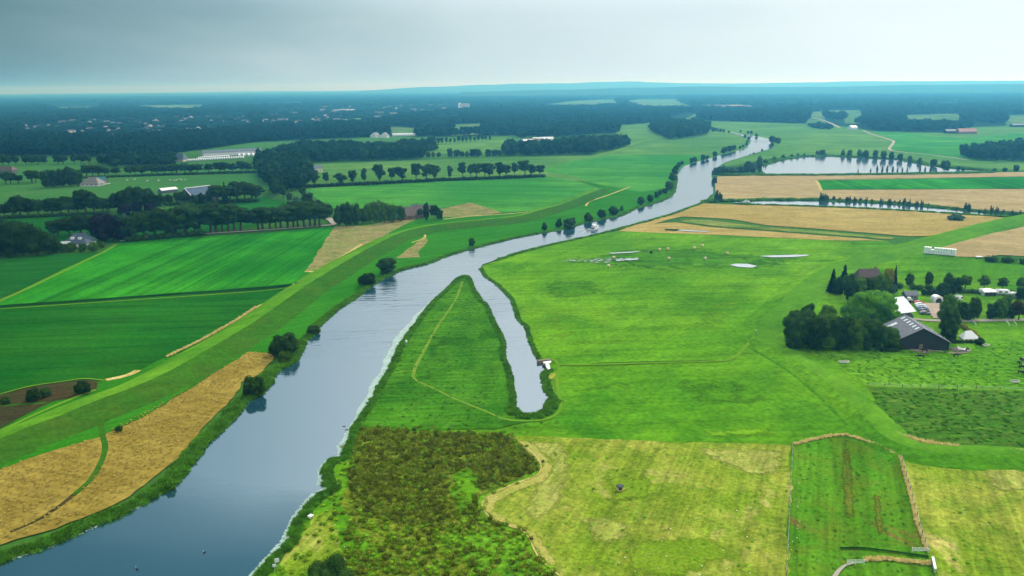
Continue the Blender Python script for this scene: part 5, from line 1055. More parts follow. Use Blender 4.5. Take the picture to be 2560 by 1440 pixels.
# lily pads along the right bank
M['lily'] = solid_mat('lily_pad', (.26, .36, .31), .3, .25, .4)
def lily(name, px, width, per_m, label, gap=-.42):
    w = [G(x, y, RZ) for x, y in px]; V, Fc = [], []
    for i in range(len(w) - 1):
        a, b = w[i], w[i + 1]; s = side([a, b], 0); Ls = (b - a).length
        wa = width[i]; wb = width[i + 1]
        for k in range(int(Ls * per_m)):
            t = RNG.random(); q = a.lerp(b, t); wd = wa + (wb - wa) * t
            if vnoise((q.x, q.y), 5) < gap: continue
            f = RNG.random() ** 1.15 * wd * 1.15 * (1 + .35 * vnoise((q.x + 9, q.y), 7)); p = q - s * f
            r = RNG.uniform(.14, .34); o = len(V)
            for j in range(8): V.append((p.x + math.cos(j * .785) * r, p.y + math.sin(j * .785) * r * RNG.uniform(.85, 1), RZ + .012 + RNG.random() * .02))
            Fc.append(tuple(range(o, o + 8)))
    me = bpy.data.meshes.new(name); me.from_pydata(V, [], Fc); me.update()
    tag(link(name, me, None, [M['lily']]), label, 'lily pads', None, 'stuff')
LP = RIVER_R[ri[(1115, 725)]:ri[(882, 1074)] + 1]
lily('lily_pads', LP, [.4, .9, 1.4, 2.0, 2.5, 2.8, 2.8, 2.7, 2.5, 2.3, 2.1, 1.8, 1.4, 1.0, .8, .6][:len(LP)], 110, 'pale mint band of lily pads along the spit', -2)
LP = RIVER_R[ri[(882, 1074)]:ri[(640, 1445)] + 1]
lily('lily_pads', LP, [1.4, 1.8, 2.2, 1.8, .5, .9, 1.4, 1.9, 2.0, 1.8, 1.9, 1.9, 2.0, 1.8, 1.7, 1.6, 1.6, 1.5, 1.5, 1.5, 1.5, 1.5][:len(LP)], 34, 'sparkling lily pads along the reed bed')
lily('lily_pads', RIVER_L[1:6], [.5, .8, .8, .6, .4], 4, 'thin line of water plants below the wheat bank')
# ------------------------------------------------------------------ things
M['white'] = solid_mat('white_paint', (.68, .70, .70), .45, .06)
M['cream'] = solid_mat('cream_plaster', (.66, .62, .54), .8, .1)
M['brick'] = solid_mat('brick', (.18, .11, .08), .85, .2, 2)
M['black_board'] = solid_mat('black_boards', (.012, .016, .02), .7, .25, .7)
M['grey_board'] = solid_mat('grey_boards', (.10, .12, .15), .7, .2)
M['glass'] = solid_mat('window_glass', (.02, .035, .045), .08, .1, .5, 0, .8)
M['slate'] = roof_mat('slate_roof', (.085, .10, .125), .35)
M['blue_slate'] = roof_mat('blue_slate_roof', (.06, .095, .13), .35)
M['brown_roof'] = roof_mat('brown_tiles', (.085, .055, .046), .33)
M['thatch'] = roof_mat('thatch', (.16, .15, .135), .25)
M['red_roof'] = roof_mat('red_tiles', (.24, .09, .065), .33)
M['metal_roof'] = roof_mat('pale_metal_roof', (.50, .54, .56), .3, .12, .45)
M['solar'] = roof_mat('solar_panels', (.05, .09, .14), 1.0, .25, .2)
M['skylight'] = solid_mat('skylight', (.62, .68, .70), .3, .08)
M['timber'] = solid_mat('timber', (.17, .13, .09), .85, .25, 2)
M['concrete'] = solid_mat('concrete', (.42, .42, .40), .85, .15)
M['steel'] = solid_mat('steel', (.5, .53, .54), .4, .1, 1, .6)
M['rubber'] = solid_mat('rubber', (.018, .018, .02), .8)
M['dark'] = solid_mat('dark_cloth', (.02, .025, .035), .7)
class MB:
    def __init__(s): s.V, s.F = [], []
    def poly(s, vs, fs):
        o = len(s.V); s.V += [tuple(v) for v in vs]; s.F += [tuple(i + o for i in f) for f in fs]; return s
    def box(s, c, d, rz=0):
        x, y, z = d[0] / 2, d[1] / 2, d[2] / 2; vs = []
        for dz in (-z, z):
            for a, b in ((-x, -y), (x, -y), (x, y), (-x, y)):
                vs.append((c[0] + a * math.cos(rz) - b * math.sin(rz), c[1] + a * math.sin(rz) + b * math.cos(rz), c[2] + dz))
        return s.poly(vs, [(3, 2, 1, 0), (4, 5, 6, 7), (0, 1, 5, 4), (1, 2, 6, 5), (2, 3, 7, 6), (3, 0, 4, 7)])
    def prism(s, prof, y0, y1, cap=True):
        n = len(prof); vs = [(x, y0, z) for x, z in prof] + [(x, y1, z) for x, z in prof]
        fs = [(i, (i + 1) % n, n + (i + 1) % n, n + i) for i in range(n)]
        if cap: fs += [tuple(range(n - 1, -1, -1)), tuple(range(n, 2 * n))]
        return s.poly(vs, fs)
    def cyl(s, a, b, r0, r1=None, n=12, cap=True):
        r1 = r0 if r1 is None else r1; a, b = Vector(a), Vector(b); d = (b - a).normalized()
        u = d.orthogonal().normalized(); w = d.cross(u); vs = []
        for p, r in ((a, r0), (b, r1)):
            for k in range(n): t = 2 * math.pi * k / n; vs.append(p + (u * math.cos(t) + w * math.sin(t)) * r)
        fs = [(k, (k + 1) % n, n + (k + 1) % n, n + k) for k in range(n)]
        if cap: fs += [tuple(range(n - 1, -1, -1)), tuple(range(n, 2 * n))]
        return s.poly(vs, fs)
    def build(s, name, mat, parent=None, bevel=0, smooth=False, recalc=True):
        me = bpy.data.meshes.new(name); me.from_pydata(s.V, [], s.F); me.update()
        bm = bmesh.new(); bm.from_mesh(me)
        if recalc: bmesh.ops.recalc_face_normals(bm, faces=bm.faces)
        if bevel: bmesh.ops.bevel(bm, geom=bm.edges[:], offset=bevel, segments=2, affect='EDGES', clamp_overlap=True)
        bm.to_mesh(me); bm.free()
        if smooth: me.polygons.foreach_set('use_smooth', [True] * len(me.polygons))
        return link(name, me, parent, [M[mat] if isinstance(mat, str) else mat])
TZ = .35
def at(x, y, z=TZ): return G(x, y, z)
def heading(a, b): d = G(*b) - G(*a); return math.atan2(d.y, d.x)
def house(name, label, p, L, W, wall_h, roof_h, rz, wall='brick', roof='slate', cat='house', hip=0, over=.4, windows=0, doors=1, chimney=True, sky=(), dormers=0, group=None, win_h=1.2):
    """ridge runs along local x; L along the ridge, W across"""
    t = empty(name, p, rz); tag(t, label, cat, group)
    b = MB(); x, y, h, r = L / 2, W / 2, wall_h, roof_h
    b.poly([(-x, -y, 0), (x, -y, 0), (x, y, 0), (-x, y, 0), (-x, -y, h), (x, -y, h), (x, y, h), (-x, y, h)], [(3, 2, 1, 0), (0, 1, 5, 4), (1, 2, 6, 5), (2, 3, 7, 6), (3, 0, 4, 7)])
    if not hip: b.poly([(x, -y, h), (x, y, h), (x, 0, h + r)], [(0, 1, 2)]); b.poly([(-x, -y, h), (-x, y, h), (-x, 0, h + r)], [(0, 2, 1)])
    b.build('wall', wall, t, recalc=False)
    o = over; k = r / y; X = x + o; Y = y + o; ze = h - o * k + .06; zt = h + r + .06; th = .16; hx = X - hip
    top = [(-X, -Y, ze), (X, -Y, ze), (X, Y, ze), (-X, Y, ze), (-hx, 0, zt), (hx, 0, zt)]
    q = MB().poly(top + [(a, b2, c + th) for a, b2, c in top], [(0, 4, 5, 1), (2, 5, 4, 3), (6, 7, 11, 10), (8, 9, 10, 11), (0, 1, 7, 6), (2, 3, 9, 8)] + ([(1, 5, 2), (3, 4, 0), (7, 8, 11), (9, 6, 10), (1, 2, 8, 7), (3, 0, 6, 9)] if hip else [(1, 5, 11, 7), (5, 2, 8, 11), (3, 4, 10, 9), (4, 0, 6, 10)]))
    rf = q.build('roof', roof, t)
    def on_slope(u, v, sgn, lift=.2):   # u along ridge, v 0 eave .. 1 ridge
        return Vector((u, sgn * Y * (1 - v), ze + (zt - ze) * v + th + lift))
    for u, v, lu, lv, sg in sky:
        a = [on_slope(u - lu / 2, v - lv / 2, sg, .03), on_slope(u + lu / 2, v - lv / 2, sg, .03), on_slope(u + lu / 2, v + lv / 2, sg, .03), on_slope(u - lu / 2, v + lv / 2, sg, .03)]
        c = [p2 + Vector((0, 0, .07)) for p2 in a]
        MB().poly(a + c, [(0, 1, 2, 3), (4, 5, 6, 7), (0, 1, 5, 4), (1, 2, 6, 5), (2, 3, 7, 6), (3, 0, 4, 7)]).build('skylight', 'skylight', rf)
    if chimney: MB().box((x * .55, .3, h + r + .35), (.7, .7, 1.5)).build('chimney', 'brick', rf)
    for k2 in range(dormers):
        u = (k2 - (dormers - 1) / 2) * L * .36
        MB().box((u, -Y * .62, ze + (zt - ze) * .52), (1.7, 1.6, 1.3)).build('dormer', 'white', rf)
    for sg in (-1, 1):
        for k2 in range(windows):
            u = (k2 + .5) / windows * L - x
            w = MB().box((u, sg * (y + .03), h * .55), (1.3, .08, win_h)).build('window', 'white', t)
            MB().box((u, sg * (y + .08), h * .55), (1.06, .05, win_h - .24)).build('pane', 'glass', w)
    for k2 in range(doors):
        MB().box((x + .04, (k2 - (doors - 1) / 2) * 3.2, 1.1), (.08, 1.2 if h < 4 else 3, 2.2)).build('door', 'timber', t)
    return t
# -- farm on the right
RID = 8.2
A1, B1 = G(2308, 821, RID), G(2264, 789, RID); mid = (A1 + B1) / 2; mid.z = TZ
bl = (A1 - B1).length; brz = math.atan2(A1.y - B1.y, A1.x - B1.x)
sky = [((k - 2.5) * bl / 6.2, .86, .8, .13, s) for k in range(6) for s in (-1, 1)] + [((k - 1.5) * bl / 4.5, .28, .9, .09, s) for k in (1, 2, 3) for s in (-1, 1)] + [(-bl * .3, .45, 1.6, .3, -1)]
house('barn', 'big black barn with a slate roof and rows of skylights', mid, bl, 18.5, 3.0, RID - 3.0 - TZ, brz, 'black_board', 'slate', 'barn', over=.7, doors=1, chimney=False, sky=sky)
A2, B2 = G(2266, 783, 4.2), G(2236, 745, 4.2); mid2 = (A2 + B2) / 2; mid2.z = TZ
t = empty('shed', mid2, math.atan2(A2.y - B2.y, A2.x - B2.x)); tag(t, 'open shed with a pale grey metal roof behind the black barn', 'shed')
sl = (A2 - B2).length
MB().box((0, 0, 1.5), (sl - .6, 5.2, 3.0)).build('wall', 'grey_board', t)
MB().poly([(-sl / 2, -3.4, 3.1), (sl / 2, -3.4, 3.1), (sl / 2, 3.4, 4.6), (-sl / 2, 3.4, 4.6), (-sl / 2, -3.4, 3.3), (sl / 2, -3.4, 3.3), (sl / 2, 3.4, 4.8), (-sl / 2, 3.4, 4.8)], [(0, 1, 2, 3), (4, 5, 6, 7), (0, 1, 5, 4), (1, 2, 6, 5), (2, 3, 7, 6), (3, 0, 4, 7)]).build('roof', 'metal_roof', t)
house('shed', 'small dark grey garden shed beside the party tent', at(2274, 748), 5.2, 3.4, 2.2, 1.2, .05, 'grey_board', 'slate', 'shed', windows=2, doors=1, chimney=False)
house('house', 'farmhouse with a dark brown tiled roof behind the firs', at(2168, 712), 11, 8.5, 2.8, 4.6, -.05, 'brick', 'brown_roof', 'house', hip=1.5, windows=3, dormers=0, chimney=True)
t = empty('satellite_dish', at(2166, 716, 3.4), -1.2); tag(t, 'round white dish at the eave of the brown-roofed house', 'satellite dish')
MB().cyl((0, 0, 0), (0, -.2, .15), .55, .35, 16).build('dish', 'white', t); MB().cyl((0, .05, -1.2), (0, .05, 0), .05).build('mast', 'steel', t)
# parked cars
for nm, c in (('car_white', (.75, .76, .76)), ('car_red', (.45, .08, .07)), ('car_blue', (.05, .12, .25)), ('car_dark', (.03, .04, .055)), ('car_grey', (.16, .17, .18)), ('car_pale', (.5, .56, .6))):
    M[nm] = solid_mat(nm, c, .25, .03, 1, 0, .7)
def car_proto():
    t = empty('parked_car', (0, 0, -500))
    low = [(-2.1, .3), (2.1, .3), (2.15, .62), (2.0, .82), (1.1, .92), (.45, 1.42), (-1.1, 1.45), (-1.85, .98), (-2.15, .9)]
    MB().prism([(x, z) for x, z in low], -.86, .86).build('body', 'car_white', t, .06, True)
    MB().poly([(.98, -.72, .95), (.98, .72, .95), (.47, .66, 1.38), (.47, -.66, 1.38)], [(0, 1, 2, 3)]).build('windscreen', 'glass', t)
    MB().box((-.35, .84, 1.16), (1.5, .06, .34)).build('window', 'glass', t); MB().box((-.35, -.84, 1.16), (1.5, .06, .34)).build('window', 'glass', t)
    for x in (-1.3, 1.3):
        for y in (-.8, .8): MB().cyl((x, y - .1, .32), (x, y + .1, .32), .32, None, 12).build('wheel', 'rubber', t)
    return t
CAR = car_proto(); first = True
for x, y, m, l in ((2297, 760, 'car_red', 'red and white car at the back end of the parked row'), (2300, 765, 'car_white', 'white car second from the back of the parked row'), (2303, 770, 'car_pale', 'pale silver car in the middle of the parked row'), (2306, 775, 'car_blue', 'dark blue car in the middle of the parked row'), (2309, 780, 'car_dark', 'black car second from the front of the parked row'), (2312, 786, 'car_grey', 'grey car at the front end of the parked row')):
    c = CAR if first else copy_tree(CAR); first = False
    c.location = at(x, y); c.rotation_euler.z = -.12 + RNG.uniform(-.05, .05)
    tag(c, l, 'car', 'cars parked in a row')
    for ch in c.children:
        if ch.name.startswith('body'): ch.material_slots[0].link = 'OBJECT'; ch.material_slots[0].material = M[m]
# caravans and tents
def caravan(x, y, rz, label, awning=False, L=5.4):
    t = empty('caravan', at(x, y), rz); tag(t, label, 'caravan', 'caravans on the farm lawn')
    MB().prism([(-L / 2, .6), (L / 2, .6), (L / 2 + .15, 1.3), (L / 2 - .3, 2.5), (-L / 2 + .2, 2.6), (-L / 2 - .1, 1.5)], -1.1, 1.1).build('body', 'white', t, .12, True)
    for k in (-1.3, 1.1): MB().box((k, -1.12, 1.75), (1.1, .06, .6)).build('window', 'glass', t)
    for y2 in (-.9, .9): MB().cyl((0, y2 - .1, .35), (0, y2 + .1, .35), .35).build('wheel', 'rubber', t)
    MB().cyl((L / 2, 0, .55), (L / 2 + 1.1, 0, .5), .06).build('drawbar', 'steel', t)
    if awning:
        MB().poly([(-L / 2, -1.15, 2.5), (L / 2, -1.15, 2.5), (L / 2, -3.4, 1.9), (-L / 2, -3.4, 1.9), (-L / 2, -3.4, 0), (L / 2, -3.4, 0), (-L / 2, -1.15, 0), (L / 2, -1.15, 0)], [(0, 1, 2, 3), (0, 3, 4, 6), (1, 7, 5, 2)]).build('awning', 'white', t)
        for k in (-1.8, 0, 1.8): MB().box((k, -3.4, 1.0), (1.2, .06, 1.5)).build('awning_window', 'dark', t)
    return t
caravan(2464, 736, .03, 'white caravan with a tent awning on the lawn', True)
caravan(2505, 738, -.1, 'white caravan half hidden by a light tree', False)
caravan(2530, 745, .4, 'small white trailer behind the hedge trees near the right edge', False, 3.2)
caravan(2394, 753, .2, 'white trailer peeping out behind the oval trees', False, 3.0)
t = empty('party_tent', at(2341, 755), .05); tag(t, 'white round-topped party tent by the gravel car park', 'tent')
MB().prism([(-2, 0), (-2.05, 1.5), (-1.6, 2.4), (-.8, 2.85), (0, 3.0), (.8, 2.85), (1.6, 2.4), (2.05, 1.5), (2, 0)], -1.6, 1.6, True).build('canopy', 'white', t)
MB().prism([(-1.3, 0), (-1.25, 1.2), (-.7, 1.9), (0, 2.1), (.7, 1.9), (1.25, 1.2), (1.3, 0)], -1.66, -1.61).build('opening', 'dark', t)
t = empty('bell_tent', at(2420, 848), .1); tag(t, 'cream white tent with a tapered roof on the farm lawn', 'tent')
MB().poly([(-3.2, -1.8, .7), (3.2, -1.8, .7), (2.6, 2.2, .7), (-2.2, 2.2, .7), (-1.0, .4, 3.1), (1.2, .5, 3.1)], [(0, 1, 5, 4), (1, 2, 5), (2, 3, 4, 5), (3, 0, 4)]).build('roof', 'white', t, recalc=True)
MB().poly([(-3.1, -1.7, 0), (3.1, -1.7, 0), (2.5, 2.1, 0), (-2.1, 2.1, 0), (-3.1, -1.7, .72), (3.1, -1.7, .72), (2.5, 2.1, .72), (-2.1, 2.1, .72)], [(0, 1, 5, 4), (1, 2, 6, 5), (2, 3, 7, 6), (3, 0, 4, 7)]).build('wall', 'cream', t)
t = empty('tractor', at(2273, 757), .6); tag(t, 'pale old tractor parked before the small dark shed', 'tractor')
MB().box((.9, 0, 1.1), (1.7, .8, .8)).build('bonnet', 'car_pale', t, .08); MB().box((-.6, 0, 1.7), (1.3, 1.3, 1.6)).build('cab', 'white', t, .08)
for x, r in ((1.3, .45), (-.7, .75)):
    for y in (-.75, .75): MB().cyl((x, y - .18, r), (x, y + .18, r), r).build('wheel', 'rubber', t)
V = []; 
t = empty('dung_heap', at(2400, 877), 0); tag(t, 'grey dung heap with white plastic scraps and tyres', 'heap')
b = bmesh.new(); bmesh.ops.create_icosphere(b, subdivisions=3, radius=1)
for v in b.verts: v.co = Vector((v.co.x * 3.4, v.co.y * 2.6, max(-.1, v.co.z * .9 + .25 * vnoise((v.co.x * 3, v.co.y * 3), .8)))) * (1 + .1 * vnoise((v.co.x * 9, v.co.y * 9), 2))
me = bpy.data.meshes.new('mound'); b.to_mesh(me); b.free(); M['dung'] = solid_mat('dung', (.10, .085, .08), .95, .4, 1.2); link('mound', me, t, [M['dung']])
b = MB()
for k in range(16): b.box((RNG.gauss(.3, .7), RNG.gauss(-.6, .6), .95 + RNG.uniform(-.15, .2)), (RNG.uniform(.4, 1.1), RNG.uniform(.2, .5), .12), RNG.uniform(0, 3))
b.build('plastic_scrap', 'white', t)
for k in range(3):
    q = MB().cyl((1.6 + k * .35, -.9 + k * .3, .75), (1.7 + k * .35, -1.1 + k * .3, 1.0), .5, None, 14).build('tyre', 'rubber', t)
for x, y, L, a, l in ((2110, 906, 3.2, .1, 'long pale water trough standing by itself in the pasture'), (2537, 955, 2.4, 0, 'short pale water trough near the right edge'), (2465, 864, 2.2, .3, 'pale trough beside the dark corner bush')):
    t = empty('water_trough', at(x, y, RZ), a); tag(t, l, 'trough', 'water troughs in the pasture')
    MB().box((0, -.5, .25), (L, .1, .5)).box((0, .5, .25), (L, .1, .5)).box((-L / 2, 0, .25), (.1, 1.1, .5)).box((L / 2, 0, .25), (.1, 1.1, .5)).box((0, 0, .08), (L, 1, .1)).build('basin', 'cream', t)
    MB().box((0, 0, .34), (L - .2, .92, .02)).build('water_surface', M['ditch'], t)
# gate poles by the lane
for x, y, l in ((2436, 811, 'white slanting pole nearest the yellow-topped hedge'), (2519, 811, 'left of two white slanting poles by the lane'), (2537, 811, 'right of two white slanting poles by the lane')):
    a = G(x - 4, y - 5, .4); b2 = G(x + 4, y + 5, .4); t = empty('barrier_pole', a, 0); tag(t, l, 'pole', 'white poles by the lane')
    d = b2 - a; MB().cyl((0, 0, .9), (d.x, d.y, .75), .09).build('rail', 'white', t)
    for f in (.05, .95): MB().box((d.x * f, d.y * f, .42), (.14, .14, .9)).build('post', 'white', t)
# wrapped silage bales
M['wrap'] = solid_mat('bale_wrap', (.82, .85, .84), .35, .12, 2)
b = MB(); N = 16; ringz = [(0, .55), (.06, .63), (.6, .65), (1.14, .63), (1.2, .52)]
vs = [(math.cos(k * 2 * math.pi / N) * r, math.sin(k * 2 * math.pi / N) * r, z) for z, r in ringz for k in range(N)]
b.poly(vs, [(i * N + k, i * N + (k + 1) % N, (i + 1) * N + (k + 1) % N, (i + 1) * N + k) for i in range(len(ringz) - 1) for k in range(N)] + [tuple(range(N - 1, -1, -1)), tuple(range(4 * N, 5 * N))])
BALE = b.build('wrapped_bale', 'wrap', None, 0, True); first = True
pa, pb = at(2312, 633.5, RZ), at(2386, 640, RZ); d = (pb - pa); nb = 13; bstep = d / (nb - 1); bx = bstep.normalized(); by = Vector((-bx.y, bx.x, 0)); k_ = 1
bs = min(1.0, bstep.length / 1.34)
for r_, lay in ((0, 0), (0, 1), (1, 0), (1, 1), (1, 2), (0, 2)):
    for k in range(nb):
        if lay == 2 and not (r_ == 1 or k in (0, 1, 2, 4, 5, 6, 7, 8, 9, 10, 11, 12)): continue
        if lay == 2 and k == 3: continue
        o = BALE if first else BALE.copy()
        if not first: COL.objects.link(o)
        first = False
        sep = .25 if k > 3 else 0
        q = pa + bstep * (k - (.0)) + by * r_ * 1.36 * bs
        o.location = (q.x + RNG.uniform(-.05, .05), q.y + RNG.uniform(-.05, .05), RZ + lay * 1.2); o.rotation_euler.z = RNG.uniform(0, 6); o.scale = (bstep.length / 1.34,) * 2 + (1,)
        tag(o, f'white wrapped bale, {nth(k)} from the left, {("bottom", "middle", "top")[lay]} layer, {("front", "back")[r_]} row', 'bale', 'white wrapped bales stacked by the tan field')
t = empty('trailer', at(2447, 646), -.1); tag(t, 'low white trailer on the field edge right of the bales', 'trailer')
MB().box((0, 0, .9), (3.4, 1.6, .5)).build('bed', 'white', t, .05)
for x in (-.8, .8): MB().cyl((x, -.85, .35), (x, .85, .35), .35).build('wheel', 'rubber', t)
# round hay bales in the uneven meadow
M['hay'] = solid_mat('hay', (.60, .50, .30), .95, .25, 4)
b = MB().cyl((-.65, 0, .72), (.65, 0, .72), .75, None, 18); HAY = b.build('hay_bale', 'hay', None, .06, True); first = True
for x, y, l in ((1534, 647, 'round hay bale just above the glittering pools'), (1521, 668, 'round hay bale just below the glittering pools'), (1649, 627, 'hay bale beside the small dark bush'), (1669, 625, 'dull hay bale second to the right of the dark bush'), (1672, 649, 'hay bale nearest the middle of the wet hollows'), (1735, 623, 'hay bale left of the pair on the upper slope'), (1755, 617, 'farthest hay bale, on the upper slope'), (1762, 649, 'hay bale in the right lower hollow'), (1818, 636, 'hay bale farthest right, toward the long puddle')):
    o = HAY if first else HAY.copy()
    if not first: COL.objects.link(o)
    first = False; o.location = at(x, y, RZ); o.rotation_euler.z = RNG.uniform(-.5, .5); tag(o, l, 'hay bale', 'round hay bales in the uneven meadow')
tree('bush', 1628, 634, 627, 'small round dark bush among the hay bales', 'deep', .75)
# cattle
def cow_mesh():
    me = bpy.data.meshes.new('cow'); bm = bmesh.new(); sk = bm.verts.layers.skin.verify()
    P = {'pel': (-.75, 0, 1.15, .34, .38), 'mid': (0, 0, 1.08, .36, .42), 'sho': (.6, 0, 1.15, .28, .38), 'nk': (1.0, 0, 1.05, .16, .22), 'hd': (1.35, 0, .72, .13, .15), 'mz': (1.55, 0, .42, .09, .09)}
    v = {k: bm.verts.new(p[:3]) for k, p in P.items()}
    for k, p in P.items(): v[k][sk].radius = p[3:]
    v['pel'][sk].use_root = True
    for a, b2 in (('pel', 'mid'), ('mid', 'sho'), ('sho', 'nk'), ('nk', 'hd'), ('hd', 'mz')): bm.edges.new((v[a], v[b2]))
    for root, x, ys, bend in (('pel', -.85, .24, (-.08, .1)), ('sho', .55, .22, (.05, -.02))):
        for s in (-1, 1):
            prev = v[root]
            for dx, z, r in ((0, .85, .15), (bend[0], .5, .09), (bend[1], .08, .06)):
                q = bm.verts.new((x + dx, s * ys, z)); q[sk].radius = (r, r); bm.edges.new((prev, q)); prev = q
    prev = v['pel']
    for x, z in ((-1.12, 1.2), (-1.18, .7)):
        q = bm.verts.new((x, 0, z)); q[sk].radius = (.045, .045); bm.edges.new((prev, q)); prev = q
    for s in (-1, 1):
        q = bm.verts.new((1.22, s * .24, .92)); q[sk].radius = (.05, .03); bm.edges.new((v['hd'], q))
    bm.to_mesh(me); bm.free()
    o = bpy.data.objects.new('cow', me); COL.objects.link(o)
    o.modifiers.new('skin', 'SKIN'); s = o.modifiers.new('sub', 'SUBSURF'); s.levels = s.render_levels = 1
    dg = bpy.context.evaluated_depsgraph_get(); out = bpy.data.meshes.new_from_object(o.evaluated_get(dg)); bpy.data.objects.remove(o)
    out.polygons.foreach_set('use_smooth', [True] * len(out.polygons)); out.name = 'cow'; return out
CM = cow_mesh(); M['hide_black'] = solid_mat('black_hide', (.018, .016, .015), .7, .3); M['hide_white'] = solid_mat('white_hide', (.62, .6, .54), .8, .15)
CM.materials.clear(); CM.materials.append(M['hide_black'])
CW = CM.copy(); CW.materials.clear(); CW.materials.append(M['hide_white'])
for x, y, l in ((2310, 881, 'black cow nearest the trampled barn yard'), (2301, 896, 'black cow grazing below the one near the barn yard'), (2391, 893, 'black cow seen side on below the dung heap'), (2554, 904, 'uppermost black cow at the right edge'), (2548, 913, 'second black cow down at the right edge'), (2556, 923, 'third black cow down at the right edge'), (2554, 937, 'lowest black cow at the right edge')):
    o = link('cow', CM) if False else bpy.data.objects.new('cow', CM); COL.objects.link(o)
    o.location = at(x, y, RZ); o.rotation_euler.z = {2391: .1, 2310: 2.4, 2301: 2.7}.get(x, RNG.uniform(0, 6)); tag(o, l, 'cow', 'black cattle in the tussocky pasture')
for i, (x, y) in enumerate(((318, 452), (337, 450), (369, 454), (396, 451), (397, 454), (425, 452), (436, 453), (442, 452), (450, 450), (455, 452), (463, 451))):
    o = bpy.data.objects.new('cow', CW); COL.objects.link(o); o.location = at(x, y, .25); o.rotation_euler.z = RNG.uniform(0, 6); tag(o, f'{nth(i)} white cow from the cottage in the long paddock', 'cow', 'white cattle in the long paddock')
# -- river things
hd = heading((1468, 573), (1500, 557))
t = empty('motor_cruiser', G(1487, 573, RZ), hd); tag(t, 'white motor cruiser under way on the river', 'boat')
H = MB(); st = [(-5.2, 1.5, .9), (-3, 1.75, .95), (0, 1.8, 1.05), (2.6, 1.5, 1.2), (4.6, .7, 1.4), (5.4, .05, 1.5)]
vs = []
for x, w_, z in st: vs += [(x, -w_, z), (x, -w_ * .75, -.2), (x, w_ * .75, -.2), (x, w_, z)]
H.poly(vs, [(i * 4 + j, i * 4 + j + 1, i * 4 + j + 5, i * 4 + j + 4) for i in range(5) for j in range(3)] + [(0, 1, 2, 3)] + [(i * 4, i * 4 + 4, i * 4 + 7, i * 4 + 3) for i in range(5)])
H.build('hull', 'white', t)
MB().prism([(-3.2, 1.0), (2.6, 1.1), (2.0, 1.9), (.8, 2.35), (-3.0, 2.4)], -1.35, 1.35).build('cabin', 'white', t, .08)
for y in (-1.37, 1.37): MB().box((-.7, y, 1.85), (3.6, .05, .45)).build('window', 'glass', t)
MB().poly([(2.05, -1.1, 1.86), (2.05, 1.1, 1.86), (.95, 1.1, 2.36), (.95, -1.1, 2.36)], [(0, 1, 2, 3)]).build('windscreen', 'glass', t)
MB().box((-1.8, 0, 3.35), (3.0, 2.5, .12)).build('canopy', 'white', t, .04)
for x in (-3.1, -.5):
    for y in (-1.15, 1.15): MB().cyl((x, y, 2.4), (x, y, 3.3), .05).build('canopy_post', 'steel', t)
MB().box((-4.3, 0, 1.25), (1.2, 2.2, .5)).build('cockpit_seat', 'dark', t)
MB().cyl((-2.6, 0, 3.4), (-2.8, 0, 5.0), .05).build('mast', 'steel', t)
M['foam'] = solid_mat('foam', (.62, .68, .70), .5, .3, 2)
for k, (x1, y1, w0) in enumerate(((1442, 575, .5), (1455, 583, .35))):
    pp = [(1474, 571.5 + k), ((1474 + x1) / 2, (571.5 + y1) / 2 - .5), (x1, y1)]
    strip('wake', M['foam'], pp, (w0, .12), ('wash line on the left of the cruiser wake', 'wash line on the right of the cruiser wake')[k], 'wake', z=RZ + .02, amp=.8)
t = empty('motorboat', G(1866, 505.5, RZ), .3); tag(t, 'small white boat moored in the side channel', 'boat')
MB().poly([(-2.8, -1, .7), (-2.8, 1, .7), (1.2, 1, .75), (3.2, 0, .95), (1.2, -1, .75), (-2.8, -.7, -.1), (-2.8, .7, -.1), (1.2, .7, -.1), (2.8, 0, -.1), (1.2, -.7, -.1)], [(0, 1, 2, 3, 4), (0, 4, 9, 5), (4, 3, 8, 9), (3, 2, 7, 8), (2, 1, 6, 7), (1, 0, 5, 6)]).build('hull', 'white', t)
MB().box((-.4, 0, 1.2), (2.2, 1.5, 1.0)).build('cabin', 'white', t, .1); MB().box((.1, 0, 1.45), (2.0, 1.54, .35)).build('window', 'glass', t)
# jetty at the inlet: two white decks
p0 = G(1366, 906.5, RZ + .8)
t = empty('jetty', p0, 0); tag(t, 'white L-shaped jetty with a timber wall at the inlet', 'jetty')
def deck(nm, pts, mat, z0, z1):
    w = [G(x, y, RZ + .8) - p0 for x, y in pts]; n = len(w); m = MB()
    m.poly([(v.x, v.y, z0) for v in w] + [(v.x, v.y, z1) for v in w], [tuple(range(n - 1, -1, -1)), tuple(range(n, 2 * n))] + [(i, (i + 1) % n, n + (i + 1) % n, n + i) for i in range(n)]); return m.build(nm, mat, t)
deck('upper_deck', [(1356, 905), (1378, 902), (1377.5, 906), (1362, 909.5)], 'white', -.12, .06)
deck('lower_deck', [(1363.5, 909.5), (1372.5, 908), (1376, 921), (1368, 924)], 'white', -.12, .03)
deck('side_step', [(1357, 906), (1361.5, 911), (1360, 912), (1355.5, 907)], 'timber', -.6, -.2)
deck('quay_wall', [(1342, 900.5), (1377, 897.5), (1377, 900), (1343, 903.5)], 'timber', -1.0, .15)
for x, y in ((1344, 902), (1357, 907), (1362, 911), (1369, 923)):
    w = G(x, y, RZ + .8) - p0; MB().cyl((w.x, w.y, -1.2), (w.x, w.y, .35), .12).build('pile', 'timber', t)
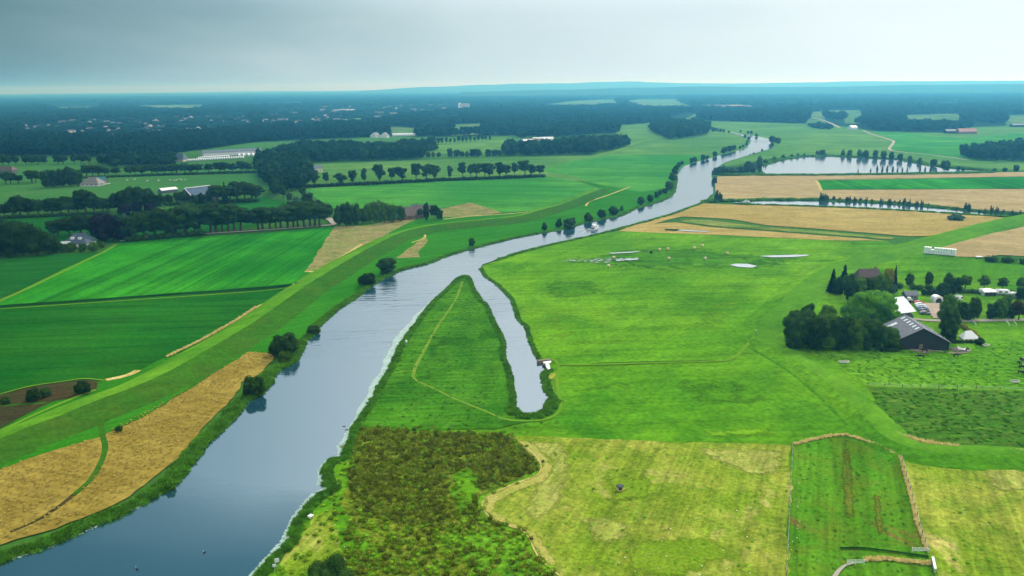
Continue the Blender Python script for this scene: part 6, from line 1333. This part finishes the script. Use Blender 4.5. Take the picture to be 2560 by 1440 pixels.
# signs and small things by the water
def sign(x, y, h, w, hh, label, rz=0, legs=2):
    t = empty('river_sign', at(x, y, RZ), rz); tag(t, label, 'sign', 'white river signs')
    MB().box((0, 0, h + hh / 2), (w, .06, hh)).build('board', 'white', t)
    for k in range(legs): q = 0 if legs == 1 else (k * 2 - 1) * w * .3; MB().cyl((q, .06, 0), (q, .06, h + hh), .05).build('post', 'steel', t)
sign(694, 1422, 1.4, .85, .85, 'larger white river sign above the lower bank corner', .3, 1)
sign(688, 1436, 1.6, .7, .6, 'smaller white river sign on a dark post at the lower bank', .2, 1)
t = empty('bench', at(777, 1294, RZ), 1.1); tag(t, 'white two-part bench on the river edge', 'bench')
for y in (-.28, .28): MB().box((0, y, .5), (1.1, .36, .1)).build('plank', 'white', t)
for x in (-.4, .4): MB().box((x, 0, .22), (.1, .8, .45)).build('leg', 'white', t)
t = empty('river_marker', at(1016, 864, RZ), 0); tag(t, 'white drum marker on a post at the bank of the spit', 'marker')
MB().cyl((0, 0, 0), (0, 0, 1.3), .07).build('post', 'steel', t); MB().cyl((0, 0, 1.25), (0, 0, 2.0), .42, .38, 14).build('drum', 'white', t, .04)
for x, y, l in ((512, 1381, 'dark water bird nearer the reed bank'), (343, 1424, 'dark water bird nearer the wheat bank')):
    b = bmesh.new(); bmesh.ops.create_uvsphere(b, u_segments=12, v_segments=8, radius=1)
    for v in b.verts:
        x0 = v.co.x; v.co = Vector((x0 * .3, v.co.y * .14 * (1 - .3 * abs(x0)), v.co.z * .12 + .07 + (.05 if x0 < -.8 else 0)))
    me = bpy.data.meshes.new('body'); b.to_mesh(me); b.free(); me.polygons.foreach_set('use_smooth', [True] * len(me.polygons))
    t = empty('water_bird', G(x, y, RZ), RNG.uniform(0, 6), 1.3); tag(t, l, 'bird', 'water birds on the river')
    link('body', me, t, [M['dark']]); MB().cyl((.22, 0, .1), (.27, 0, .36), .05, .035).build('neck', 'dark', t, 0, True)
    MB().cyl((.24, 0, .36), (.34, 0, .38), .06, .05).build('head', 'white', t, .02, True); MB().cyl((.34, 0, .38), (.46, 0, .36), .025, .008).build('beak', 'timber', t)
t = empty('culvert', at(742, 711, .3), .2); tag(t, 'small culvert with white kerbs at the ditch end', 'culvert')
MB().box((0, 0, .5), (1.6, 1.2, 1.1)).build('opening', 'dark', t); MB().box((-1.2, -.8, .3), (.9, .4, .35)).build('kerb', 'white', t); MB().box((.6, -.8, .3), (1.6, .4, .35)).build('kerb', 'white', t)
t = empty('feeder', at(1550, 1224, RZ), 0); tag(t, 'mineral feeder ringed by trampled straw in the hay meadow', 'feeder')
MB().cyl((0, 0, 0), (0, 0, .9), .45, .55, 14).build('drum', 'rubber', t); MB().cyl((0, 0, .9), (0, 0, 1.05), .95, .75, 14).build('lid', 'dark', t)
MB().cyl((-.4, -.55, .5), (-.4, -.7, .55), .1).build('hatch', 'white', t)
strip('trodden_straw', M['dry'], [(1542, 1222), (1546, 1226), (1551, 1227), (1556, 1225), (1562, 1221)], .5, 'pale trodden straw round the feeder', 'straw', z=RZ + .05, smooth=True)
t = empty('beacon', at(1890, 834, 2.5), 0); tag(t, 'small yellow post where the dike paths meet', 'post'); MB().cyl((0, 0, -1), (0, 0, 1.0), .12).build('post', 'timber', t); M['yellow'] = solid_mat('yellow', (.7, .6, .2), .6); MB().cyl((0, 0, 1.0), (0, 0, 1.5), .16).build('cap', 'yellow', t)
# fences
def fence(pts, gap, label, h=1.1, rails=(.5, 1.0), mat='timber'):
    w = ragged([at(x, y, RZ) for x, y in pts], step=gap, amp=0, closed=False)
    if len(w) > 100: w = w[:100]
    t = empty('fence', w[0], 0); tag(t, label, 'fence')
    for p in w: q = p - w[0]; MB().box((q.x, q.y, h / 2), (.12, .12, h)).build('post', mat, t)
    b = MB()
    for a, c in zip(w, w[1:]):
        for z in rails: b.cyl(tuple(a - w[0] + Vector((0, 0, z))), tuple(c - w[0] + Vector((0, 0, z))), .02 if mat == 'timber' else .045, None, 5, False)
    b.build('rail', 'steel', t)
fence([(1982, 1113), (1979, 1180), (1975, 1260), (1971, 1340), (1966, 1440)], 3.2, 'wire fence on the left side of the mown strip')
fence([(2252, 1141), (2266, 1190), (2281, 1245), (2299, 1315), (2320, 1378)], 3.2, 'wire fence along the rusty reed line')
fence([(2168, 965), (2300, 970), (2440, 973), (2560, 977)], 4.5, 'wire fence between the light and the dark pasture')
fence([(2024, 710), (2032, 696), (2048, 686), (2062, 680)], 3.0, 'timber fence of the paddock left of the firs')
fence([(2024, 712), (2045, 716), (2064, 719)], 3.0, 'lower timber fence of the paddock left of the firs')
fence([(2280, 1380), (2296, 1380.5), (2320, 1381)], 1.5, 'pale rail on the sluice bank', 1.0, (.35, .65, .95), 'white')
fence([(2118, 1411.5), (2138, 1411), (2160, 1411)], 1.6, 'pale rail beside the curved concrete edge', 1.0, (.35, .65, .95), 'white')
t = empty('sluice_wall', at(2331, 1404, RZ), 0); tag(t, 'white concrete wing wall of the sluice', 'wall')
a = G(2331, 1403, RZ) - at(2331, 1404, RZ); b2 = G(2337, 1432, RZ) - at(2331, 1404, RZ); L_ = (b2 - a).length
MB().box(((a.x + b2.x) / 2, (a.y + b2.y) / 2, .4), (L_, .3, .9), math.atan2(b2.y - a.y, b2.x - a.x)).build('slab', 'concrete', t); MB().box(((a.x + b2.x) / 2, (a.y + b2.y) / 2, .9), (L_ + .1, .42, .12), math.atan2(b2.y - a.y, b2.x - a.x)).build('coping', 'white', t)
strip('sluice_edge', M['lane'], [(2086, 1442), (2092, 1432), (2102, 1421), (2113, 1413), (2135, 1406)], (.9, .4), 'curved pale concrete edge of the sluice', 'kerb', z=RZ + .06)
strip('ditch', M['ditch'], [(2100, 1370), (2150, 1369), (2200, 1374), (2260, 1382), (2322, 1391)], .6, 'dark little ditch behind the sluice', 'ditch', z=RZ + .03)
# -- buildings left and far
house('villa', 'white villa with a dark blue hipped roof among the dark trees', at(203, 614), 13, 10, 3.0, 4.4, -.12, 'white', 'blue_slate', 'house', hip=3.8, over=.7, windows=5, dormers=2, chimney=True)
house('shed', 'small pale shed left of the white villa', at(167, 619), 4.5, 4, 2.4, 1.2, .1, 'metal_roof', 'metal_roof', 'shed', chimney=False)
house('cottage', 'cottage with a thatched hipped roof and white walls', at(233, 464), 17, 14, 2.6, 5.5, 0, 'white', 'thatch', 'house', hip=6, over=.9, windows=4, chimney=True)
M['teal_roof'] = roof_mat('teal_roof', (.05, .22, .26), .4)
house('annexe', 'teal roofed annexe beside the thatched cottage', at(249, 457), 13, 8, 2.6, 3.2, 0, 'grey_board', 'teal_roof', 'house', chimney=False)
t = empty('garden_wall', at(238, 467), 0); tag(t, 'low white garden wall before the thatched cottage', 'wall'); a, b2 = at(216, 466.5) - t.location, at(276, 459.5) - t.location
MB().box(((a.x + b2.x) / 2, (a.y + b2.y) / 2, .5), ((b2 - a).length, .4, 1.0), math.atan2(b2.y - a.y, b2.x - a.x)).build('wall', 'white', t)
hb = heading((470, 506), (534, 498))
house('solar_barn', 'tall barn with solar panels and white roof edges', at(501, 503), 24, 17, 6.5, 5.0, hb, 'grey_board', 'solar', 'barn', over=.6, windows=6, doors=2, chimney=False)
for f in (-1, 1):
    o = MB().box((f * 12.75, 0, 0), (.35, 18, .3)); 
br = [o for o in COL.objects if o.name.startswith('solar_barn')][0]
for sx in (-1, 1):
    for sy in (-1, 1): 
        a = Vector((sx * 12.75, sy * 9.3, 6.35)); c = Vector((sx * 12.75, 0, 11.85)); MB().cyl(tuple(a), tuple(c), .35, None, 6).build('verge_board', 'white', br)
MB().cyl((-12.8, 0, 11.95), (12.8, 0, 11.95), .35, None, 6).build('ridge_cap', 'white', br)
house('shed', 'long low shed with a bright white roof left of the solar barn', at(420, 481), 15, 7, 2.6, 1.6, hb, 'grey_board', 'white', 'shed', chimney=False)
house('house', 'left of two blue roofed villas beyond the lane row', at(414, 403), 16, 14, 3, 7, .2, 'cream', 'blue_slate', 'house', hip=5, windows=3)
house('house', 'right of two blue roofed villas beyond the lane row', at(450, 403), 16, 14, 3, 7, -.1, 'cream', 'blue_slate', 'house', hip=3, windows=3)
house('house', 'dark house with a brownish roof at the left edge', at(18, 432), 18, 12, 3, 4, 0, 'grey_board', 'brown_roof', 'house', hip=3, windows=3)
house('farmhouse', 'old farmhouse with a weathered brown roof behind the trees', at(1029, 545), 15, 11, 2.8, 5.2, .35, 'brick', 'brown_roof', 'house', over=.6, windows=3)
house('barn', 'grey roofed barn right of the old farmhouse', at(1053, 533), 14, 9, 2.6, 3.6, -.3, 'timber', 'slate', 'barn', chimney=False)
house('hall', 'long white hall behind the road wood', at(770, 431), 30, 12, 4.5, 3.0, heading((735, 432), (800, 429)), 'cream', 'blue_slate', 'hall', windows=6, chimney=False)
house('farm', 'left of two white gabled farm houses below the far wood', at(938, 344), 16, 12, 4, 5, 1.2, 'white', 'slate', 'house', windows=2)
house('farm', 'right of two white gabled farm houses below the far wood', at(962, 344), 16, 12, 4, 5, 1.4, 'white', 'slate', 'house', windows=2)
house('shed', 'long white shed in the notch of the pale field', at(1010, 340), 42, 10, 3, 2, 0, 'white', 'metal_roof', 'shed', chimney=False)
for i, (x, y, L_) in enumerate(((1316, 357, 22), (1334, 355, 26), (1352, 352, 26), (1368, 351, 20), (1310, 362, 14))):
    house('greenhouse', f'{nth(i)} long low building of the nursery behind the rectangular wood', at(x, y), L_, 14, 3.5, 2.2, .05, 'white', ('metal_roof', 'brown_roof', 'metal_roof', 'metal_roof', 'slate')[i], 'building', chimney=False, group='low buildings of the nursery', doors=0)
house('house', 'white house beside the far sandy track', at(2131, 324), 14, 12, 4.5, 3.5, .3, 'white', 'metal_roof', 'house', windows=3)
house('barn', 'dark barn with a pale roof edge before the right wood', at(2380, 333), 26, 12, 4, 3, 0, 'black_board', 'slate', 'barn', chimney=False)
house('barn', 'barn with a red tiled roof before the right wood', at(2415, 334), 30, 16, 4, 5, -.1, 'brick', 'red_roof', 'barn', chimney=False)
house('shed', 'low dark shed at the far right wood edge', at(2552, 317), 40, 12, 4, 2, 0, 'black_board', 'blue_slate', 'shed', chimney=False)
house('hall', 'long hall with a blue grey roof beyond the polytunnels', at(580, 388), 80, 16, 5, 3, heading((500, 391), (650, 383)), 'white', 'blue_slate', 'hall', windows=0, chimney=False)
# polytunnels
M['film'] = solid_mat('tunnel_film', (.50, .56, .58), .4, .08)
def tunnel(name, w, L, h):
    n = 10; pr = [(math.cos(math.pi * k / n) * w / 2, math.sin(math.pi * k / n) * h) for k in range(n + 1)]
    o = MB().prism(pr, -L / 2, L / 2).build(name, 'film'); return o
TUN = tunnel('polytunnel', 2.4, 9, 2.2); first = True
for r_, (n, xa, ya, xb, yb) in enumerate(((24, 473, 402, 607, 394.5), (17, 497, 396.5, 570, 392))):
    for k in range(n):
        o = TUN if first else TUN.copy()
        if not first: COL.objects.link(o)
        first = False; f = k / (n - 1); o.location = at(xa + (xb - xa) * f, ya + (yb - ya) * f, .2); o.rotation_euler.z = .12
        tag(o, f'{nth(k)} white polytunnel from the left in the {("front", "back")[r_]} row of the nursery', 'polytunnel', 'white polytunnels of the nursery')
TB = tunnel('polytunnel', 4.6, 14, 3.0)
for k, x in enumerate((597, 608, 620, 631)):
    o = TB if k == 0 else TB.copy()
    if k: COL.objects.link(o)
    o.location = at(x, 389.5 - k * .3, .2); o.rotation_euler.z = .1; tag(o, f'{nth(k)} of four large arched tunnels behind the small ones', 'polytunnel', 'four large arched tunnels')
# the far town
t = empty('tower_block', at(1160, 277, .2), .12); tag(t, 'white tower block standing over the far town', 'building')
MB().box((0, 0, 13), (42, 22, 26)).build('body', 'white', t); MB().box((-16, 0, 28), (8, 14, 4.5)).build('roof_house', 'white', t); MB().box((0, -6, 3), (80, 16, 7)).build('podium', 'cream', t)
for k in range(7): MB().box((2, -11.1, 4.5 + k * 3.2), (34, .3, 1.3)).build('window_band', 'glass', t)
t = empty('sports_hall', at(860, 280, .2), .02); tag(t, 'long low white hall shining in the far town', 'hall')
MB().box((0, 0, 4), (80, 30, 8)).build('wall', 'cream', t); MB().prism([(-41, 8), (41, 8), (41, 8.6), (14, 9.6), (-14, 9.2), (-41, 8.6)], -16, 16).build('roof', 'white', t)
HS = []; M['town_wall'] = solid_mat('town_wall', (.30, .38, .43), .8, .15); M['town_roof'] = roof_mat('town_roof', (.12, .13, .15), .4)
for k, (wm, rm) in enumerate((('town_wall', 'town_roof'), ('cream', 'red_roof'), ('town_wall', 'brown_roof'), ('town_wall', 'blue_slate'), ('white', 'town_roof'))):
    b = MB(); x, y, h, r = 6, 4.5, 5.2, 4.2
    b.poly([(-x, -y, 0), (x, -y, 0), (x, y, 0), (-x, y, 0), (-x, -y, h), (x, -y, h), (x, y, h), (-x, y, h)], [(0, 1, 5, 4), (1, 2, 6, 5), (2, 3, 7, 6), (3, 0, 4, 7)])
    b.poly([(x, -y, h), (x, y, h), (x, 0, h + r)], [(0, 1, 2)]); b.poly([(-x, -y, h), (-x, y, h), (-x, 0, h + r)], [(0, 2, 1)])
    nw = len(b.F); o = .5; b.poly([(-x - o, -y - o, h - .4), (x + o, -y - o, h - .4), (x + o, 0, h + r + .1), (-x - o, 0, h + r + .1), (-x - o, y + o, h - .4), (x + o, y + o, h - .4)], [(0, 1, 2, 3), (3, 2, 5, 4)])
    me = bpy.data.meshes.new('town_house'); me.from_pydata(b.V, [], b.F); me.materials.append(M[wm]); me.materials.append(M[rm]); me.polygons.foreach_set('material_index', [0] * nw + [1] * 2); me.update(); HS.append(me)
def town(n, poly, label, group, big=1.0):
    xs = [p[0] for p in poly]; ys = [p[1] for p in poly]; c = 0
    while c < n:
        x, y = RNG.uniform(min(xs), max(xs)), RNG.uniform(min(ys), max(ys))
        if not in_poly(x, y, poly): continue
        o = bpy.data.objects.new('town_house', HS[RNG.choice((0, 0, 2, 3, 4, 4, 0))]); COL.objects.link(o)
        o.location = at(x, y, .1); o.rotation_euler.z = RNG.choice((.2, 1.7, .1)) + RNG.uniform(-.15, .15); s = RNG.uniform(.7, 1.1) * big; o.scale = (s * RNG.uniform(.9, 1.7), s, s * RNG.uniform(.8, 1.1))
        tag(o, label, 'house', group); c += 1
town(70, TOWN[0], 'small pale house among the trees of the far left town', 'houses of the far left town', 1.0)
town(75, TOWN[1], 'small pale house among the trees of the far middle town', 'houses of the far middle town', 1.15)
town(22, [(1280, 282), (1380, 268), (1480, 268), (1600, 262), (1640, 268), (1500, 276), (1380, 284), (1300, 290)], 'small pale house along the striped far fields', 'houses along the striped far fields', 1.2)
town(12, [(1745, 270), (1850, 266), (1905, 270), (1900, 276), (1800, 278)], 'pale building on the sandy yard between the woods', 'buildings on the sandy yard', 1.5)
# ------------------------------------------------------------------ air, sky, sun
me = bpy.data.meshes.new('haze'); bm = bmesh.new(); bmesh.ops.create_cube(bm, size=1)
for v in bm.verts: v.co = Vector((v.co.x * 50000, v.co.y * 50000, -3 + (v.co.z + .5) * 178))
bm.to_mesh(me); bm.free()
m, nt, nd, ln = nodes('haze')
pv = nd.new('ShaderNodeVolumePrincipled'); pv.inputs['Color'].default_value = (.11, .56, 1.0, 1)
pv.inputs['Absorption Color'].default_value = (1, 1, 1, 1); pv.inputs['Density'].default_value = HAZE; pv.inputs['Anisotropy'].default_value = .55
o = nd.new('ShaderNodeOutputMaterial'); ln.new(pv.outputs[0], o.inputs['Volume'])
tag(link('haze', me, None, [m]), 'blue summer haze thickening towards the horizon', 'haze', None, 'stuff')
w = bpy.data.worlds.new('World'); SC.world = w; w.use_nodes = True; nt = w.node_tree; nd, ln = nt.nodes, nt.links; nd.clear()
sk = nd.new('ShaderNodeTexSky'); sk.sky_type = 'NISHITA'; sk.sun_disc = False
sk.sun_elevation = math.radians(SUN_EL); sk.sun_rotation = math.radians(SUN_AZ); sk.air_density = 1.5; sk.dust_density = 2
tc = nd.new('ShaderNodeTexCoord'); sp = nd.new('ShaderNodeSeparateXYZ'); ln.new(tc.outputs['Generated'], sp.inputs[0])
cn = noise(nd, ln, mapping(nd, ln, tc.outputs['Generated'], 0, (3, 3, 14)), 1.0, 4, .5, .3)
ax = nd.new('ShaderNodeMath'); ax.operation = 'MULTIPLY_ADD'; ln.new(cn, ax.inputs[0]); ax.inputs[1].default_value = .30; ln.new(sp.outputs['X'], ax.inputs[2])
ax2 = nd.new('ShaderNodeMath'); ax2.operation = 'MULTIPLY_ADD'; ln.new(sp.outputs['Z'], ax2.inputs[0]); ax2.inputs[1].default_value = -.75; ln.new(ax.outputs[0], ax2.inputs[2])
fx = maprange(nd, ln, ax2.outputs[0], -.52, .72, 0, 1)
low = ramp(nd, [(0.0, (.035, .12, .155)), (.2, (.17, .28, .32)), (.45, (.40, .51, .55)), (.62, (.47, .57, .61)), (.8, (.57, .655, .69)), (1.0, (.62, .70, .725))]); ln.new(fx, low.inputs[0])
fh = maprange(nd, ln, sp.outputs['X'], -.7, .7, 0, 1)
high = ramp(nd, [(0.0, (.05, .20, .29)), (.27, (.40, .57, .69)), (.44, (.85, 1.0, 1.1)), (1.0, (1.0, 1.06, 1.1))]); ln.new(fh, high.inputs[0])
col = mixc(nd, ln, low.outputs[0], high.outputs[0], maprange(nd, ln, sp.outputs['Z'], .08, .25, 0, 1))
zen = mixc(nd, ln, col, (.95, .98, 1.0), maprange(nd, ln, sp.outputs['Z'], .45, .8, 0, 1))
cb = nd.new('ShaderNodeVectorMath'); cb.operation = 'SCALE'; ln.new(zen, cb.inputs[0]); cb.inputs['Scale'].default_value = 10.0 * SKYK
col = mixc(nd, ln, sk.outputs[0], cb.outputs[0], .96)
bg = nd.new('ShaderNodeBackground'); bg.inputs['Strength'].default_value = .1; ln.new(col, bg.inputs['Color'])
o = nd.new('ShaderNodeOutputWorld'); ln.new(bg.outputs[0], o.inputs[0])
sun = bpy.data.lights.new('sun', 'SUN'); sun.energy = SUN_E; sun.angle = math.radians(9); sun.color = (1, .94, .82)
so = bpy.data.objects.new('sun', sun); COL.objects.link(so)
e, a = math.radians(SUN_EL), math.radians(SUN_AZ)
sv = Vector((math.sin(a) * math.cos(e), math.cos(a) * math.cos(e), math.sin(e)))
so.rotation_euler = sv.to_track_quat('Z', 'Y').to_euler(); so.location = (300, 300, 400)
SC.view_settings.view_transform = 'Standard'; SC.view_settings.look = 'None'; SC.view_settings.exposure = EXPO; SC.view_settings.gamma = 1
SC.view_settings.use_curve_mapping = False
cy = SC.cycles; cy.max_bounces = 5; cy.diffuse_bounces = 2; cy.glossy_bounces = 2; cy.transmission_bounces = 3; cy.volume_bounces = 0; cy.transparent_max_bounces = 6
cy.caustics_reflective = False; cy.caustics_refractive = False; cy.use_denoising = True
# ------------------------------------------------------------------ the cloud added out of view to keep the left land in shade
m, nt, nd, ln = nodes('shade_cloud')
d = nd.new('ShaderNodeBsdfDiffuse'); d.inputs['Color'].default_value = (.30, .45, .56, 1)
t_ = nd.new('ShaderNodeBsdfTranslucent'); t_.inputs['Color'].default_value = (.30, .46, .58, 1)
x_ = nd.new('ShaderNodeMixShader'); x_.inputs[0].default_value = .6; ln.new(d.outputs[0], x_.inputs[1]); ln.new(t_.outputs[0], x_.inputs[2])
o = nd.new('ShaderNodeOutputMaterial'); ca = nd.new('ShaderNodeAttribute'); ca.attribute_name = 'fade'; tp = nd.new('ShaderNodeBsdfTransparent'); xm = nd.new('ShaderNodeMixShader')
ln.new(maprange(nd, ln, ca.outputs['Fac'], .05, .95, 0, 1), xm.inputs[0]); ln.new(tp.outputs[0], xm.inputs[1]); ln.new(x_.outputs[0], xm.inputs[2]); ln.new(xm.outputs[0], o.inputs[0])
def shade_cloud(name, edge, alt, label, seed):
    """an added, unseen stratus bank: lumpy slab over the ground outline `edge` (world x, y), thinning to ragged rims"""
    V, Q = [], []; xs = [p[0] for p in edge]; ys = [p[1] for p in edge]; NX, NY = 90, 90
    def rim(x, y):
        if not in_poly(x, y, edge): return 0
        dm = 1e9
        for (x0, y0), (x1, y1) in zip(edge, edge[1:] + edge[:1]):
            L2 = (x1 - x0) ** 2 + (y1 - y0) ** 2; q = max(0, min(1, ((x - x0) * (x1 - x0) + (y - y0) * (y1 - y0)) / L2))
            dm = min(dm, math.hypot(x - x0 - q * (x1 - x0), y - y0 - q * (y1 - y0)))
        return min(1, dm / 260 + .35 * mn.noise((x / 130, y / 130, seed)))
    idx = {}
    for lay in (0, 1):
        for j in range(NY + 1):
            for i in range(NX + 1):
                x = min(xs) + (max(xs) - min(xs)) * i / NX; y = min(ys) + (max(ys) - min(ys)) * j / NY; r = max(0, rim(x, y)) ** .6
                z = alt + (-25 - 10 * mn.noise((x / 160, y / 160, seed + 5)) if lay == 0 else 130 + 90 * mn.noise((x / 190, y / 190, seed + 9)) + 40 * mn.noise((x / 70, y / 70, seed))) * r
                idx[lay, i, j] = (len(V), r); V.append((x, y, z))
    for lay in (0, 1):
        for j in range(NY):
            for i in range(NX):
                c = [idx[lay, i, j], idx[lay, i + 1, j], idx[lay, i + 1, j + 1], idx[lay, i, j + 1]]
                if sum(q[1] > .02 for q in c) >= 2: f = tuple(q[0] for q in c); Q.append(f if lay else f[::-1])
    me = bpy.data.meshes.new(name); me.from_pydata(V, [], Q); fa = me.attributes.new('fade', 'FLOAT', 'POINT'); fa.data.foreach_set('value', [q[1] for q in idx.values()]); me.update(); me.polygons.foreach_set('use_smooth', [True] * len(Q))
    tag(link(name, me, None, [m]), label, 'shade_cloud', None, 'structure')
def up(x, y, alt):   # where the cloud has to hang for its shade to fall on this ground point
    p = G(x, y); k = (alt) / sv.z; return (p.x + sv.x * k, p.y + sv.y * k)
AL = 560
shade_cloud('shade_cloud', [(-1500, 250), (-300, 330)] + [up(*q, AL) for q in ((-60, 1700), (60, 1400), (120, 1150), (150, 1000), (190, 850), (270, 680), (340, 560), (430, 520))] + [(-260, 1180), (-1300, 1500), (-2200, 900)], AL, 'added stratus bank out of view, shading the left land', 3)
